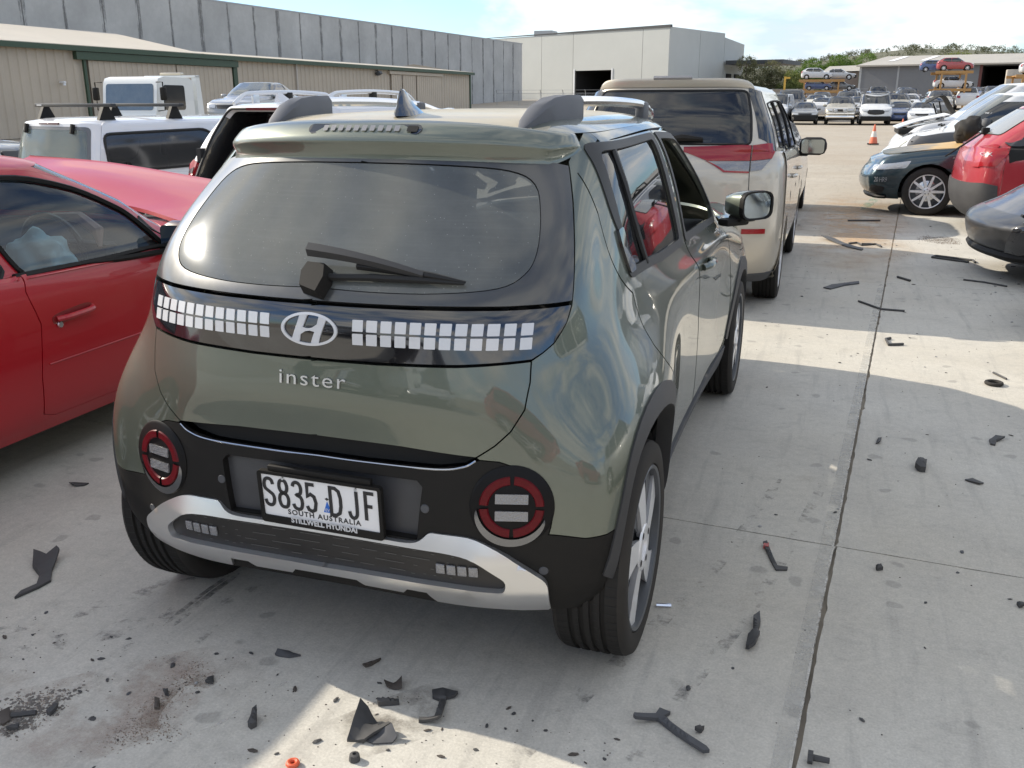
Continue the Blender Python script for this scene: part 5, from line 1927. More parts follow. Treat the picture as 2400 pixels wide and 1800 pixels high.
# ------------------------------------------------------------------ a general car: hull from a few measurements, panels cut out of it
def car_net(sp):
    L, W, H_ = sp['L'], sp['W'], sp['H']
    yr, yf, hw = -L/2, L/2, W/2
    yb, yc = sp['base'], sp['cowl']
    zb, zd, zc, zh = sp['belt'], sp['deck'], sp.get('cowlz', sp['belt']+.05), sp['hood']
    y0, y1 = sp['rtop'], sp['wtop']
    rw = sp['roofw']/2
    bulge = sp.get('bulge', .03)
    zbr = sp.get('beltr', zb+.02)
    lead = sp.get('lead', .10)
    rin = sp.get('rin', .09)
    zup = .015 if rin >= .08 else .05
    def zline(y):
        return float(np.interp(y, [yr, yr+.12, yb, yb+.35, yc-.35, yc+.05, yf-lead-.15, yf], [zd-.06, zd-.01, zd, zbr, zb, zc-.02, zh+.02, zh-.05]))
    def lower(zfun, ws, er, ef, rr=.22, rf=.26):
        w = hw*ws
        a, b = yr+er, yf-ef
        m1 = a + (yb+.25-a)*.6
        ys = list(np.linspace(yb+.3, yc-.1, 5))
        pts = [(0, a), (.36*w, a+.012), (.70*w, a+.06), (.93*w, a+rr*.75), (w, max(a+rr*1.5, min(m1, yb+.05)))]
        pts += [(w, y) for y in ys]
        pts += [(w*.995, yc+(b-yc)*.50), (.925*w, b-rf*.80), (.70*w, b-.085), (.36*w, b-.02), (0, b)]
        return [(x, y, zfun(y)) for x, y in pts]
    zs = sp.get('sill', .20)
    wf = sp.get('flare', 1.0)
    net = [lower(lambda y: zs, .90, .15, .17),
           lower(lambda y: zs+.10, .965, .05, .05),
           lower(lambda y: min(zs+.27, zline(y)-.30), .995, .0, .0),
           lower(lambda y: min(zs+.27+(zline(y)-.1-zs-.27)*.5, zline(y)-.20), 1.0*wf, .005, .02),
           lower(lambda y: zline(y)-.11, .992, rin*.35, lead*.6),
           lower(lambda y: zline(y), .955, rin, lead+.14)]
    def cab(t, dx=0, dy=0, zz=None, zs_=None):
        a, b = yb+(y0-yb)*t+dy, yc+(y1-yc)*t-dy
        k = math.sin(math.pi*t)*bulge
        a -= k; b += k
        w = .925*hw + (rw-.925*hw)*t + k*.7 - dx
        ze = zz if zz is not None else zd+zup+(H_-.045-zd-zup)*t
        zf = zz if zz is not None else zc+.01+(H_-.045-zc-.01)*t
        zsd = zs_ if zs_ is not None else zb+.02+(H_-.065-zb-.02)*t
        r0, r1 = sp.get('rcorner', .30), sp.get('wcorner', .38)
        ys = np.linspace(a+r0, b-r1, 5)
        pts = [(0, a, ze), (.36*w, a+.015, ze), (.70*w, a+.06*r0/.3, ze), (.90*w, a+.14*r0/.3, ze*.7+zsd*.3), (.985*w, a+r0*.72, zsd)]
        pts += [(w, y, zsd) for y in ys]
        pts += [(.975*w, b-r1*.62, zsd), (.89*w, b-r1*.36, zsd*.5+zf*.5), (.68*w, b-r1*.17, zf), (.36*w, b-.03, zf), (0, b, zf)]
        return pts
    net += [cab(0), cab(.5), cab(.9), cab(1.0), cab(1.0, .07, .09, H_-.025, H_-.03)]
    return net
def hull_guess(H):
    if hasattr(H, 'gs'): return
    uu, vv = np.meshgrid(np.linspace(2.5, 11.5, 91), np.linspace(0, H.nr-1.01, 60))
    H.gu, H.gv = uu.ravel(), vv.ravel()
    H.gs = H._S(H.gu, H.gv)
    uu, vv = np.meshgrid(np.linspace(-3.6, 3.6, 91), np.linspace(0, H.nr-1.01, 60))
    H.ru, H.rv = uu.ravel(), vv.ravel()
    H.rs = H._S(H.ru, H.rv)
    H.fu, H.fv = H.ru+14, H.rv
    H.fs = H._S(H.fu, H.fv)
def flank(H, pts):
    hull_guess(H)
    g0, g1 = [], []
    for y, z in pts:
        k = int(np.argmin((H.gs[:, 1]-y)**2+(H.gs[:, 2]-z)**2))
        g0.append(H.gu[k]); g1.append(H.gv[k])
    q = H.flank(pts, (g0, g1))
    out_ = []
    for (u, v), a, b in zip(q, g0, g1):
        out_.append((u, v) if abs(u-a) < .8 and abs(v-b) < 1.2 else (a, b))
    return out_
def endp(H, pts, front=False):
    hull_guess(H)
    S_, U, V = (H.fs, H.fu, H.fv) if front else (H.rs, H.ru, H.rv)
    o = []
    for x, z in pts:
        xx = x
        k = int(np.argmin((S_[:, 0]-xx)**2+(S_[:, 2]-z)**2))
        q = H.uv([xx], [z], 'x', (U[k], V[k]))[0]
        o.append(tuple(q) if abs(q[0]-U[k]) < .8 and abs(q[1]-V[k]) < 1.0 else (U[k], V[k]))
    return o
def roof_skin(name, H, v, crown, mt, parent, step=.09, soft=.16):
    uu = np.linspace(0, 14, 43)
    ed = H.S(uu, np.full(len(uu), v))
    ring = np.concatenate([ed, (ed*[-1, 1, 1])[::-1][1:-1]])
    rp = ring[:, :2]
    x0, y0 = rp.min(0); x1, y1 = rp.max(0)
    g = np.array([(x, y) for x in np.arange(x0, x1, step) for y in np.arange(y0, y1, step*1.6)])
    g = g[inpoly(g, rp)]
    g = g[segdist(g, rp) > step*.35]
    n = len(rp)
    r = delaunay_2d_cdt([Vector(p) for p in np.concatenate([rp, g])], [(i, (i+1) % n) for i in range(n)], [], 1, 1e-6)
    V = np.array([tuple(p) for p in r[0]])
    d = segdist(V, rp)
    k = [int(np.argmin(np.sum((rp-p)**2, 1))) for p in V]
    Z = ring[k, 2] + crown*(1-np.exp(-d/soft))
    m = MB()
    m.add([(p[0], p[1], z) for p, z in zip(V, Z)], [tuple(f) for f in r[2]])
    return m.build(name, mt, parent, angle=80)
def car_hull(sp):
    H = Hull(car_net(sp))
    H.su, H.sv = sp['L']/16, .14
    return H
def car_body(H, sp, paint, root, step=(.45, .5), holes=(), wind=None, lip=.02, rear_notch=None, name='body'):
    ra = sp.get('ra', sp['r']+.055)
    vb, vt = 0, 9.98
    def archpts(y):
        zc_ = sp['r']
        z0 = sp.get('sill', .2)+.005
        a = math.asin(max(-1, min(1, (z0-zc_)/ra)))
        an = np.linspace(math.pi-a, a, 15)
        p = [(y+ra*math.cos(q), zc_+ra*math.sin(q)) for q in an]
        q = flank(H, p)
        return [(q[0][0], 0)] + q[1:-1] + [(q[-1][0], 0)]
    right = archpts(sp['axles'][0]) + archpts(sp['axles'][1])
    o = [(-14, 0)] + [(-u, v) for u, v in right[::-1]] + [(0, 0)] + right + [(14, 0)]
    if wind:
        v0, v1, ua, ub = wind
        o += [(14, v0), (ua, v0), (ub, v1), (14, v1)]
    o += [(14, vt)]
    o += [(u, vt) for u in range(13, -14, -1)]
    o += [(-14, vt)]
    if wind: o += [(-14, v1), (-ub, v1), (-ua, v0), (-14, v0)]
    return panel(name, H, o, paint, root, holes=holes, step=step, lip=lip)
def mirp(poly): return [(-u, v) for u, v in poly][::-1]
def seal(H, poly, parent, mt=None, r=.007, off=.001, name='window_seal', mirror=False):
    p = densify(poly, np.array([.25, .3]))
    q = H.S(p[:, 0], p[:, 1], off)
    if mirror: q = q*np.array([-1, 1, 1])
    m = MB()
    m.tube(q, r, 5, closed=True)
    return m.build(name, mt or M_SHADOWGAP, parent)
def wells(H, sp, root, floor=True):
    m = MB()
    for y in sp['axles']:
        for sg in (-1, 1):
            m.lathe([(sg*(sp['W']/2-.05), sp['r']+.045), (sg*(sp['W']/2-.30), sp['r']+.045), (sg*(sp['W']/2-.31), .001)], 18, c=(0, y, sp['r']+.02), a0=R(8), a1=R(172))
    if floor:
        m.box((0, 0, sp.get('sill', .2)+.05), (sp['W']*.82, sp['L']*.80, .08))
    return m.build('underbody', M_UNDER, root)
def cabin(sp, root, seats=True, mt=None):
    m = MB()
    W = sp['W']*.76
    y0, y1 = sp['base']+.15, sp['cowl']-.1
    m.box((0, (y0+y1)/2, sp['belt']*.55), (W, y1-y0, .10))
    m.box((0, y1-.15, sp['belt']-.10), (W, .40, .22), bev=.05)
    if seats:
        ym = y0+(y1-y0)*.52
        for sx in (-.25, .25):
            m.box((sx*sp['W'], ym, sp['belt']-.18), (.46, .14, .56), (R(-14), 0, 0), bev=.05)
            m.box((sx*sp['W'], ym-.12, sp['belt']+.20), (.25, .09, .17), (R(-12), 0, 0), bev=.035)
        m.box((0, y0+.35, sp['belt']-.20), (W*.95, .16, .50), (R(-16), 0, 0), bev=.05)
    return m.build('cabin', mt or M_SEAT, root)
def door_mirror(root, x, y, z, sg, paint, s=1.0, glassf=True, rz=0):
    m = MB()
    m.box((0, 0, 0), (.19*s, .10*s, .125*s), bev=.045*s)
    o = m.build('side_mirror', paint, root, angle=60)
    o.location = (x+sg*.10*s, y, z)
    o.rotation_euler = (0, 0, rz)
    m = MB()
    m.box((-sg*.09*s, .01, -.05*s), (.12*s, .05*s, .04*s), bev=.01)
    m.build('mirror_arm', M_BLKPL, o)
    if glassf:
        m = MB()
        m.add([(a*s, -.052*s, b*s) for a, b in rrect(-.078, -.048, .078, .048, .02, 3)], [tuple(range(16))])
        m.build('mirror_glass', M_MIRR, o, smooth=False)
    return o
def put_wheels(root, sp, style=(10, .09), hi=False, mats=None, w=.20, rimr=None, tr=None):
    for y in sp['axles']:
        for sg in (-1, 1):
            wheel(root, sg*(tr or sp['W']/2-.115), y, sp['r'], sp['r'], w, rimr or sp['r']*.70, sg, style, hi=hi, mats=mats)
def decal(H, poly, mt, parent, name, off=.004, step=(.3, .3), mirror=False, lip=.008):
    return panel(name, H, poly, mt, parent, step=step, off=off, lip=lip, mirror=mirror)
M_DGLASS = mat('dark car glass', (.012, .014, .016), rough=.06, coat=.6, spec=.6, dirt=.10, dirtcol=(.16, .16, .15))
M_LGLASS = mat('pale reflecting windscreen', (.055, .065, .065), rough=.08, coat=1, spec=.8, dirt=.35, dirtcol=(.22, .24, .23))
M_HEADL = mat('headlamp plastic', (.42, .43, .44), rough=.15, coat=1, metal=.35, bump=.4, bscale=30)
M_GRILLE = mat('black grille', (.012, .012, .013), rough=.45)
M_WHEELG = mat('dull silver wheel', (.42, .42, .43), rough=.4, metal=.6, dirt=.3)
def paint(name, c, metal=.0, dirt=.16, rough=.4, coat=.9):
    return mat(name, c, rough=rough, metal=metal, coat=coat, coatrough=.04, dirt=dirt, dirtcol=(.38, .35, .31))

# ------------------------------------------------------------------ the cars round the hatchback
def place(root, x, y, rz): root.location = (x, y, 0); root.rotation_euler = (0, 0, rz)
def hood_sheet(name, pts, mt, parent, th=.02, nx=8, ny=8):
    """crumpled sheet through a grid of control points"""
    m = MB()
    G = [crspline(r_, nx) for r_ in pts]
    G = [[tuple(p) for p in r_] for r_ in G]
    cols = [crspline([G[j][i] for j in range(len(G))], ny) for i in range(len(G[0]))]
    K = len(cols[0])
    vs = [p for c in cols for p in c]
    fs = [(i*K+j, (i+1)*K+j, (i+1)*K+j+1, i*K+j+1) for i in range(len(cols)-1) for j in range(K-1)]
    o = len(vs)
    vs2 = [(p[0], p[1], p[2]-th) for p in vs]
    bd = [i*K for i in range(len(cols))] + [(len(cols)-1)*K+j for j in range(1, K)] + [i*K+K-1 for i in range(len(cols)-2, -1, -1)] + [j for j in range(K-2, 0, -1)]
    m.add(vs+vs2, fs+[tuple(o+q for q in f[::-1]) for f in fs]+[(bd[i], bd[(i+1) % len(bd)], o+bd[(i+1) % len(bd)], o+bd[i]) for i in range(len(bd))])
    return m.build(name, mt, parent, angle=50)

# ---- red coupe on the left, bonnet buckled
def red_coupe():
    sp = dict(L=4.75, W=1.72, H=1.325, base=-2.0, cowl=.98, belt=.845, deck=.93, cowlz=.90, hood=.74, rtop=-1.50, wtop=.26, roofw=1.18, sill=.19, r=.30, axles=(-1.45, 1.28), ra=.35, beltr=.885, bulge=.02)
    H = car_hull(sp)
    P = paint('bright red paint', (.41, .001, .010), metal=.0, dirt=.0, rough=.4, coat=.45)
    P2 = paint('red paint tinted with sky sheen', (.42, .018, .030), metal=.0, dirt=.10, rough=.5, coat=.5)  # bonnet red made pinker to carry the glancing sun and sky
    t = empty('parked_car', (0, 0, 0), 0, 'bright red coupe with a buckled bonnet and burst airbag behind the wheel', 'car')
    fw = round_poly([(-.285, .868), (.585, .85), (.53, .925), (.44, 1.03), (.23, 1.15), (-.04, 1.222), (-.40, 1.232), (-.345, 1.02)], [.02, .04, .02, .05, .1, .1, .03, .05], 3)
    fwin = flank(H, fw)
    q = flank(H, round_poly([(-.355, .872), (-.40, 1.0), (-.47, 1.228), (-1.1, 1.20), (-1.45, 1.08), (-1.45, .91)], .03, 3))
    door = flank(H, [(-.335, .865), (-.42, 1.03), (-.475, 1.245), (-.30, 1.262), (-.02, 1.248), (.26, 1.18), (.48, 1.055), (.60, .92), (.665, .85), (.72, .72), (.73, .50), (.715, .26), (.2, .255), (-.24, .255), (-.31, .28), (-.315, .45), (-.285, .66), (-.32, .80)])
    wv0, wv1 = 6.25, 8.85
    ws = (wv0, wv1, 10.55, 10.25)
    rwn = [(-2.4, 6.3), (2.4, 6.3), (2.5, 8.8), (-2.5, 8.8)]
    b = car_body(H, sp, P, t, step=(.3, .35), holes=[door, mirp(door), q, mirp(q), rwn], wind=ws)
    GC = glass('side window glass', (.86, .95, .95), dust=.015)
    for mi in (False, True):
        d = panel('door', H, door, P, t, holes=[fwin], gap=.0025, lip=.025, step=(.18, .25), mirror=mi)
        panel('window_pane', H, fwin, GC, d, off=-.006, mirror=mi)
        seal(H, fwin, d, mirror=mi, r=.013, mt=MATS.get('x') or M_BLKPL)
        panel('window_pane', H, q, M_DGLASS, t, off=-.004, mirror=mi)
        seal(H, q, t, mirror=mi, r=.010)
        sg = -1 if mi else 1
        # belt moulding, rubbing crease, handle
        m = MB()
        p = np.array(flank(H, [(-.33, .857), (0, .85), (.3, .842), (.62, .835)]))
        pp = H.S(p[:, 0], p[:, 1], .004)*np.array([sg, 1, 1])
        m.tube(crspline(pp, 4), .014, 6)
        m.build('belt_moulding', M_BLKPL, d)
        m = MB()
        p = np.array(flank(H, [(-.27, .49), (.2, .495), (.70, .50)]))
        pp = H.S(p[:, 0], p[:, 1], .002)*np.array([sg, 1, 1])
        m.tube(crspline(pp, 4), .0035, 6)
        m.build('door_crease', P, d)
        hp = round_poly(flank(H, [(-.225, .685), (.0, .705), (.005, .66), (-.22, .638)]), .12, 4)
        panel('handle_cup', H, hp, paint('shaded red recess', (.20, .004, .008), dirt=.03), d, off=.0015, lip=.01, mirror=mi, step=(.1, .1))  # cup is body red, darkened to stand for the shade inside it
        m = MB()
        p = np.array(flank(H, [(-.20, .664), (-.15, .668), (-.03, .674), (0.0, .678)]))
        pp = H.S(p[:, 0], p[:, 1], [.004, .026, .026, .004])*np.array([sg, 1, 1])
        m.tube(crspline(pp, 4), .012, 7)
        m.build('door_handle', P, d)
        m = MB()
        c = H.S(*np.array(flank(H, [(-.19, .640)])).T, .004)[0]*np.array([sg, 1, 1])
        m.lathe([(0, .014), (sg*.006, .012), (sg*.006, .001)], 12, c=tuple(c))
        m.build('door_lock', M_CHROME, d)
        mo = door_mirror(t, sg*(.79), .60, .905, sg, mat('dark mirror shell', (.045, .012, .014), rough=.4, coat=.5), 1.15)
        # sail triangle at the foot of the pillar
        sl = flank(H, [(.60, .858), (.655, .85), (.53, 1.0), (.50, .985)])
        panel('mirror_sail', H, sl, M_BLKPL, t, off=.005, lip=.01, mirror=mi, step=(.1, .2))
    # B-pillar badge lettering
    vs, fs = text_geo('RS', .038, .001, (1.25, 1))
    m = MB()
    a = np.array(vs)
    c = np.array(flank(H, [(-.47+x, .905+y) for x, y in a[:, :2]]))
    m.add(H.S(c[:, 0], c[:, 1], .004+a[:, 2]), fs)
    m.build('pillar_lettering', M_PIXEL, t, smooth=False)
    panel('windscreen', H, [(10.55, wv0), (14, wv0-.02), (17.45, wv0), (17.75, wv1), (14, wv1), (10.25, wv1)], glass('dirty windscreen', (.70, .78, .76), dust=.07), t, off=-.004)
    panel('rear_window', H, rwn, M_DGLASS, t, off=-.004)
    roof_skin('roof', H, 9.97, .02, P, t)
    wells(H, sp, t)
    put_wheels(t, sp)
    # cabin: dash, wheel, airbag, seats
    cabin(sp, t, mt=mat('grey cabin trim', (.05, .052, .058), rough=.7))
    m = MB()
    m.box((0, .72, .80), (1.28, .50, .16), (R(8), 0, 0), bev=.06)
    m.box((.35, .50, .80), (.46, .14, .15), (R(-10), 0, 0), bev=.05)
    m.build('dashboard', mat('dark dashboard', (.028, .03, .034), rough=.6), t)
    sw = MB()
    ring = [(.34+.17*math.cos(2*math.pi*k/28), .17*math.sin(2*math.pi*k/28)) for k in range(28)]
    sw.tube([(x, .36-.30*z*.6, .86+z*.9) for x, z in ring], .015, 8, closed=True)
    sw.tube([(.34, .38, .86), (.34, .60, .78)], .03, 8)
    sw.tube([(.19, .36, .86), (.49, .36, .86)], .018, 6)
    sw.build('steering_wheel', mat('black steering wheel', (.02, .02, .022), rough=.4, coat=.3), t)
    # limp airbag: a sagging crumpled sack
    bm = bmesh.new()
    bmesh.ops.create_icosphere(bm, subdivisions=4, radius=1)
    r_ = random.Random(4)
    from mathutils import noise as mn
    for v in bm.verts:
        p = v.co.copy()
        n = mn.noise(p*2.2)*.28 + mn.noise(p*5.5)*.13 + mn.noise(p*11)*.05
        s = 1+n
        v.co = Vector((p.x*.17*s, p.y*.075*s, p.z*.145*s - .05*max(0, -p.z)))
        v.co.x += .05*max(0, -p.z)
        v.co.z -= .03*p.x*p.x*0
    ab = bpy.data.meshes.new('airbag')
    bm.to_mesh(ab); bm.free()
    ab.polygons.foreach_set('use_smooth', [True]*len(ab.polygons))
    ab.materials.append(mat('pale blue airbag cloth', (.36, .52, .58), rough=.8))
    o = link('airbag', ab, t)
    o.location = (.37, .22, .80)
    o.rotation_euler = (R(-15), R(8), R(12))
    m = MB()
    m.tube([(.30, .42, 1.0), (.42, .46, .99), (.53, .45, .93), (.56, .42, .86)], [.012, .030, .030, .008], 8)
    m.build('torn_trim', mat('pinkish torn trim', (.40, .27, .25), rough=.7), t)
    # buckled bonnet: hinged up at the screen, folded across the middle
    hs = [[(-.80, .86, 1.02), (-.35, .97, 1.03), (.25, .98, .99), (.70, .86, .935)],
          [(-.80, 1.12, 1.13), (-.35, 1.22, 1.13), (.25, 1.24, 1.055), (.74, 1.22, .975)],
          [(-.80, 1.38, 1.20), (-.35, 1.52, 1.165), (.25, 1.58, 1.085), (.74, 1.62, 1.015)],
          [(-.80, 1.44, 1.19), (-.35, 1.60, 1.15), (.25, 1.68, 1.07), (.74, 1.74, .995)],
          [(-.80, 1.75, .98), (-.35, 1.95, .95), (.25, 2.0, .90), (.74, 1.92, .86)]]
    hood_sheet('bonnet', hs, P2, t)
    m = MB()
    m.box((0, 1.45, .70), (1.35, .95, .22))
    m.build('engine_bay', M_UNDER, t)
    place(t, -2.65, .75, 0)
    return t
red_coupe()

# ---- champagne people mover ahead of the hatchback
def minivan():
    sp = dict(L=4.1, W=1.70, H=1.66, rin=.05, base=-1.985, cowl=1.25, belt=1.10, deck=1.17, cowlz=1.08, hood=.86, rtop=-1.80, wtop=.35, roofw=1.22, sill=.22, r=.305, axles=(-1.23, 1.25), ra=.36, beltr=1.17, rcorner=.24, bulge=.03)
    H = car_hull(sp)
    P = paint('champagne metallic paint', (.49, .445, .37), metal=.45, dirt=.12)
    t = empty('parked_car', (0, 0, 0), 0, 'champagne people mover parked in front of the green hatchback', 'car')
    sw1 = flank(H, round_poly([(-1.50, 1.19), (-1.58, 1.50), (-.95, 1.52), (-.90, 1.16)], .05, 3))
    sw2 = flank(H, round_poly([(-.82, 1.155), (-.87, 1.52), (-.12, 1.52), (-.08, 1.13)], .04, 3))
    sw3 = flank(H, round_poly([(0.0, 1.125), (-.03, 1.52), (.28, 1.48), (.80, 1.14), (.78, 1.115)], .04, 3))
    rwn = endp(H, round_poly([(-.60, 1.225), (.60, 1.225), (.535, 1.592), (-.535, 1.592)], .05, 4))
    ws = (6.3, 8.8, 10.5, 10.2)
    b = car_body(H, sp, P, t, step=(.3, .35), holes=[rwn, sw1, sw2, sw3, mirp(sw1), mirp(sw2), mirp(sw3)], wind=ws)
    for nm, w_ in (('side_window', sw1), ('side_window', sw2), ('side_window', sw3)):
        for mi in (False, True):
            panel(nm, H, w_, M_GLASSS, t, off=-.004, mirror=mi)
            seal(H, w_, t, mirror=mi)
    rg = panel('rear_window', H, rwn, glass('rear privacy glass', (.16, .19, .19), dust=.05), t, off=.001, step=(.25, .25))
    seal(H, rwn, rg, r=.009)
    # dark wrap glass on the rear pillars
    wp = flank(H, [(-1.84, 1.235), (-1.90, 1.53), (-2.06, 1.53), (-2.10, 1.24)])
    for mi in (False, True):
        decal(H, [(2.62, 6.35), (4.35, 6.25), (4.45, 8.6), (2.75, 8.7)], M_DGLASS, t, 'pillar_glass', mirror=mi, off=.003)
    # tail lamps in two pieces, red over clear
    for sg in (1, -1):
        def E(pts): return endp(H, [(sg*x, z) for x, z in (pts if sg > 0 else pts[::-1])])
        o1 = decal(H, E([(.13, 1.205), (.13, 1.17), (.30, 1.11), (.595, 1.112), (.595, 1.218)]), M_REDBRIGHT, t, 'tail_lamp', off=.010, step=(.2, .2))
        decal(H, E([(.31, 1.106), (.43, 1.045), (.595, 1.04), (.595, 1.108)]), M_CLEAR, o1, 'clear_lens', off=.010, step=(.2, .2))
        decal(H, E([(.29, 1.11), (.31, 1.106), (.43, 1.045), (.595, 1.04), (.595, 1.028), (.42, 1.033)]), M_REDBRIGHT, o1, 'red_edge', off=.010, step=(.2, .2))
        o2 = decal(H, E([(.605, 1.218), (.605, 1.112), (.74, 1.125), (.77, 1.218)]), M_REDBRIGHT, t, 'tail_lamp', off=.010, step=(.15, .2))
        decal(H, E([(.605, 1.108), (.605, 1.04), (.68, 1.052), (.735, 1.12)]), M_CLEAR, o2, 'clear_lens', off=.010, step=(.15, .2))
        decal(H, E([(.575, .635), (.735, .635), (.735, .600), (.575, .600)]), M_REDBRIGHT, t, 'reflector', off=.006, step=(.2, .2))
        m = MB()
        p = np.array(E([(.60, 1.22), (.60, 1.04), (.605, .90), (.60, .78), (.56, .73), (.4, .71), (0.02, .70)]))
        if sg < 0: p = p[::-1]
        m.tube(H.S(p[:, 0], p[:, 1], 0), .0035, 5)
        m.build('tailgate_gap', M_SHADOWGAP, t)  # dark tube drawn in place of the shade in the gap
        mo = door_mirror(t, sg*.82, .82, 1.10, sg, M_BLKPL, 1.35)
    # lower bumper in dark plastic
    bl = endp(H, [(-.70, .33), (0, .31), (.70, .33)])
    decal(H, [(-3.7, .9), (0, .6), (3.7, .9), (4.0, .05), (0, .03), (-4.0, .05)], M_GREYPL, t, 'bumper_valance', off=.004)
    # spoiler, brake light, wiper
    m = MB()
    us = np.linspace(-3.3, 3.3, 41)
    g_ = []
    for u in us:
        k = max(0, 1-(abs(u)/3.3)**6)
        g_.append([H.S([u], [v], o*k+.002)[0] for v, o in ((8.93, .0), (8.96, .05), (9.05, .066), (9.5, .045), (9.9, .012), (9.98, -.004))])
    m.add([p for r_ in g_ for p in r_], [(i*6+j, (i+1)*6+j, (i+1)*6+j+1, i*6+j+1) for i in range(40) for j in range(5)])
    sp_ = m.build('spoiler', P, t, angle=60)
    m = MB()
    q = [H.S([u], [9.06], .072)[0] for u in np.linspace(-.62, .62, 9)]
    m.tube(q, .016, 6)
    m.build('brake_light', M_CLEAR, sp_)
    m = MB()
    q = np.array(endp(H, [(-.02, 1.245), (.12, 1.262), (.26, 1.252)]))
    m.tube(H.S(q[:, 0], q[:, 1], .03), [.022, .026, .014], 6)
    m.build('rear_wiper', M_BLKPL, t)
    panel('windscreen', H, [(10.5, 6.3), (14, 6.28), (17.5, 6.3), (17.8, 8.8), (14, 8.8), (10.2, 8.8)], M_GLASSC, t, off=-.004)
    roof_skin('roof', H, 9.97, .03, paint('dusty champagne roof paint', (.46, .41, .33), metal=.3, dirt=.4), t)  # roof coat carries more dust than the body paint
    for mi in (1, -1):
        for (y, za, zb_) in ((-.88, 1.14, .40), (.02, 1.11, .28), (.86, 1.09, .42)):
            m = MB()
            p = np.array(flank(H, [(y, za), (y+.03, .8), (y+.03, zb_)]))
            m.tube(H.S(p[:, 0], p[:, 1], 0)*np.array([mi, 1, 1]), .0035, 5)
            m.build('door_gap', M_SHADOWGAP, t)  # black line laid on the seam as the gap's shade
        for y in (-.85, .18):
            m = MB()
            p = np.array(flank(H, [(y, .93), (y+.04, .935), (y+.16, .935), (y+.20, .93)]))
            m.tube(crspline(H.S(p[:, 0], p[:, 1], [.002, .03, .03, .002])*np.array([mi, 1, 1]), 3), .013, 6)
            m.build('door_handle', P, t)
    wells(H, sp, t)
    cabin(sp, t)
    m = MB()
    for sx in (-.42, 0, .42):
        m.box((sx, -1.35, 1.02), (.36, .14, .5), (R(-12), 0, 0), bev=.05)
        m.box((sx, -1.42, 1.34), (.24, .08, .16), (R(-12), 0, 0), bev=.03)
    m.build('rear_seats', mat('grey seat cloth', (.12, .12, .12), rough=.9), t)
    put_wheels(t, sp, hi=True, style=(7, .10))
    place(t, .02, 6.525, 0)
minivan()

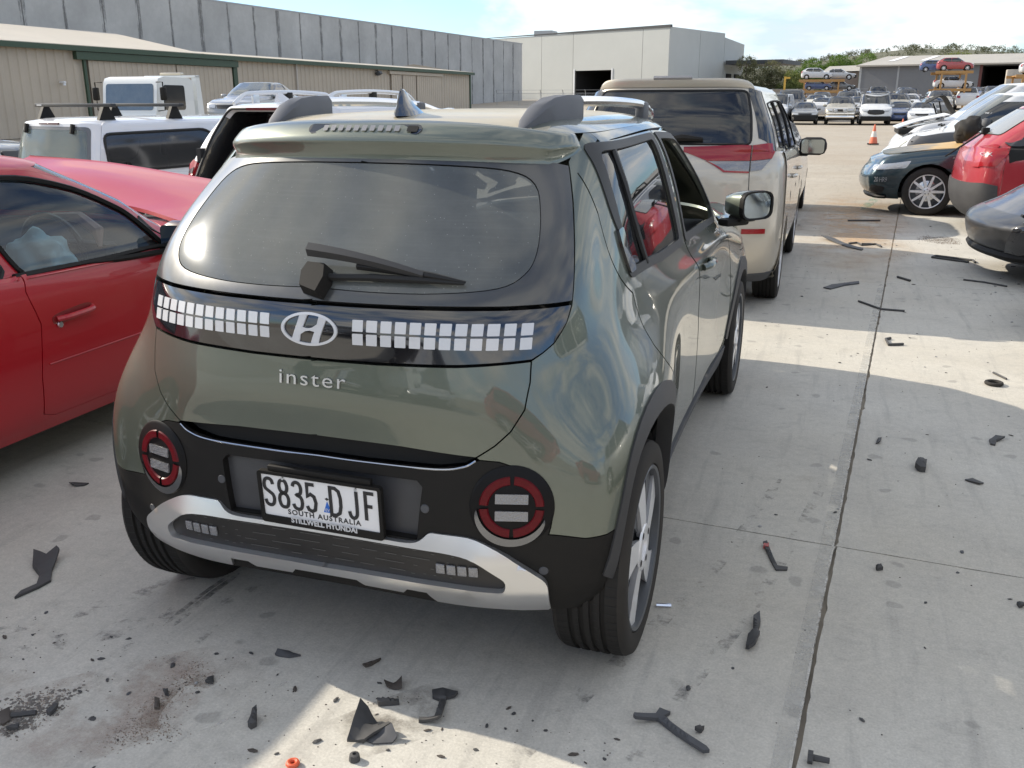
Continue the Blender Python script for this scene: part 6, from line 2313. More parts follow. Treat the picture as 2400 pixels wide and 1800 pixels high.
# ---- white utility with a canopy and roof bars
def ute():
    sp = dict(L=4.7, W=1.62, H=1.365, rin=.05, base=-2.28, cowl=1.25, belt=.76, deck=.76, cowlz=.86, hood=.74, rtop=-2.16, wtop=.45, roofw=1.34, sill=.20, r=.32, axles=(-1.5, 1.45), ra=.37, beltr=.80, rcorner=.20, bulge=.015)
    H = car_hull(sp)
    P = paint('white ute paint', (.60, .615, .65), dirt=.14)
    t = empty('parked_ute', (0, 0, 0), 0, 'white utility with a fibreglass canopy and two black roof bars', 'ute')
    sw = flank(H, round_poly([(-2.03, .83), (-2.03, 1.205), (-.72, 1.23), (-.56, 1.07), (-.66, .85)], [.12, .08, .14, .1, .1], 4))
    cw = flank(H, round_poly([(-.30, .88), (-.30, 1.27), (.35, 1.25), (.80, .93), (.78, .88)], .06, 3))
    rwn = endp(H, round_poly([(-.62, .905), (.62, .905), (.57, 1.245), (-.57, 1.245)], .05, 4))
    ws = (6.3, 8.8, 10.5, 10.2)
    b = car_body(H, sp, P, t, step=(.35, .4), holes=[rwn, sw, cw, mirp(sw), mirp(cw)], wind=ws)
    for mi in (False, True):
        g_ = panel('canopy_window', H, sw, glass('smoked canopy glass', (.09, .09, .095), dust=.10, dustcol=(.25, .25, .25)), t, off=.002, mirror=mi)
        seal(H, sw, g_, mirror=mi, r=.016)
        panel('door_window', H, cw, M_DGLASS, t, off=.002, mirror=mi)
        sg = -1 if mi else 1
        m = MB()
        c = H.S(*np.array(flank(H, [(-1.82, .895)])).T, .02)[0]*np.array([sg, 1, 1])
        m.box(tuple(c), (.03, .06, .05), bev=.01)
        m.lathe([(0, .014), (sg*.03, .014)], 8, c=tuple(c))
        m.build('window_latch', M_BLKPL, g_)
        m = MB()
        p = np.array(flank(H, [(-2.2, .80), (-1.4, .785), (-.5, .785)]))
        m.tube(H.S(p[:, 0], p[:, 1], 0)*np.array([sg, 1, 1]), .006, 5)
        m.build('tub_joint', mat('grey joint', (.2, .2, .21), rough=.6), t)
    rg = panel('rear_window', H, rwn, glass('green tinted rear glass', (.50, .60, .56), dust=.22, dustcol=(.42, .48, .45)), t, off=.002, step=(.25, .25))
    fr_o = endp(H, round_poly([(-.655, .87), (.655, .87), (.60, 1.275), (-.60, 1.275)], .06, 4))
    panel('window_frame', H, fr_o, mat('grey canopy frame', (.10, .105, .115), rough=.4), t, holes=[rwn], off=.004, lip=.01, step=(.2, .2))
    for x in (-.42, .40):
        m = MB()
        q = np.array(endp(H, [(x, 1.30), (x, 1.245), (x, 1.205)]))
        pts = H.S(q[:, 0], q[:, 1], .02)
        m.tube(pts, .022, 6)
        m.build('glass_hinge', M_BLKPL, rg)
    q = endp(H, [(-.17, 1.317), (-.17, 1.294), (.17, 1.294), (.17, 1.317)])
    decal(H, q, mat('dark red brake light', (.09, .03, .035), rough=.3, coat=.6), t, 'brake_light', off=.012, step=(.2, .2))
    roof_skin('roof', H, 9.97, .035, P, t)
    for y in (-1.86, -1.02):
        m = MB()
        m.box((0, y, 1.487), (1.36, .065, .036), bev=.008)
        rk = m.build('roof_bar', mat('black roof bar', (.014, .014, .015), rough=.45), t)
        for sx in (-.53, .53):
            m = MB()
            m.prism([(-.10, 1.335), (.10, 1.335), (.085, 1.365), (.03, 1.475), (-.03, 1.475), (-.085, 1.365)], sx-.025, sx+.025, 'X')
            o = m.build('bar_foot', M_BLKPL, rk)
            for v in o.data.vertices: v.co.y += y
        m = MB()
        m.box((-.585, y-.0335, 1.488), (.09, .002, .012))
        m.build('bar_label', M_PIXEL, rk, smooth=False)
    panel('windscreen', H, [(10.5, 6.3), (14, 6.28), (17.5, 6.3), (17.8, 8.8), (14, 8.8), (10.2, 8.8)], M_LGLASS, t, off=-.004)
    wells(H, sp, t)
    m = MB()
    m.box((0, -1.2, .70), (1.30, 1.9, .08))
    m.box((0, -.25, .95), (1.25, .06, .6))
    m.build('cargo_tray', mat('grey tray liner', (.10, .105, .105), rough=.8), t)
    for s in (-1, 1):
        decal(H, endp(H, [(s*.62, .62), (s*.74, .62), (s*.74, .86), (s*.62, .86)][::s]), M_REDBRIGHT, t, 'tail_lamp', off=.008, step=(.2, .2))
    put_wheels(t, sp)
    rz = R(-14)
    lx, ly = .80, -2.3
    place(t, -5.82-(math.cos(rz)*lx-math.sin(rz)*ly), 5.19-(math.sin(rz)*lx+math.cos(rz)*ly), rz)
ute()

# ---- white wagon with its tailgate gone
def white_wagon():
    sp = dict(L=4.2, W=1.76, H=1.525, rin=.06, base=-2.0, cowl=1.15, belt=.92, deck=.80, cowlz=.97, hood=.84, rtop=-1.62, wtop=.30, roofw=1.24, sill=.24, r=.33, axles=(-1.3, 1.2), ra=.385, beltr=.95, rcorner=.24)
    H = car_hull(sp)
    P = paint('pearl white paint', (.60, .61, .64), dirt=.12)
    t = empty('parked_car', (0, 0, 0), 0, 'white wagon with its tailgate missing and silver roof rails', 'car')
    sw = flank(H, round_poly([(-1.55, 1.02), (-1.35, 1.40), (-.72, 1.42), (-.70, .985)], .05, 3))
    sw2 = flank(H, round_poly([(-.62, .98), (-.64, 1.42), (.22, 1.40), (.75, .99)], .05, 3))
    hole = endp(H, round_poly([(-.66, .50), (.66, .50), (.69, .80), (.66, .98), (.56, 1.40), (.50, 1.455), (-.50, 1.455), (-.56, 1.40), (-.66, .98), (-.69, .80)], .05, 3))
    b = car_body(H, sp, P, t, step=(.35, .4), holes=[hole, sw, sw2, mirp(sw), mirp(sw2)], wind=(6.3, 8.8, 10.5, 10.2), lip=.05)
    for w_ in (sw, sw2):
        for mi in (False, True): panel('side_window', H, w_, M_DGLASS, t, off=.001, mirror=mi)
    # black inner frame of the opening
    p = densify(hole, np.array([.3, .3]))
    K = len(p)
    A = H.S(p[:, 0], p[:, 1], .004)
    B = H.S(p[:, 0], p[:, 1], -.10)*np.array([.93, 1, 1]) + np.array([0, .05, 0])
    C = H.S(p[:, 0], p[:, 1], -.10)*np.array([.86, 1, 1]) + np.array([0, .35, -.02])
    m = MB()
    m.add(list(A)+list(B)+list(C), [(i, (i+1) % K, K+(i+1) % K, K+i) for i in range(K)]+[(K+i, K+(i+1) % K, 2*K+(i+1) % K, 2*K+i) for i in range(K)])
    m.build('opening_frame', mat('gloss black frame', (.01, .01, .011), rough=.2, coat=.6), t)
    m = MB()
    m.tube(list(A), .012, 6, closed=True)
    m.build('opening_seal', M_SHADOWGAP, t)
    m = MB()
    m.box((0, -1.2, .62), (1.30, 1.5, .06))
    m.box((0, -.55, .95), (1.25, .12, .60), (R(-12), 0, 0), bev=.04)
    for sx in (-.40, .40): m.box((sx, -.62, 1.30), (.26, .09, .17), bev=.03)
    for sx in (-.70, .70): m.box((sx, -1.1, .85), (.05, 1.5, .5))
    m.box((0, .2, 1.0), (1.3, .06, .9))
    m.build('luggage_bay', mat('dark luggage trim', (.016, .016, .017), rough=.8), t)
    q = endp(H, [(-.30, 1.475), (-.30, 1.452), (.30, 1.452), (.30, 1.475)])
    m = MB()
    m.box((0, -1.66, 1.455), (.5, .03, .022))
    m.build('brake_light', M_REDLENS, t)
    for s in (-1, 1):
        def E(pts): return endp(H, [(s*x, z) for x, z in pts][::s])
        l = decal(H, E([(.705, .70), (.80, .74), (.815, .93), (.76, .985), (.70, .96)]), M_REDBRIGHT, t, 'tail_lamp', off=.03, step=(.15, .2), lip=.04)
        decal(H, E([(.715, .60), (.80, .63), (.80, .735), (.708, .695)]), M_CLEAR, l, 'clear_lens', off=.026, step=(.15, .2), lip=.03)
        decal(H, E([(.72, .86), (.775, .87), (.775, .90), (.72, .915)]), mat('dark lamp core', (.03, .004, .006), rough=.2), l, 'lamp_core', off=.036, step=(.15, .2))
        # raised rail with feet
        m = MB()
        x0 = s*.50
        m.tube(crspline([(x0, -1.52, 1.50), (x0, -1.38, 1.575), (x0, -1.22, 1.60), (x0, -.60, 1.615), (x0, 0, 1.60), (x0, .14, 1.575), (x0, .30, 1.49)], 4), .021, 8)
        rl = m.build('roof_rail', mat('satin silver rail', (.56, .58, .61), rough=.3, metal=.8), t)
        for y in (-1.18, -.05):
            m = MB()
            m.box((x0, y, 1.55), (.03, .10, .11), bev=.01)
            m.build('rail_foot', MATS['satin silver rail'], rl)
        m = MB()
        m.box((x0, -.62, 1.58), (.045, .10, .07), bev=.01)
        m.build('rail_clamp', M_BLKPL, rl)
        door_mirror(t, s*.80, .62, 1.0, s, P, 1.2)
    m = MB()
    m.prism([(-.11, 1.515), (.11, 1.515), (.06, 1.55), (-.06, 1.60), (-.10, 1.60)], -.03, .03, 'X', taper=1)
    o = m.build('aerial_fin', P, t)
    for v in o.data.vertices:
        v.co.y = -v.co.y if False else v.co.y
        v.co.y -= 1.42
        if v.co.z > 1.54: v.co.x *= .35
    roof_skin('roof', H, 9.97, .02, P, t)
    panel('windscreen', H, [(10.5, 6.3), (14, 6.28), (17.5, 6.3), (17.8, 8.8), (14, 8.8), (10.2, 8.8)], M_LGLASS, t, off=-.004)
    wells(H, sp, t)
    put_wheels(t, sp)
    rz = R(-3)
    place(t, -3.82-math.sin(rz)*2.05, 4.95+math.cos(rz)*2.05, rz)
white_wagon()

# ---- generic builder for plainer cars
def simple_car(name, label, cat, sp, P, side=(), rear=None, group=None, glassm=None, hi=False, style=(7, .10), step=(.5, .6), lamps=True, roofp=None, grille=None, mirrors=True, wsm=None, blackvalance=True, wmats=None, detail=True):
    H = car_hull(sp)
    t = empty(name, (0, 0, 0), 0, label, cat, group)
    holes = []
    gm = glassm or M_DGLASS
    go = .003 if step[0] < .45 else (.012 if step[0] < .7 else .03)
    b = car_body(H, sp, P, t, step=step, lip=0)
    for poly in side:
        q = flank(H, round_poly(poly, .05, 2))
        for mi in (False, True): panel('side_window', H, q, gm, t, off=go, mirror=mi, step=step)
    v0, v1 = 6.25, 8.85
    panel('windscreen', H, [(10.5, v0), (14, v0), (17.5, v0), (17.75, v1), (14, v1), (10.25, v1)], wsm or gm, t, off=go, step=step)
    panel('rear_window', H, rear or [(-2.5, 6.6), (2.5, 6.6), (2.45, 8.7), (-2.45, 8.7)], gm, t, off=go, step=step)
    if lamps:
        L = sp.get('lampbox', (.50, .80, sp['hood']-.16, sp['hood']-.03))
        hw = sp['W']/2
        for s in (-1, 1):
            pts = [(s*hw*L[0], L[2]), (s*hw*L[1]*1.0, L[2]+.02), (s*hw*(L[1]+.08), L[3]), (s*hw*L[0], L[3]-.01)]
            q = endp(H, pts if s < 0 else pts[::-1], True)
            q = [(u, v) for u, v in q]
            decal(H, q[::1] if area2(q) > 0 else q[::-1], M_HEADL, t, 'headlamp', off=.006+go, step=(.3, .3))
            zt = sp['deck']
            pts = [(s*hw*.66, zt-.24), (s*hw*.90, zt-.22), (s*hw*.90, zt-.05), (s*hw*.66, zt-.06)]
            q = endp(H, pts)
            decal(H, q if area2(q) > 0 else q[::-1], M_REDBRIGHT, t, 'tail_lamp', off=.006+go, step=(.3, .3))
        gz = grille or (sp['hood']-.17, sp['hood']-.06, .42)
        pts = [(-hw*gz[2], gz[0]), (hw*gz[2], gz[0]), (hw*gz[2]*1.1, gz[1]), (-hw*gz[2]*1.1, gz[1])]
        q = endp(H, round_poly(pts, .03, 2), True)
        decal(H, q if area2(q) > 0 else q[::-1], M_GRILLE, t, 'grille', off=.006+go, step=(.3, .3))
    if blackvalance:
        decal(H, [(11.3, .9), (14, 1.1), (16.7, .9), (16.7, .05), (14, .03), (11.3, .05)], M_BLKPL, t, 'front_valance', off=.005, step=(.5, .5))
    roof_skin('roof', H, 9.97, sp.get('crown', .02), roofp or P, t, step=.22)
    if mirrors:
        for s in (-1, 1): door_mirror(t, s*sp['W']/2*.93, sp['cowl']-.45, sp['belt']+.07, s, P, 1.1, glassf=False)
    wells(H, sp, t)
    put_wheels(t, sp, style, hi=hi, mats=wmats)
    return t, H
SEDAN = dict(L=4.55, W=1.75, H=1.43, base=-1.55, cowl=1.05, belt=.90, deck=.98, cowlz=.93, hood=.76, rtop=-.80, wtop=.30, roofw=1.16, sill=.20, r=.32, axles=(-1.35, 1.38), beltr=.93)
SED_W = [[(-.50, .96), (-.52, 1.35), (.28, 1.30), (.72, .955)], [(-1.18, .98), (-.95, 1.28), (-.58, 1.355), (-.56, .96)]]
HATCH = dict(L=4.0, W=1.70, H=1.47, rin=.07, base=-1.87, cowl=1.0, belt=.92, deck=1.02, cowlz=.96, hood=.78, rtop=-1.30, wtop=.25, roofw=1.18, sill=.20, r=.30, axles=(-1.24, 1.25), beltr=.97)
HAT_W = [[(-.45, .97), (-.47, 1.38), (.24, 1.34), (.68, .97)], [(-1.40, 1.05), (-1.25, 1.34), (-.53, 1.39), (-.51, .98)]]
SUV = dict(L=4.6, W=1.84, H=1.72, rin=.06, base=-2.20, cowl=1.15, belt=1.08, deck=1.12, cowlz=1.13, hood=.98, rtop=-1.80, wtop=.42, roofw=1.34, sill=.30, r=.37, axles=(-1.38, 1.38), beltr=1.10)
SUV_W = [[(-.40, 1.14), (-.42, 1.58), (.38, 1.55), (.82, 1.14)], [(-1.20, 1.15), (-1.20, 1.58), (-.48, 1.59), (-.46, 1.14)], [(-1.78, 1.17), (-1.62, 1.56), (-1.26, 1.58), (-1.26, 1.15)]]
VAN = dict(L=4.97, W=1.98, H=1.97, rin=.05, base=-2.40, cowl=1.72, belt=1.12, deck=1.12, cowlz=1.22, hood=.98, rtop=-2.30, wtop=.95, roofw=1.62, sill=.26, r=.34, axles=(-1.55, 1.55), beltr=1.12, rcorner=.16, lead=.16)
VAN_W = [[(.32, 1.18), (.32, 1.78), (.80, 1.76), (1.28, 1.20)]]

# ---- teal sedan, bonnet burnt brown, parked across on the right
def teal_sedan():
    sp = dict(SEDAN, L=4.6, hood=.78, belt=.92, r=.325, axles=(-1.38, 1.42), ra=.372, W=1.74, sill=.21, cowlz=.97, cowl=.80, wtop=.10, lead=.16)
    P = paint('dark teal paint', (.007, .030, .043), metal=.45, dirt=.05, rough=.3)
    t, H = simple_car('parked_car', 'dark teal sedan with a scorched brown bonnet, parked across on the right', 'car', sp, P, SED_W, hi=True, style=(10, .085), step=(.35, .4), lamps=False, blackvalance=False, mirrors=False)
    for mi in (False, True):
        q = flank(H, round_poly([(2.10, .60), (1.72, .635), (1.66, .735), (1.86, .70), (2.10, .665), (2.2, .62)], .02, 2))
        decal(H, q, M_HEADL, t, 'headlamp', off=.008, mirror=mi, step=(.15, .15))
        q = flank(H, round_poly([(2.14, .40), (1.97, .37), (1.98, .29), (2.16, .30)], .015, 2))
        f = decal(H, q, M_GRILLE, t, 'fog_lamp_recess', off=.005, mirror=mi, step=(.2, .2))
    # scorched bonnet laid over the hull
    hd = [(10.05, 5.1), (10.7, 5.05), (11.6, 5.0), (12.6, 4.98), (14, 5.0), (15.4, 4.98), (16.4, 5.0), (17.3, 5.05), (17.95, 5.1), (17.6, 6.0), (16, 6.15), (14, 6.2), (12, 6.15), (10.4, 6.0)]
    m = bpy.data.materials.new('scorched bonnet paint')
    m.use_nodes = True
    N, L = m.node_tree.nodes, m.node_tree.links
    b = N['Principled BSDF']
    tcn = N.new('ShaderNodeTexCoord')
    sx = N.new('ShaderNodeSeparateXYZ')
    L.new(tcn.outputs['Object'], sx.inputs[0])
    nz_ = N.new('ShaderNodeTexNoise')
    nz_.inputs['Scale'].default_value = 3.5
    nz_.inputs['Detail'].default_value = 8
    L.new(tcn.outputs['Object'], nz_.inputs['Vector'])
    ad = N.new('ShaderNodeMath'); ad.operation = 'MULTIPLY_ADD'
    L.new(nz_.outputs['Fac'], ad.inputs[0]); ad.inputs[1].default_value = 1.1
    L.new(sx.outputs['Y'], ad.inputs[2])
    rp_ = N.new('ShaderNodeValToRGB')
    mr = N.new('ShaderNodeMapRange')
    mr.inputs['From Min'].default_value = 1.1; mr.inputs['From Max'].default_value = 2.9
    L.new(ad.outputs[0], mr.inputs['Value'])
    L.new(mr.outputs['Result'], rp_.inputs['Fac'])
    e = rp_.color_ramp.elements
    e[0].color = (.50, .30, .10, 1); e[0].position = .0
    e[1].color = (.03, .05, .06, 1); e[1].position = 1.0
    k = rp_.color_ramp.elements.new(.42); k.color = (.44, .30, .13, 1)
    k = rp_.color_ramp.elements.new(.55); k.color = (.20, .18, .15, 1)
    k = rp_.color_ramp.elements.new(.8); k.color = (.10, .115, .115, 1)
    L.new(rp_.outputs['Color'], b.inputs['Base Color'])
    b.inputs['Roughness'].default_value = .55
    panel('bonnet', H, hd, m, t, off=.012, lip=.02, step=(.25, .2))
    # chalked yard mark on the bumper
    vs, fs = text_geo('20 HR9', .095, .0005, (.62, 1), .9)
    a = np.array(vs)
    q = np.array(flank(H, [(2.03-x, .475+y) for x, y in a[:, :2]]))
    mm = MB()
    pp = H.S(q[:, 0], q[:, 1], .006)*np.array([-1, 1, 1])
    mm.add(pp, fs)
    mm.build('chalk_lettering', M_PIXEL, t, smooth=False)
    # front lip
    mm = MB()
    q = [H.S([u], [.45], .012)[0] for u in np.linspace(10.9, 17.1, 24)]
    mm.tube(q, .03, 6)
    mm.build('front_lip', M_BLKPL, t)
    for s in (-1, 1):
        q = np.array(flank(H, [(.62, .90), (.60, .72), (.63, .50), (.58, .28)]))
        mm = MB()
        mm.tube(H.S(q[:, 0], q[:, 1], 0)*np.array([s, 1, 1]), .004, 5)
        mm.build('door_gap', M_SHADOWGAP, t)  # seam shade drawn as a half sunk dark tube
        q = flank(H, [(.98, .60), (.80, .58), (.80, .55), (.98, .57)])
        decal(H, q, M_GRILLE, t, 'wing_vent', off=.004, mirror=(s < 0))
    # axle 1.42 ahead; nose points left (-x)
    place(t, 2.42+1.42, 11.66+.86, R(90))
teal_sedan()
bm = bmesh.new()
bmesh.ops.create_icosphere(bm, subdivisions=3, radius=1)
from mathutils import noise as mnoise
for v in bm.verts:
    p = v.co.copy()
    s = 1 + mnoise.noise(p*1.8)*.5 + mnoise.noise(p*4.5)*.3
    v.co = Vector((p.x*.17*s, p.y*.15*s, p.z*.19*s))
me = bpy.data.meshes.new('torn_liner'); bm.to_mesh(me); bm.free()
me.polygons.foreach_set('use_smooth', [True]*len(me.polygons))
me.materials.append(mat('charred black plastic', (.018, .016, .014), rough=.8))
o = tag(link('torn_liner', me), 'crumpled charred black plastic liner lying on the scorched bonnet', 'debris')
o.location = (2.92, 12.3, 1.12)

# ---- red hatch, rear towards the aisle
def red_hatch():
    sp = dict(HATCH, L=3.8, W=1.62, H=1.50, base=-1.79, deck=.98, belt=.94, rtop=-1.22, beltr=1.0, axles=(-1.15, 1.2), bulge=.025)
    P = paint('crimson hatch paint', (.36, .010, .022), metal=.2, dirt=.08)
    H = car_hull(sp)
    t = empty('parked_car', (0, 0, 0), 0, 'crimson hatchback with torn rear corner between the teal sedan and grey car', 'car')
    rear = endp(H, round_poly([(-.56, 1.14), (.56, 1.14), (.50, 1.42), (-.50, 1.42)], .05, 3))
    b = car_body(H, sp, P, t, step=(.3, .35))
    for poly in HAT_W:
        q = flank(H, round_poly([(y, z+.02) for y, z in poly], .05, 2))
        for mi in (False, True): panel('side_window', H, q, M_DGLASS, t, off=.003, mirror=mi)
    g_ = panel('rear_window', H, rear, mat('silvery reflecting glass', (.30, .32, .33), rough=.15, metal=.5, dirt=.3), t, off=.004, step=(.2, .2))
    seal(H, rear, g_)
    panel('windscreen', H, [(10.5, 6.25), (14, 6.25), (17.5, 6.25), (17.75, 8.85), (14, 8.85), (10.25, 8.85)], M_LGLASS, t, off=.003)
    roof_skin('roof', H, 9.97, .02, P, t, step=.2)
    decal(H, [(-3.9, 2.55), (-3, 2.7), (0, 2.75), (3, 2.7), (3.9, 2.55), (4.25, .1), (3, .05), (0, .03), (-3, .05), (-4.25, .1)], mat('dusty black bumper', (.03, .03, .032), rough=.6, dirt=.3, dirtcol=(.13, .125, .12)), t, 'rear_bumper', off=.02, lip=.03)
    for s in (-1, 1):
        pts = flank(H, round_poly([(-1.86, .78), (-1.62, .80), (-1.52, .98), (-1.62, 1.04), (-1.80, 1.0)], .03, 3))
        l = decal(H, pts, M_REDBRIGHT, t, 'tail_lamp', off=.012, mirror=(s < 0), step=(.15, .2))
    # torn opening in the near quarter
    pts = flank(H, [(-1.50, .84), (-1.05, .93), (-1.15, 1.03), (-1.45, 1.05)])
    decal(H, pts, M_UNDER, t, 'torn_opening', off=.004)
    pts = flank(H, [(-1.55, 1.06), (-1.40, 1.02), (-1.05, 1.08), (-1.12, 1.13)])
    decal(H, pts, mat('scuffed dark panel', (.05, .05, .055), rough=.5), t, 'bent_panel', off=.02, lip=.02)
    vs, fs = text_geo('GX', .055, .001, (1.3, 1))
    a = np.array(vs)
    q = np.array(flank(H, [(-1.72+x, .93+y) for x, y in a[:, :2]]))
    m = MB(); m.add(H.S(q[:, 0], q[:, 1], .016), fs); m.build('lamp_lettering', M_PIXEL, t, smooth=False)
    # wiper arms hanging off
    m = MB()
    q = H.S(*np.array(endp(H, [(.15, 1.15)])).T, .03)[0]
    m.box(tuple(q), (.10, .08, .08), bev=.01)
    m.tube([tuple(q), (.28, -2.06, .90)], .010, 5)
    m.tube([(q[0]-.04, q[1], q[2]), (.23, -2.08, .88)], .010, 5)
    m.build('rear_wiper', M_BLKPL, t)
    wells(H, sp, t)
    put_wheels(t, sp, (7, .1))
    place(t, 2.60+1.9, 10.52, R(-90+4))
red_hatch()

# ---- dark grey car nose, bottom right
def grey_car():
    sp = dict(HATCH, L=4.3, W=1.66, H=1.50, hood=.75, belt=.95, cowlz=.98, cowl=.92, wtop=.2, r=.32, axles=(-1.3, 1.30), sill=.17, lead=.42, ra=.365)
    P = paint('dark slate paint', (.022, .023, .030), metal=.35, dirt=.05, rough=.35, coat=.6)
    H = car_hull(sp)
    t = empty('parked_car', (0, 0, 0), 0, 'dark slate grey car with damaged front bumper at the right edge', 'car')
    car_body(H, sp, P, t, step=(.3, .3))
    for poly in HAT_W:
        q = flank(H, round_poly(poly, .05, 2))
        for mi in (False, True): panel('side_window', H, q, M_DGLASS, t, off=.003, mirror=mi)
    panel('windscreen', H, [(10.5, 6.25), (14, 6.25), (17.5, 6.25), (17.75, 8.85), (14, 8.85), (10.25, 8.85)], M_LGLASS, t, off=.003)
    roof_skin('roof', H, 9.97, .02, P, t, step=.2)
    decal(H, [(10.45, 3.1), (11.2, 3.35), (12.2, 3.6), (14, 3.65), (15.8, 3.6), (16.8, 3.35), (17.55, 3.1), (17.2, 1.0), (16.5, .25), (14, .2), (11.5, .25), (10.8, 1.0)], mat('scraped black bumper', (.010, .0105, .012), rough=.35, coat=.35, dirt=.15, dirtcol=(.09, .09, .09)), t, 'front_bumper', off=.012, lip=.03)
    for mi in (False, True):
        q = flank(H, round_poly([(2.02, .61), (1.50, .66), (1.30, .78), (1.55, .78), (1.95, .70)], .03, 3))
        decal(H, q, M_HEADL, t, 'headlamp', off=.010, mirror=mi, step=(.12, .12))
        q = flank(H, round_poly([(2.10, .52), (1.86, .54), (1.80, .32), (2.02, .26)], .03, 3))
        decal(H, q, M_GLOSSBLK, t, 'bumper_recess', off=.020, mirror=mi, step=(.15, .15))
    m = MB()
    q = [H.S([u], [.9], .02)[0] for u in np.linspace(11.0, 17.0, 24)]
    m.tube(q, .035, 6)
    m.build('front_lip', M_BLKPL, t)
    m = MB()
    q = H.S(*np.array(flank(H, [(1.98, .68)])).T, .02)[0]*np.array([-1, 1, 1])
    m.box(tuple(q), (.05, .12, .02), (R(30), 0, 0))
    m.build('broken_clip', M_BLKPL, t)
    wells(H, sp, t)
    put_wheels(t, sp, (10, .08))
    place(t, 2.45+2.15*math.cos(R(8)), 7.0+2.15*math.sin(R(8)), R(90+8))
grey_car()

# ---- white car whose bumper just enters at the right edge
t, H = simple_car('parked_car', 'white hatchback whose front bumper just shows at the right edge', 'car', dict(HATCH, lead=.2), paint('plain white paint', (.72, .73, .74), dirt=.15), HAT_W)
place(t, 2.62+2.0, 4.85, R(90))

# ---- white vans on the right
def van_two():
    sp = dict(L=4.1, W=1.72, H=1.66, rin=.05, base=-1.98, cowl=1.06, belt=1.06, deck=1.05, cowlz=1.08, hood=.92, rtop=-1.85, wtop=.36, roofw=1.34, sill=.24, r=.31, axles=(-1.25, 1.35), beltr=1.06, rcorner=.2, lead=.30)
    P = paint('white van paint', (.60, .61, .62), dirt=.14)
    t, H = simple_car('parked_van', 'small white delivery van with a dark grey rubbing strip behind the teal sedan', 'van', sp, P, [[(-.05, 1.10), (-.05, 1.50), (.32, 1.50), (.80, 1.12), (.78, 1.08)]], hi=False, step=(.4, .45), lamps=False, wsm=M_LGLASS, mirrors=False)
    for mi in (False, True):
        q = flank(H, round_poly([(1.98, .74), (1.80, .72), (1.66, .92), (1.76, .97), (1.90, .90)], .05, 3))
        decal(H, q, mat('yellowed headlamp', (.50, .50, .40), rough=.25, coat=.8), t, 'headlamp', off=.010, mirror=mi, step=(.15, .15))
        q = flank(H, round_poly([(1.62, .70), (1.58, .98), (1.50, 1.00), (-1.7, .98), (-1.75, .72)], .04, 2))
        decal(H, q, mat('grey plastic cladding', (.085, .09, .10), rough=.55, dirt=.2), t, 'side_cladding', off=.03, lip=.03, mirror=mi)
        m = MB()
        p = np.array(flank(H, [(1.58, .86), (0, .86), (-1.7, .86)]))
        m.tube(H.S(p[:, 0], p[:, 1], .034)*np.array([-1 if mi else 1, 1, 1]), .010, 5)
        m.build('cladding_groove', M_SHADOWGAP, t)
        door_mirror(t, (-1 if mi else 1)*.84, .55, 1.16, -1 if mi else 1, M_GREYPL, 1.5)
    m = MB()
    for x in (-.3, .2): m.tube([(x, 1.12, 1.12), (x+.3, 1.05, 1.13)], .018, 5)
    m.build('wipers', M_BLKPL, t)
    place(t, 1.88+2.05, 14.5+.86, R(90))
van_two()
def van_one():
    sp = dict(L=4.5, W=1.75, H=1.86, rin=.05, base=-2.19, cowl=1.18, belt=1.13, deck=1.12, cowlz=1.18, hood=1.0, rtop=-2.05, wtop=.28, roofw=1.38, sill=.26, r=.32, axles=(-1.4, 1.4), beltr=1.13, rcorner=.2, lead=.25)
    P = paint('white courier van paint', (.58, .59, .61), dirt=.12)
    t, H = simple_car('parked_van', 'taller white van with a blue rear panel and lifted bonnet', 'van', sp, P, [[(-.30, 1.16), (-.30, 1.68), (.10, 1.66), (.86, 1.19), (.86, 1.15)]], step=(.4, .45), lamps=False, wsm=M_LGLASS, mirrors=False)
    q = flank(H, [(-.42, .5), (-.42, 1.76), (-1.9, 1.76), (-2.05, .5)])
    BL = paint('royal blue vinyl', (.020, .055, .17), dirt=.08)
    for mi in (False, True):
        f = decal(H, q, BL, t, 'blue_panel', off=.004, mirror=mi)
        q2 = flank(H, round_poly([(-.62, 1.18), (-.62, 1.62), (-1.7, 1.62), (-1.72, 1.18)], .08, 3))
        decal(H, q2, M_DGLASS, f, 'panel_window', off=.008, mirror=mi)
        door_mirror(t, (-1 if mi else 1)*.86, .52, 1.28, -1 if mi else 1, mat('silver mirror shell', (.45, .45, .46), rough=.3, metal=.4), 1.5)
    hood_sheet('bonnet', [[(-.70, 2.14, 1.00), (0, 2.20, 1.02), (.70, 2.14, 1.00)], [(-.74, 1.75, 1.14), (0, 1.8, 1.16), (.74, 1.75, 1.14)], [(-.74, 1.2, 1.26), (0, 1.26, 1.28), (.74, 1.2, 1.26)]], P, t)
    m = MB()
    m.box((0, 1.95, .93), (1.5, .35, .12), bev=.03)
    m.build('slam_panel', M_UNDER, t)
    m = MB()
    m.box((0, -1.0, 1.93), (1.2, .6, .06), bev=.02)
    m.tube([(.2, -.6, 1.9), (.3, -.75, 2.1), (.3, -1.1, 2.14), (.2, -1.3, 1.95)], .03, 6)
    m.tube([(-.3, -.7, 1.9), (-.3, -1.0, 2.06), (-.3, -1.3, 1.92)], .03, 6)
    m.build('roof_fittings', M_BLKPL, t)
    place(t, 2.2+2.25, 18.2+.88, R(90))
van_one()

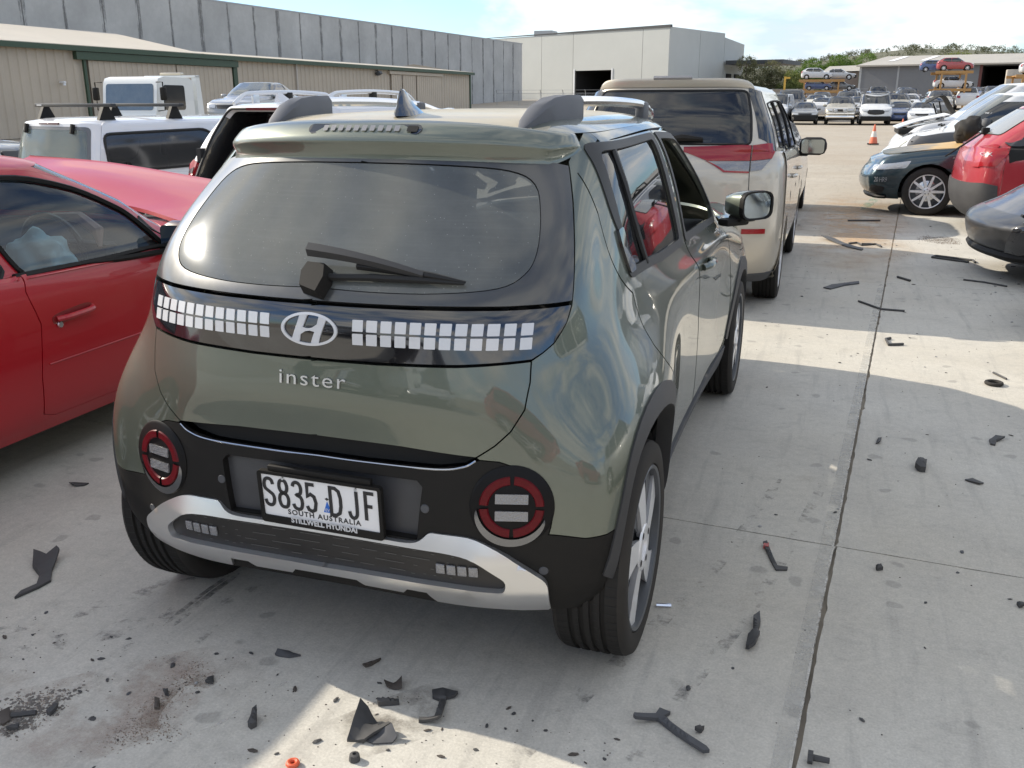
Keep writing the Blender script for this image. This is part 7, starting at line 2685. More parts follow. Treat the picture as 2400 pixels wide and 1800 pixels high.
# ---- truck with a car on its tray, dark roofs on the far left
def tow_truck():
    P = paint('white truck paint', (.66, .68, .67), dirt=.15)
    t = empty('tow_truck', (0, 0, 0), 0, 'white tilt tray tow truck parked in front of the beige shed', 'truck')
    m = MB()
    prof = [(2.45, .55), (2.55, .62), (2.58, 1.15), (2.50, 1.22), (2.36, 2.0), (2.28, 2.12), (2.05, 2.17), (.95, 2.15), (.80, 2.08), (.76, .55)]
    m.prism([(y, z) for y, z in prof], -.86, .86, 'X')
    cabm = m.build('cab', P, t, angle=30)
    m = MB()
    def fr(x, z):
        y = np.interp(z, [.62, 1.15, 1.22, 2.0, 2.12], [2.55, 2.58, 2.50, 2.36, 2.28])
        return (x, float(y)+.012, z)
    m.add([fr(x, z) for x, z in rrect(-.76, 1.30, .76, 1.98, .07, 3)], [tuple(range(16))])
    m.build('windscreen', M_LGLASS, cabm, smooth=False)
    for s in (-1, 1):
        m = MB()
        m.add([(s*.872, y, z) for y, z in rrect(1.20, 1.30, 2.12, 1.95, .08, 3)], [tuple(range(16))])
        m.build('side_window', M_DGLASS, cabm, smooth=False)
        m = MB()
        m.box((s*1.08, 2.42, 1.72), (.16, .12, .34), bev=.03)
        m.tube([(s*.87, 2.40, 2.02), (s*1.08, 2.42, 2.02), (s*1.08, 2.42, 1.3), (s*.87, 2.42, 1.28)], .018, 6)
        m.build('side_mirror', M_BLKPL, cabm)
        m = MB()
        m.box((s*.62, 2.585, .85), (.30, .03, .2), bev=.02)
        m.build('headlamp', M_HEADL, cabm)
    m = MB()
    m.box((0, -.9, .55), (.8, 6.2, .25))
    m.build('chassis', M_UNDER, t)
    m = MB()
    m.box((0, -1.7, .80), (1.9, 4.6, .12), bev=.02)
    # headboard: a raked frame behind the cab
    for s in (-1, 1):
        m.prism([(.62, .86), (.30, .86), (-.30*0+.42, 2.22), (.60, 2.22)], s*.78-.07, s*.78+.07, 'X')
    m.box((0, .52, 2.20), (1.70, .22, .06), bev=.01)
    m.box((0, .50, 1.75), (1.45, .08, .08))
    m.build('tray', P, t, angle=30)
    m = MB()
    m.box((.0, .50, 2.27), (.7, .18, .08), bev=.03)
    m.build('light_bar', mat('amber light bar', (.55, .48, .35), rough=.3, coat=.5), t)
    for y in (1.75, -2.6):
        for s in (-1, 1): wheel(t, s*.80, y, .40, .40, .24, .25, s, (8, .1), hi=False)
    return t
tt = tow_truck()
place(tt, -17.1, 21.5, R(-178))
t, H = simple_car('parked_car', 'silver grey sedan riding on the tray of the tow truck', 'car', SEDAN, paint('silver grey paint', (.24, .25, .26), metal=.5), SED_W, wsm=M_LGLASS)
place(t, -17.3, 25.6, R(-172))
t.location.z = .72
t, H = simple_car('parked_car', 'black wagon with a grey roof at the left edge behind the white utility', 'car', SUV, paint('black wagon paint', (.02, .022, .026), metal=.3), SUV_W)
place(t, -13.4, 9.0, R(-75))
t.scale = (1, 1, .84)

# ------------------------------------------------------------------ the far rows of wrecks, racks and cones
FARP = {k: paint('far paint '+k, c, metal=m_) for k, c, m_ in (
    ('white', (.58, .59, .60), 0), ('silver', (.42, .43, .44), .5), ('grey', (.13, .135, .14), .4), ('black', (.022, .023, .026), .2),
    ('blue', (.03, .07, .20), .3), ('red', (.34, .02, .025), .1), ('cream', (.55, .52, .44), .0), ('gold', (.36, .33, .26), .4))}
CS = dict(step=(.8, .9))
PROTO = {}
def proto(kind, sp, W_, **k):
    t, H = simple_car('parked_car' if kind not in ('van',) else 'parked_van', 'x', 'car', sp, FARP['white'], W_, **CS, **k)
    PROTO[kind] = t
    return t
proto('sedan', SEDAN, SED_W)
proto('hatch', HATCH, HAT_W)
proto('suv', SUV, SUV_W)
proto('van', VAN, VAN_W)
used_p = set()
def far_car(kind, col, x, y, rz, label, group=None, z=0, cat=None, scale=1.0):
    p = PROTO[kind]
    o = p if kind not in used_p else copy_tree(p)
    used_p.add(kind)
    o.location = (x, y, z)
    o.rotation_euler = (0, 0, R(rz))
    o.scale = (scale,)*3
    o['label'] = label
    o['category'] = cat or {'van': 'van'}.get(kind, 'car')
    if group: o['group'] = group
    elif 'group' in o: del o['group']
    for c in o.children:
        if c.data and c.data.materials and c.data.materials[0] and c.data.materials[0].name.startswith('far paint'):
            c.material_slots[0].link = 'OBJECT'
            c.material_slots[0].material = FARP[col]
    return o
# front row, noses towards the aisle
far_car('van', 'white', -3.0, 66.6, 176, 'white high van at the left end of the front row of wrecks')
tr = far_car('van', 'white', 3.32, 66.4, 181, 'white van with smashed windscreen and black oval grille in the front row')
bk = far_car('sedan', 'grey', -1.12, 66.2, 183, 'dark grey sedan with its front bumper torn off in the front row')
lc = far_car('suv', 'gold', 1.18, 66.3, 180, 'dusty gold four wheel drive with bull bar and spot lamps', scale=1.05)
far_car('hatch', 'blue', 4.95, 67.3, 178, 'dark blue hatchback squeezed right of the smashed white van')
far_car('sedan', 'white', 6.3, 66.2, 175, 'white sedan in the front row at the right of the smashed van')
# smashed van: dented header, oval grille, black lower bumper
m = MB()
ov = [(.52*math.copysign(abs(math.cos(a))**.7, math.cos(a)), .155*math.copysign(abs(math.sin(a))**.7, math.sin(a))) for a in [2*math.pi*k/28 for k in range(28)]]
m.add([(x, 2.52 - .16*abs(x), .80+z) for x, z in ov]+[(x*.9, 2.535 - .16*abs(x), .80+z*.9) for x, z in ov], [(i, (i+1) % 28, 28+(i+1) % 28, 28+i) for i in range(28)]+[tuple(range(28, 56))])
m.build('grille', M_GRILLE, tr)
m = MB()
m.box((0, 2.44, .40), (1.86, .16, .30), bev=.05)
m.build('front_bumper', M_BLKPL, tr)
m = MB()
m.tube([(-.68, 1.02, 1.90), (-.25, 1.12, 1.80), (.1, 1.13, 1.79), (.45, 1.08, 1.84), (.70, 1.02, 1.92)], [.03, .09, .10, .07, .03], 6)
m.build('dented_roof_edge', FARP['white'], tr)
m = MB()
m.box((.50, 1.46, 1.62), (.14, .02, .06), (R(-35), 0, 0), bev=.01)
m.build('windscreen_sticker', M_PIXEL, tr)
# torn off bumper: dark cavity
m = MB()
m.box((0, 2.22, .44), (1.40, .14, .34), bev=.03)
m.box((-.72, 2.1, .50), (.22, .2, .2), (0, R(20), R(15)), bev=.05)
m.box((.70, 2.12, .55), (.2, .2, .16), (0, R(-15), R(-20)), bev=.05)
m.build('exposed_crash_bar', M_UNDER, bk)
# bull bar and lamps
m = MB()
m.tube([(-.86, 2.20, .70), (-.80, 2.38, .68), (.80, 2.38, .68), (.86, 2.20, .70)], .04, 8)
m.tube([(-.45, 2.38, .5), (-.42, 2.40, .95), (.42, 2.40, .95), (.45, 2.38, .5)], .03, 8)
m.box((0, 2.34, .48), (1.7, .16, .16), bev=.05)
m.build('bull_bar', M_CHROME, lc)
for sx in (-.27, .27):
    m = MB()
    m.lathe([(2.36, .10), (2.44, .115), (2.46, .10), (2.462, .001)], 16, axis='Y', c=(sx, 0, .84))
    m.build('spot_lamp', M_HEADL, lc)
m = MB()
m.box((0, 2.28, .40), (1.1, .1, .22))
m.build('front_skirt', M_UNDER, lc)
# the yard climbs gently behind the front row
def slope_z(y): return float(np.interp(y, [69.5, 72, 110, 140], [0, .28, 1.55, 1.7]))
m = MB()
yy_ = [69.5, 72, 80, 90, 100, 110, 140]
m.add([(x, y, slope_z(y)) for y in yy_ for x in (-120, -40, 0, 40, 160)], [(5*j+i, 5*j+i+1, 5*j+i+6, 5*j+i+5) for j in range(6) for i in range(4)])
tag(m.build('yard_slope', M_YARD, smooth=False), kind='structure')
# rows behind: mostly roofs and windscreens seen over each other
r_ = random.Random(21)
KINDS = ['sedan', 'hatch', 'hatch', 'suv', 'suv', 'sedan', 'van']
COLS = ['white']*7+['silver']*4+['grey']*3+['black']*2+['blue', 'red', 'cream', 'gold']
ORD = ['second', 'third', 'fourth', 'fifth', 'rearmost']
NM = {'sedan': 'sedan', 'hatch': 'hatchback', 'suv': 'four wheel drive', 'van': 'van'}
cnt = {}
for ri, (y, xa, xb) in enumerate(((72.6, -4.6, 7.8), (79.6, -5.2, 10.2), (87, -5.6, 12.6), (95, -3.0, 14.2), (103.5, -2.2, 16.2))):
    x = xa
    while x < xb:
        if not (ri >= 3 and (-2.6 < x < 1.6 or 7.6 < x < 12.2)):
            k = r_.choice(KINDS if ri < 4 else KINDS[:6])
            c = r_.choice(COLS)
            yy = y+r_.uniform(-.6, .6)
            far_car(k, c, x, yy, 180+r_.uniform(-9, 9)+(180 if r_.random() < .3 else 0),
                    '%s %s in the %s row of wrecks before the grey shed' % (c, NM[k], ORD[ri]), 'rows of wrecked cars in the far yard', z=slope_z(yy)+.01)
        x += r_.uniform(2.15, 2.6)
# name apart those that look the same
by = {}
for o in bpy.data.objects:
    if o.get('group') == 'rows of wrecked cars in the far yard': by.setdefault(o['label'], []).append(o)
for lb, os_ in by.items():
    if len(os_) > 1:
        os_.sort(key=lambda o: o.location.x)
        for i, o in enumerate(os_): o['label'] = lb + (', leftmost such' if i == 0 else (', rightmost such' if i == len(os_)-1 else ', middle such'))
# a few more of the yard's cars stand outside the view and show as reflections
far_car('suv', 'silver', 4.0, .2, 2, 'silver four wheel drive beyond the right edge, mirrored in the green flank')
far_car('hatch', 'red', 4.2, -6.2, -75, 'red hatchback behind the viewpoint, mirrored in paint and glass')
far_car('sedan', 'white', -.5, -8.5, 5, 'white sedan behind the viewpoint, mirrored in paint and glass')
far_car('suv', 'grey', -3.2, -8.2, -4, 'grey four wheel drive behind the viewpoint, mirrored in paint and glass')
far_car('van', 'white', 7.4, 1.5, 88, 'white van beyond the right edge, mirrored in the green flank')
far_car('hatch', 'silver', .05, 11.0, 0, 'silver hatchback hidden ahead of the champagne people mover', scale=.9)
# racks
def rack(x0, x1, y, levels, label, depth=4.6):
    t = empty('car_rack', ((x0+x1)/2, y, 0), 0, label, 'rack', 'steel car racks')
    w = x1-x0
    top = levels[-1]
    for sx in (-w/2+.15, w/2-.15):
        for sy in (0, depth):
            m = MB()
            m.box((sx, sy, top/2), (.14, .14, top))
            m.build('post', M_ORANGE, t, smooth=False)
    for z in levels:
        for sy in (0, depth):
            m = MB()
            m.box((0, sy, z-.12), (w+.7, .12, .22))
            m.build('beam', M_ORANGE, t, smooth=False)
        for sx in (-w/2+.25, w/2-.25):
            m = MB()
            m.box((sx, depth/2, z-.06), (.45, depth, .06))
            m.build('runner', M_ORANGE, t, smooth=False)
    m = MB()
    m.tube([(-w/2, -.02, levels[0]-.2), (0, -.02, levels[0]-1.6)], .05, 5)
    m.build('brace', M_ORANGE, t)
    return t
rack(-2.35, .95, 91.2, (2.42, 3.38), 'orange steel rack holding two levels of cars, left of the sheds')
def racked(kind, col, x, y, z, rz, label, s=.80): return far_car(kind, col, x, y, rz, label, 'cars stacked on the racks', z, scale=s)
racked('hatch', 'white', -1.2, 92.2, 3.38, -90, 'white hatchback on the top level of the left rack', .70)
racked('sedan', 'silver', .7, 94.3, 3.38, -92, 'silver sedan behind the white hatchback on top of the left rack', .70)
racked('hatch', 'blue', -1.0, 92.2, 2.42, -90, 'blue hatchback on the lower level of the left rack', .62)
racked('sedan', 'grey', .9, 94.4, 2.42, -88, 'grey sedan behind the blue hatchback on the left rack', .62)
rack(8.7, 10.85, 85.4, (2.46, 3.86), 'orange steel rack with a red and a white car in front of the grey shed')
racked('hatch', 'red', 9.85, 86.4, 3.86, -90, 'dark red hatchback on the top level of the right rack', .72)
racked('hatch', 'blue', 8.6, 88.9, 3.86, -90, 'blue hatchback half hidden behind the red one on the right rack', .66)
racked('sedan', 'white', 9.85, 86.4, 2.46, -90, 'white sedan on the lower level of the right rack', .68)
rack(13.9, 16.4, 80, (2.5, 3.4), 'orange steel rack cut by the right edge of the view')
racked('hatch', 'white', 15.3, 81.2, 3.4, -90, 'white hatchback on the rack at the right edge', .72)
m = MB()
m.box((0, 0, 1.7), (.16, .16, 3.4)); m.box((.2, 0, 3.3), (.4, .14, .14)); m.box((.5, 0, 1.9), (1.6, .3, .2)); m.box((0, .3, .9), (1.6, 1.6, .9), bev=.1)
o = m.build('loader', M_YELLOW)
o.location = (-3.35, 80.5, 0)
tag(o, 'yellow loader mast standing among the parked wrecks', 'loader')
# a concrete block inside the open bay
m = MB(); m.box((0, 0, 1.6), (1.6, .8, 3.2), bev=.05); m.box((0, -.3, .3), (2.6, 1.4, .6), bev=.05)
o = m.build('concrete_block', mat('pale concrete block', (.36, .33, .29), rough=.9, noise=.15)); o.location = (18.7, 115.5, 1.5)
tag(o, 'pale upright concrete block in the open bay of the grey shed', 'block')
# white wreck with its black-lined bonnet sprung up
t, H = simple_car('parked_car', 'crashed white sedan with its bonnet sprung up, behind the white vans', 'car', SEDAN, FARP['white'], SED_W, step=(.5, .6), lamps=False, wsm=M_LGLASS)
place(t, 2.95+2.27, 24.6, R(90))
hood_sheet('raised_bonnet', [[(-.70, 1.00, .96), (0, 1.02, .98), (.70, 1.00, .96)], [(-.72, 1.35, 1.30), (0, 1.38, 1.32), (.72, 1.35, 1.30)], [(-.70, 1.62, 1.64), (0, 1.66, 1.66), (.70, 1.60, 1.62)], [(-.62, 2.0, 1.46), (0, 2.05, 1.45), (.62, 2.0, 1.44)]], M_UNDER, t)
m = MB()
m.tube([(.5, 1.5, .8), (.45, 1.75, 1.45)], .02, 5); m.tube([(-.5, 1.5, .8), (-.55, 1.7, 1.5)], .02, 5)
m.build('bonnet_strut', M_BLKPL, t)
m = MB(); m.box((0, 1.75, .72), (1.5, .9, .10), (R(8), 0, R(6)), bev=.03); m.box((.3, 1.9, .82), (.7, .2, .1), (0, R(20), R(30)), bev=.03)
m.build('crumpled_front', FARP['white'], t)
# cones
def cone(x, y, label, tilt=0):
    t = empty('traffic_cone', (x, y, 0), 0, label, 'cone', 'traffic cones')
    m = MB(); m.box((0, 0, .02), (.40, .40, .04), bev=.015); m.build('base', M_BLKPL, t)
    m = MB(); m.lathe([(.04, .15), (.26, .105)], 20, axis='Z'); m.lathe([(.46, .062), (.70, .025), (.71, .0)], 20, axis='Z'); m.build('cone_body', mat('faded orange plastic', (.62, .12, .05), rough=.55, dirt=.2), t)
    m = MB(); m.lathe([(.26, .1055), (.46, .0625)], 20, axis='Z'); m.build('white_band', mat('grubby white band', (.6, .57, .52), rough=.6), t)
    t.rotation_euler = (0, tilt, 0)
cone(2.42, 34.6, 'orange traffic cone left of the white vans in the aisle')
cone(4.0, 46, 'small far orange cone by the crashed white sedan')

# ------------------------------------------------------------------ debris on the slab
DEB_FLAT = {
  'f1': [(-1.161, -0.403), (-1.175, -0.363), (-1.162, -0.312), (-1.198, -0.263), (-1.268, -0.223), (-1.328, -0.155), (-1.294, -0.158), (-1.264, -0.163), (-1.256, -0.123), (-1.236, -0.131), (-1.184, -0.224), (-1.137, -0.277), (-1.141, -0.325)],
  'f2': [(0.185, -0.685), (0.174, -0.629), (0.166, -0.574), (0.186, -0.571), (0.216, -0.588), (0.235, -0.608), (0.256, -0.597), (0.267, -0.606), (0.235, -0.643), (0.224, -0.668), (0.198, -0.673)],
  'f2b': [(0.219, -0.658), (0.244, -0.625), (0.273, -0.613), (0.296, -0.631), (0.289, -0.646), (0.246, -0.665)],
  'f3': [(0.3, -0.424), (0.324, -0.406), (0.369, -0.41), (0.368, -0.43), (0.349, -0.441), (0.373, -0.535), (0.365, -0.543), (0.318, -0.552), (0.315, -0.541), (0.354, -0.533), (0.336, -0.455), (0.312, -0.449)],
  'f4': [(0.838, -0.378), (0.839, -0.369), (0.889, -0.338), (0.894, -0.309), (0.923, -0.313), (0.91, -0.336), (0.972, -0.385), (1.03, -0.428), (1.039, -0.441), (1.025, -0.446), (0.958, -0.398), (0.897, -0.354), (0.845, -0.382)],
  'f5': [(1.079, 0.058), (1.08, 0.117), (1.092, 0.152), (1.087, 0.218), (1.103, 0.256), (1.11, 0.201), (1.105, 0.15), (1.113, 0.128), (1.106, 0.056), (1.089, 0.048)],
  'f6': [(1.076, 0.752), (1.089, 0.762), (1.136, 0.601), (1.17, 0.602), (1.169, 0.581), (1.133, 0.569), (1.113, 0.626)],
  'f7': [(1.657, 1.765), (1.695, 1.774), (1.682, 1.671), (1.66, 1.67), (1.641, 1.691)],
  'f8': [(1.996, 2.185), (2.029, 2.236), (2.066, 2.216), (2.026, 2.175), (2.013, 2.12), (1.994, 2.125)],
  'f12': [(1.113, 8.918), (1.26, 8.819), (1.419, 8.451), (1.564, 8.192), (1.544, 8.084), (1.406, 8.269), (1.236, 8.667)],
  'f14': [(1.197, 5.807), (1.261, 5.936), (1.485, 6.15), (1.489, 6.095), (1.374, 5.974), (1.254, 5.756)],
  'f20': [(-0.195, -0.412), (-0.195, -0.397), (-0.164, -0.386), (-0.125, -0.388), (-0.151, -0.407)],
  'f21': [(0.182, -0.515), (0.235, -0.493), (0.24, -0.502), (0.19, -0.525)],
  'f22': [(-0.087, -0.706), (-0.1, -0.665), (-0.088, -0.661), (-0.066, -0.699), (-0.074, -0.713)],
  'f23': [(-1.696, 0.396), (-1.684, 0.415), (-1.624, 0.427), (-1.625, 0.405), (-1.654, 0.383)],
  'f24': [(0.993, -0.369), (0.997, -0.353), (1.014, -0.344), (1.009, -0.362)],
  'f27': [(1.866, 0.586), (1.888, 0.59), (1.885, 0.571), (1.87, 0.563)],
  'f28': [(1.453, 0.698), (1.469, 0.707), (1.476, 0.689), (1.456, 0.678)],
  'f29': [(1.493, 1.969), (1.505, 2.048), (1.522, 2.058), (1.511, 1.974)],
  'f30': [(1.832, 1.63), (1.864, 1.657), (1.902, 1.616), (1.884, 1.594), (1.844, 1.618)],
  'f31': [(-0.298, -0.593), (-0.31, -0.568), (-0.299, -0.555), (-0.281, -0.582)],
  'f32': [(-0.36, -0.724), (-0.377, -0.7), (-0.365, -0.695), (-0.348, -0.72)],
  'f33': [(-0.651, -0.92), (-0.661, -0.908), (-0.645, -0.887), (-0.632, -0.902)],
  'f34': [(-0.388, -0.655), (-0.381, -0.643), (-0.362, -0.664), (-0.366, -0.672)],
  'f35': [(-0.613, -0.83), (-0.611, -0.8), (-0.594, -0.807), (-0.597, -0.834)],
  'f36': [(-0.692, -0.902), (-0.72, -0.875), (-0.719, -0.845), (-0.678, -0.882), (-0.681, -0.903)],
  'f37': [(0.159, -0.429), (0.185, -0.424), (0.2, -0.401), (0.223, -0.448), (0.202, -0.446), (0.178, -0.45)],
  'f38': [(0.072, -0.387), (0.08, -0.355), (0.1, -0.328), (0.099, -0.34), (0.089, -0.366), (0.082, -0.388)],
}
DEB_LINE = {
  'f11': [(1.47, 5.307), (1.624, 5.052), (1.793, 5.035)],
  'f10': [(1.652, 4.102), (1.621, 4.067), (1.632, 3.914), (1.723, 3.96)],
  'f13': [(1.42, 8.542), (1.506, 8.635), (1.551, 8.449), (1.698, 8.588), (1.75, 8.383)],
  'f13b': [(1.553, 8.586), (1.651, 8.618), (1.749, 8.515)],
  'f15': [(2.578, 7.592), (2.572, 7.72), (2.251, 7.915), (2.207, 7.801), (2.52, 7.588)],
  'f16': [(1.42, 10.686), (1.824, 10.818)],
  'f17': [(2.363, 6.568), (2.521, 6.494), (2.677, 6.352)],
  'f18': [(1.818, 6.523), (1.914, 6.361)],
  'f26': [(-0.689, -0.869), (-0.637, -0.839)],
  'pin': [(0.791, 0.211), (0.836, 0.222)],
  'f39': [(2.18, 3.429), (2.232, 3.307)],
  'skid1': [(-0.606, -0.382), (-0.612, -0.192), (-0.603, -0.049)],
  'skid2': [(-0.577, -0.383), (-0.587, -0.19), (-0.58, -0.027)],
  'skid3': [(-0.644, -0.548), (-0.637, -0.417), (-0.655, -0.27)],
  'skid4': [(-0.47, -0.589), (-0.455, -0.474), (-0.453, -0.321)],
  'skid5': [(-0.66, -0.614), (-0.593, -0.402)],
  'crack': [(-0.217, -0.858), (-0.227, -0.816), (-0.159, -0.706), (-0.144, -0.617), (-0.088, -0.489)],
  'ring': [(2.15, 3.181)],
  'grommet': [(0.098, -0.794)],
  'bolt': [(1.265, -0.384)],
  'nut': [(0.229, -0.729)],
  'dirt1': [(-0.679, -0.914), (-0.748, -0.812), (-0.681, -0.754), (-0.634, -0.729), (-0.605, -0.772), (-0.617, -0.819), (-0.604, -0.865), (-0.642, -0.925)],
  'dirt2': [(-0.393, -0.895), (-0.387, -0.807), (-0.381, -0.652), (-0.393, -0.504), (-0.371, -0.507), (-0.342, -0.555), (-0.295, -0.549), (-0.283, -0.601), (-0.348, -0.614), (-0.324, -0.754), (-0.252, -0.77), (-0.242, -0.798), (-0.346, -0.856)],
  'dirt3': [(2.185, 9.321), (2.29, 9.559), (2.474, 9.517), (2.618, 9.364), (2.567, 8.875), (2.378, 8.858), (2.226, 9.041)],
}
M_DEB = mat('scuffed black plastic shard', (.030, .031, .033), rough=.6, dirt=.45, dirtcol=(.14, .135, .13))
M_DEB2 = mat('dark brown plastic shard', (.045, .036, .03), rough=.7, dirt=.4, dirtcol=(.16, .14, .12))
r_ = random.Random(77)
def shard(name, poly, label, cat='debris', h=.006, lift=.012, bend=.0, mt=None, dirv_=None, group=None, seed=0):
    """flat broken piece with thickness, slightly bent and lifted off the slab"""
    q = densify(poly, np.array([.012, .012]))
    n = len(q)
    c = q.mean(0)
    rr = random.Random(seed+len(poly))
    a = rr.uniform(0, 6.28)
    d = np.array((math.cos(a), math.sin(a)))
    s = (q-c) @ d
    L_ = max(1e-3, np.abs(s).max())
    z = .001 + lift*np.clip(s/L_, 0, 1)**1.5 + bend*(1-np.abs(s/L_))*0 + bend*np.clip(-s/L_, 0, 1)
    jit = np.array([rr.uniform(-.0015, .0015) for _ in range(n)])
    pts2 = [Vector(p) for p in q]
    ctr = [Vector(c + (p-c)*.45) for p in q[::3]]
    r = delaunay_2d_cdt(pts2+ctr, [(i, (i+1) % n) for i in range(n)], [], 1, 1e-6)
    V = np.array([tuple(v) for v in r[0]])
    s2 = (V-c) @ d
    z2 = .001 + lift*np.clip(s2/L_, 0, 1)**1.5 + bend*np.clip(-s2/L_, 0, 1)**1.3
    inner = np.array([0 if i < n else 1 for i in range(len(V))])
    z2 = z2 + inner*h*.6
    K = len(V)
    vs = [(*p, zz+h) for p, zz in zip(V, z2)]+[(*p, max(.0005, zz)) for p, zz in zip(V, z2)]
    fs = [tuple(f) for f in r[2]]+[tuple(K+i for i in f[::-1]) for f in r[2]]
    idx = list(range(n))
    fs += [(i, K+i, K+(i+1) % n, (i+1) % n) for i in range(n)]
    m = MB()
    m.add(vs, fs)
    o = m.build(name, mt or M_DEB, smooth=True, angle=30)
    # origin at the piece itself
    for v in o.data.vertices: v.co.x -= c[0]; v.co.y -= c[1]
    o.location = (c[0], c[1], 0)
    return tag(o, label, cat, group)
DL = {
 'f1': ('large jagged black plastic shard with a long point, lying left of the green car', .009, .045, .0),
 'f2': ('curled black trim piece standing in the sunlit patch at bottom centre', .008, .05, .02),
 'f2b': ('thin grey flap beside the curled black trim piece at bottom centre', .004, .03, .0),
 'f3': ('T shaped black plastic bracket behind the green car', .010, .022, .0),
 'f4': ('long grey black plastic strip with a short hooked end, bottom right of the car', .010, .018, .01),
 'f5': ('narrow folded black plastic blade beside the long floor joint', .014, .020, .01),
 'f6': ('bent flat bar with a red painted tip on the slab right of the rear wheel', .006, .01, .0),
 'f7': ('stubby black socket shaped piece right of the long joint', .025, .01, .0),
 'f8': ('small L shaped black plastic piece near the right edge', .008, .012, .0),
 'f12': ('long grey plastic sill strip lying across the aisle', .012, .03, .0),
 'f14': ('pale grey curved trim strip in the aisle nearest the joint', .010, .02, .0),
 'f20': ('flat grey shard pointing right, in the shade behind the green car', .006, .012, .0),
 'f21': ('rolled dark strip at the edge of the sunlit patch', .014, .006, .0),
 'f22': ('twisted dark clip left of the sunlit patch', .016, .02, .0),
 'f23': ('flat black oval scrap near the red coupe sill', .005, .008, .0),
 'f24': ('small dark wedge beside the long grey black strip', .012, .012, .0),
 'f27': ('dark chip at the right edge below the cross joint', .010, .01, .0),
 'f28': ('small black half round chip just below the cross joint', .012, .006, .0),
 'f29': ('slim black sliver right of the long joint, above the cross joint', .006, .01, .0),
 'f30': ('dull grey flake with dark tip near the right edge', .005, .006, .0),
 'f31': ('grey square chip on the brown dirt smear', .008, .010, .0),
 'f32': ('upright grey chip beside the brown dirt smear', .008, .012, .0),
 'f33': ('grey chip below the rubble at the left edge', .008, .012, .0),
 'f34': ('triangular chip at the middle of the brown dirt smear', .008, .010, .0),
 'f35': ('dark lump in the rubble at the left edge', .012, .012, .0),
 'f36': ('broad brown flake cut by the left edge', .006, .012, .0),
 'f37': ('curled brown leaf like flake behind the T shaped bracket', .004, .02, .01),
 'f38': ('crooked brown twig of plastic in the shade behind the car', .006, .012, .0),
}
for i, (k, (lb, h, lf, bd)) in enumerate(DL.items()):
    shard('plastic_shard', DEB_FLAT[k], lb, 'debris', h, lf, bd, M_DEB2 if k in ('f36', 'f37', 'f38', 'f32') else (M_GREYPL if k in ('f12', 'f14', 'f20', 'f4', 'f2b') else M_DEB), seed=i)
# red tip as a part of the bent bar
tipo = bpy.data.objects['plastic_shard.%03d' % list(DL).index('f6')]
q = DEB_FLAT['f6']
c0 = tipo.location
m = MB()
a = [np.array(q[0]), np.array(q[1]), np.array(q[1])*.72+np.array(q[2])*.28, np.array(q[0])*.72+np.array(q[6])*.28]
m.box((*(sum(a)/4-np.array(c0[:2])), .0085), (.018, .030, .012))
m.build('red_tip', mat('dull red paint', (.40, .10, .09), rough=.6), tipo, smooth=False)
def stick(key, rad, label, mt=None, z=None, closed=False):
    p = DEB_LINE[key]
    c = np.mean(p, 0)
    m = MB()
    pts = [(x-c[0], y-c[1], rad*.9+.001) for x, y in p]
    m.tube(densify(np.array(pts), np.array([.05, .05, .05]), False).tolist() if len(pts) > 2 else pts, rad, 6)
    o = m.build('trim_strip', mt or M_DEB, angle=50)
    o.location = (*c, 0)
    return tag(o, label, 'debris')
stick('f11', .008, 'thin kinked black rod crossing the long joint')
stick('f10', .009, 'C shaped black bracket in the sunlit strip')
stick('f13', .010, 'bent black window channel in the aisle behind the grey strip')
stick('f13b', .007, 'shorter black channel lying on the bent window channel')
stick('f15', .011, 'open black rubber loop on the slab near the slate grey car')
stick('f16', .012, 'straight black strip in the shadow by the teal sedan wheel')
stick('f17', .008, 'long thin black strip in front of the white bumper')
stick('f18', .010, 'short black strip near the long joint in the aisle')
stick('f26', .007, 'thin rod lying in the rubble at the left edge')
stick('f39', .006, 'short bent wire beside the rubber ring')
stick('pin', .006, 'bright metal pin beside the rear wheel', M_CHROME)
def ringo(key, R_, r2, label, mt):
    c = DEB_LINE[key][0]
    m = MB()
    m.tube([(R_*math.cos(2*math.pi*k/24), R_*math.sin(2*math.pi*k/24), r2) for k in range(24)], r2, 8, closed=True)
    o = m.build('rubber_ring', mt); o.location = (*c, .001)
    tag(o, label, 'ring')
ringo('ring', .040, .010, 'black rubber ring in the sunlit strip near the right edge', M_RUBBER)
ringo('grommet', .011, .006, 'small orange red grommet at the bottom edge', mat('orange red rubber', (.60, .10, .04), rough=.5))
m = MB(); m.lathe([(0, .016), (.012, .016), (.012, .008), (.05, .007), (.05, .0)], 6, axis='X'); o = m.build('bolt', M_DEB); o.location = (*DEB_LINE['bolt'][0], .015); tag(o, 'dark steel bolt at the foot of the long joint', 'bolt')
m = MB(); m.lathe([(0, .014), (.016, .012), (.018, .005), (.004, .004)], 10, axis='Z'); o = m.build('nut', M_DEB); o.location = (*DEB_LINE['nut'][0], .001); tag(o, 'round black nut right of the grommet at the bottom edge', 'nut')
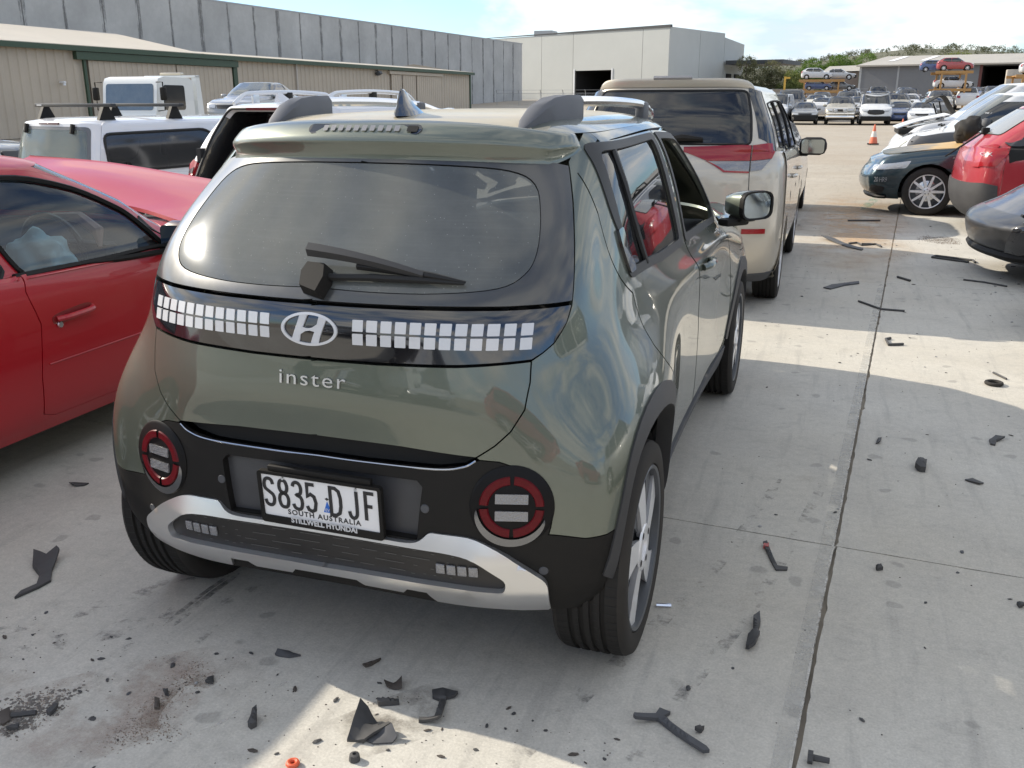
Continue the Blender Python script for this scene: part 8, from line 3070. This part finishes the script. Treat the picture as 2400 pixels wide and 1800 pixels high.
# many small chips: individual things
chip_meshes = []
for k in range(8):
    rr = random.Random(100+k)
    bm = bmesh.new()
    bmesh.ops.create_icosphere(bm, subdivisions=1, radius=1)
    sx, sy, sz = rr.uniform(.6, 1.5), rr.uniform(.4, .9), rr.uniform(.12, .32)
    for v in bm.verts: v.co = Vector((v.co.x*sx*rr.uniform(.6, 1.2), v.co.y*sy*rr.uniform(.6, 1.2), max(0, v.co.z*sz*rr.uniform(.6, 1.2)+sz*.7)))
    me = bpy.data.meshes.new('chip'); bm.to_mesh(me); bm.free()
    me.materials.append((M_DEB, M_DEB, M_DEB2, M_DEB, M_GREYPL, M_DEB2, M_DEB, mat('pale grey chip', (.30, .30, .29), rough=.6))[k])
    chip_meshes.append(me)
def chip(x, y, s, k=None, label='small black plastic chip scattered on the concrete', group='loose plastic chips'):
    o = link('plastic_chip', chip_meshes[r_.choice((0, 1, 2, 3, 3, 4, 5, 6, 7)) if k is None else k])
    o.location = (x, y, 0)
    o.scale = (s, s, s)
    o.rotation_euler = (0, 0, r_.uniform(0, 6.28))
    tag(o, label, 'debris', group)
def free(x, y):
    if -.80 < x < .85 and -.42 < y < 3.4: return False
    if x < -1.7 and y > -1.5: return False
    if -.85 < x < .9 and y > 4.4 and y < 9.1: return False
    return True
k = 0
while k < 150:
    if k < 62: x, y = r_.uniform(-1.15, .9), -.42-abs(r_.gauss(0, .26))
    elif k < 105: x, y = r_.uniform(.9, 2.6), r_.uniform(-.3, 4)
    else: x, y = r_.uniform(.8, 2.9), r_.uniform(3.5, 11)
    if free(x, y) and y > -1.2:
        lb, gr = (('small dark plastic chip in the shade behind the green car', 'plastic chips behind the green car') if y < -.42 and x < .9 else
                  ('small dark plastic chip on the slab right of the green car', 'chips right of the green car') if y < 4 else
                  ('small dark plastic chip lying in the aisle beside the people mover', 'chips in the aisle'))
        chip(x, y, r_.uniform(.004, .0115)*(1+.10*max(0, y)), None, lb, gr)
        k += 1
# fine grit and dirt smears: nobody could count it
def grit(name, polys, n, s0, s1, mt, label, spread=None):
    g_ = np.random.default_rng(len(name)+n)
    m = MB()
    V, F = [], []
    made = 0
    while made < n:
        if polys:
            p = np.array(polys[g_.integers(len(polys))])
            x, y = g_.uniform(p.min(0), p.max(0))
            if not inpoly(np.array([(x, y)]), p)[0]: continue
            x += g_.normal()*.02; y += g_.normal()*.02
        else:
            x, y = spread(g_)
            if not free(x, y): continue
        s = g_.uniform(s0, s1)*(1 if polys else (1+.12*max(0, y)))
        o = len(V)
        a = g_.uniform(0, 6.28)
        for q in range(4):
            V.append((x+s*math.cos(a+q*1.57)*g_.uniform(.5, 1.2), y+s*math.sin(a+q*1.57)*g_.uniform(.4, 1), .0005))
        V.append((x, y, s*g_.uniform(.3, .9)))
        F += [(o, o+1, o+4), (o+1, o+2, o+4), (o+2, o+3, o+4), (o+3, o, o+4)]
        made += 1
    m.add(V, F)
    o = m.build(name, mt, smooth=False)
    tag(o, label, 'grit', kind='stuff')
DIRT = mat('brown grit', (.21, .165, .13), rough=.95, noise=.5, nscale=30)
grit('dirt_smear', [DEB_LINE['dirt2'], DEB_LINE['dirt2'], DEB_LINE['dirt1']], 1700, .0010, .0034, DIRT, 'brown grit smeared over the concrete behind the car')
grit('rubble', [DEB_LINE['dirt1']], 260, .003, .010, mat('grey rubble', (.16, .145, .13), rough=.9, noise=.5, nscale=20), 'grey broken rubble at the left edge')
grit('aisle_dirt', [DEB_LINE['dirt3']], 900, .0022, .0075, DIRT, 'dirt patch on the slab before the slate grey car')
grit('crumbs', None, 1100, .0012, .0040, M_DEB2, 'tiny dark crumbs scattered over the concrete', spread=lambda g_: (g_.uniform(-1.4, 3.0), g_.choice([-.45-abs(g_.normal())*.3, g_.uniform(-.4, 9)])))
# tyre marks: worn film on the slab
def worn(name, col, cover, scale, stretch=(1, 1, 1), rz=0, radial=False):
    m = bpy.data.materials.new(name)
    m.use_nodes = True
    N, L = m.node_tree.nodes, m.node_tree.links
    b = N['Principled BSDF']
    b.inputs['Base Color'].default_value = (*col, 1)
    b.inputs['Roughness'].default_value = .8
    tcn = N.new('ShaderNodeTexCoord')
    mp_ = N.new('ShaderNodeMapping'); mp_.inputs['Scale'].default_value = stretch; mp_.inputs['Rotation'].default_value = (0, 0, rz)
    L.new(tcn.outputs['Object'], mp_.inputs['Vector'])
    t = N.new('ShaderNodeTexNoise'); t.inputs['Scale'].default_value = scale; t.inputs['Detail'].default_value = 7; t.inputs['Roughness'].default_value = .7
    L.new(mp_.outputs[0], t.inputs['Vector'])
    mr = N.new('ShaderNodeMapRange'); mr.inputs['From Min'].default_value = .62-cover*.5; mr.inputs['From Max'].default_value = .85-cover*.4
    mr.inputs['To Max'].default_value = .85
    L.new(t.outputs['Fac'], mr.inputs['Value'])
    fac = mr.outputs['Result']
    if radial:                                            # a stain that thins out towards its rim
        vm = N.new('ShaderNodeVectorMath'); vm.operation = 'SUBTRACT'; vm.inputs[1].default_value = (.5, .5, 0)
        L.new(tcn.outputs['Generated'], vm.inputs[0])
        vs_ = N.new('ShaderNodeVectorMath'); vs_.operation = 'MULTIPLY'; vs_.inputs[1].default_value = (1, 1, 0)
        L.new(vm.outputs[0], vs_.inputs[0])
        ln = N.new('ShaderNodeVectorMath'); ln.operation = 'LENGTH'
        L.new(vs_.outputs[0], ln.inputs[0])
        m2 = N.new('ShaderNodeMapRange'); m2.inputs['From Min'].default_value = .48; m2.inputs['From Max'].default_value = .15
        L.new(ln.outputs['Value'], m2.inputs['Value'])
        mu = N.new('ShaderNodeMath'); mu.operation = 'MULTIPLY'
        L.new(fac, mu.inputs[0]); L.new(m2.outputs['Result'], mu.inputs[1])
        fac = mu.outputs[0]
    L.new(fac, b.inputs['Alpha'])
    return m
TYRE = worn('tyre scuff', (.12, .118, .115), .40, 16)
TYRE2 = worn('faint tyre scuff', (.19, .185, .18), .18, 12)
def ribbon(name, pts, w, mt, z=.0015):
    p = np.array(crspline([tuple(q) for q in pts], 8))
    d = np.gradient(p, axis=0)
    d /= np.linalg.norm(d, axis=1, keepdims=True)
    n = np.stack([-d[:, 1], d[:, 0]], 1)
    K = len(p)
    ww = w/2*np.minimum(1, np.minimum(np.arange(K)+.6, K-np.arange(K)-.4)/2.5)[:, None]
    m = MB()
    m.add([(*q, z) for q in p+n*ww]+[(*q, z) for q in p-n*ww], [(i, i+1, K+i+1, K+i) for i in range(K-1)])
    return m.build(name, mt, ground, smooth=False)
ribbon('tyre_mark', DEB_LINE['skid1'], .017, TYRE)
ribbon('tyre_mark', DEB_LINE['skid2'], .022, TYRE)
for kk in ('skid3', 'skid4', 'skid5'): ribbon('tyre_mark', DEB_LINE[kk], .024, TYRE2)
ribbon('tyre_mark', [(-1.5, -1.1), (-.9, -.62), (-.55, -.2), (-.4, .3)], .10, TYRE2, .0012)
ribbon('tyre_mark', [(-1.5, -.9), (-1.0, -.50), (-.7, -.1)], .07, TYRE2, .0012)
ribbon('tyre_mark', [(.55, -.75), (.72, -.2), (.95, .6), (1.1, 1.4)], .05, TYRE2, .0012)
ribbon('tyre_mark', [(.80, -.8), (.92, -.3), (1.12, .5), (1.35, 1.9)], .04, TYRE2, .0012)
CRK = worn('chalky crack', (.60, .58, .54), .30, 20)
ribbon('chalk_line', DEB_LINE['crack'], .010, CRK)
# sealant strip along the near side of the long joint
SEAL = worn('grey sealant', (.52, .505, .46),   .45, 5)
a_ = [slab_xy(-.030, b) for b in np.linspace(-4.1, 6.6, 30)]
ribbon('sealant_strip', a_, .045, SEAL, .0016)
EDG = worn('pale sealant edge', (.62, .60, .55), .45, 18)
a_ = [slab_xy(-.008, b) for b in np.linspace(-4.1, 6.6, 40)]
ribbon('sealant_edge', a_, .007, EDG, .0022)
def stain(poly, mt, z=.0012):
    m = MB()
    c = np.mean(poly, 0)
    p = crspline([tuple(q) for q in poly], 4, True)
    m.add([(*q, z) for q in p], [tuple(range(len(p)))])
    m.build('dirt_stain', mt, ground, smooth=False)
RUST = worn('brown dirt film', (.24, .175, .13), .42, 7, radial=True)
GREYD = worn('grey dirt film', (.21, .19, .165), .40, 9, radial=True)
stain(DEB_LINE['dirt2'], RUST)
stain([(x-.02, y-.05) for x, y in DEB_LINE['dirt1']], GREYD)
stain(DEB_LINE['dirt3'], GREYD)
stain([(.7, 6.2), (2.0, 6.2), (2.3, 10), (2.2, 14.6), (1.2, 15), (.8, 10)], worn('orange dust', (.50, .34, .20), .48, 1.6, radial=True), .0011)
stain([(-.9, -.95), (-.3, -.35), (-.05, -.45), (-.5, -1.05)], worn('tan dust', (.38, .29, .24), .36, 3, radial=True), .0010)
stain([(.05, -.70), (.32, -.35), (.42, -.5), (.2, -.75)], GREYD, .0010)
# faded paint marks in the aisle
ribbon('painted_mark', [(1.62, 12.1), (1.95, 14.6)], .14, worn('faded green paint', (.20, .36, .26), .35, 6), .0018)
ribbon('painted_mark', [(1.0, 9.8), (1.18, 10.6), (1.16, 11.8)], .05, worn('faded white paint', (.7, .69, .66), .3, 6), .0018)

# dark weathering along the joints of the tilt-up wall
WST = worn('joint weathering', (.20, .20, .198), .45, 2.2, (1, 1, .35))
tb = next(o for o in bpy.data.objects if o.get('category') == 'building' and o.name == 'concrete_building')
_p, _d, _e = np.array((-36.9, 113.5)), -dirv(4.35), dirv(94.35)
for k in range(1, 33):
    c = _p + _d*(2.9*k) + _e*.010
    w_ = .34 + .12*math.sin(k*2.3)
    a, b = c - _d*w_/2, c + _d*w_/2
    m = MB()
    m.add([(*a, .05), (*b, .05), (*b, 8.2), (*a, 8.2)], [(0, 1, 2, 3)])
    o = m.build('joint_stain', WST, tb, smooth=False)
    o.matrix_parent_inverse = Matrix.Translation((40, -70, 0))
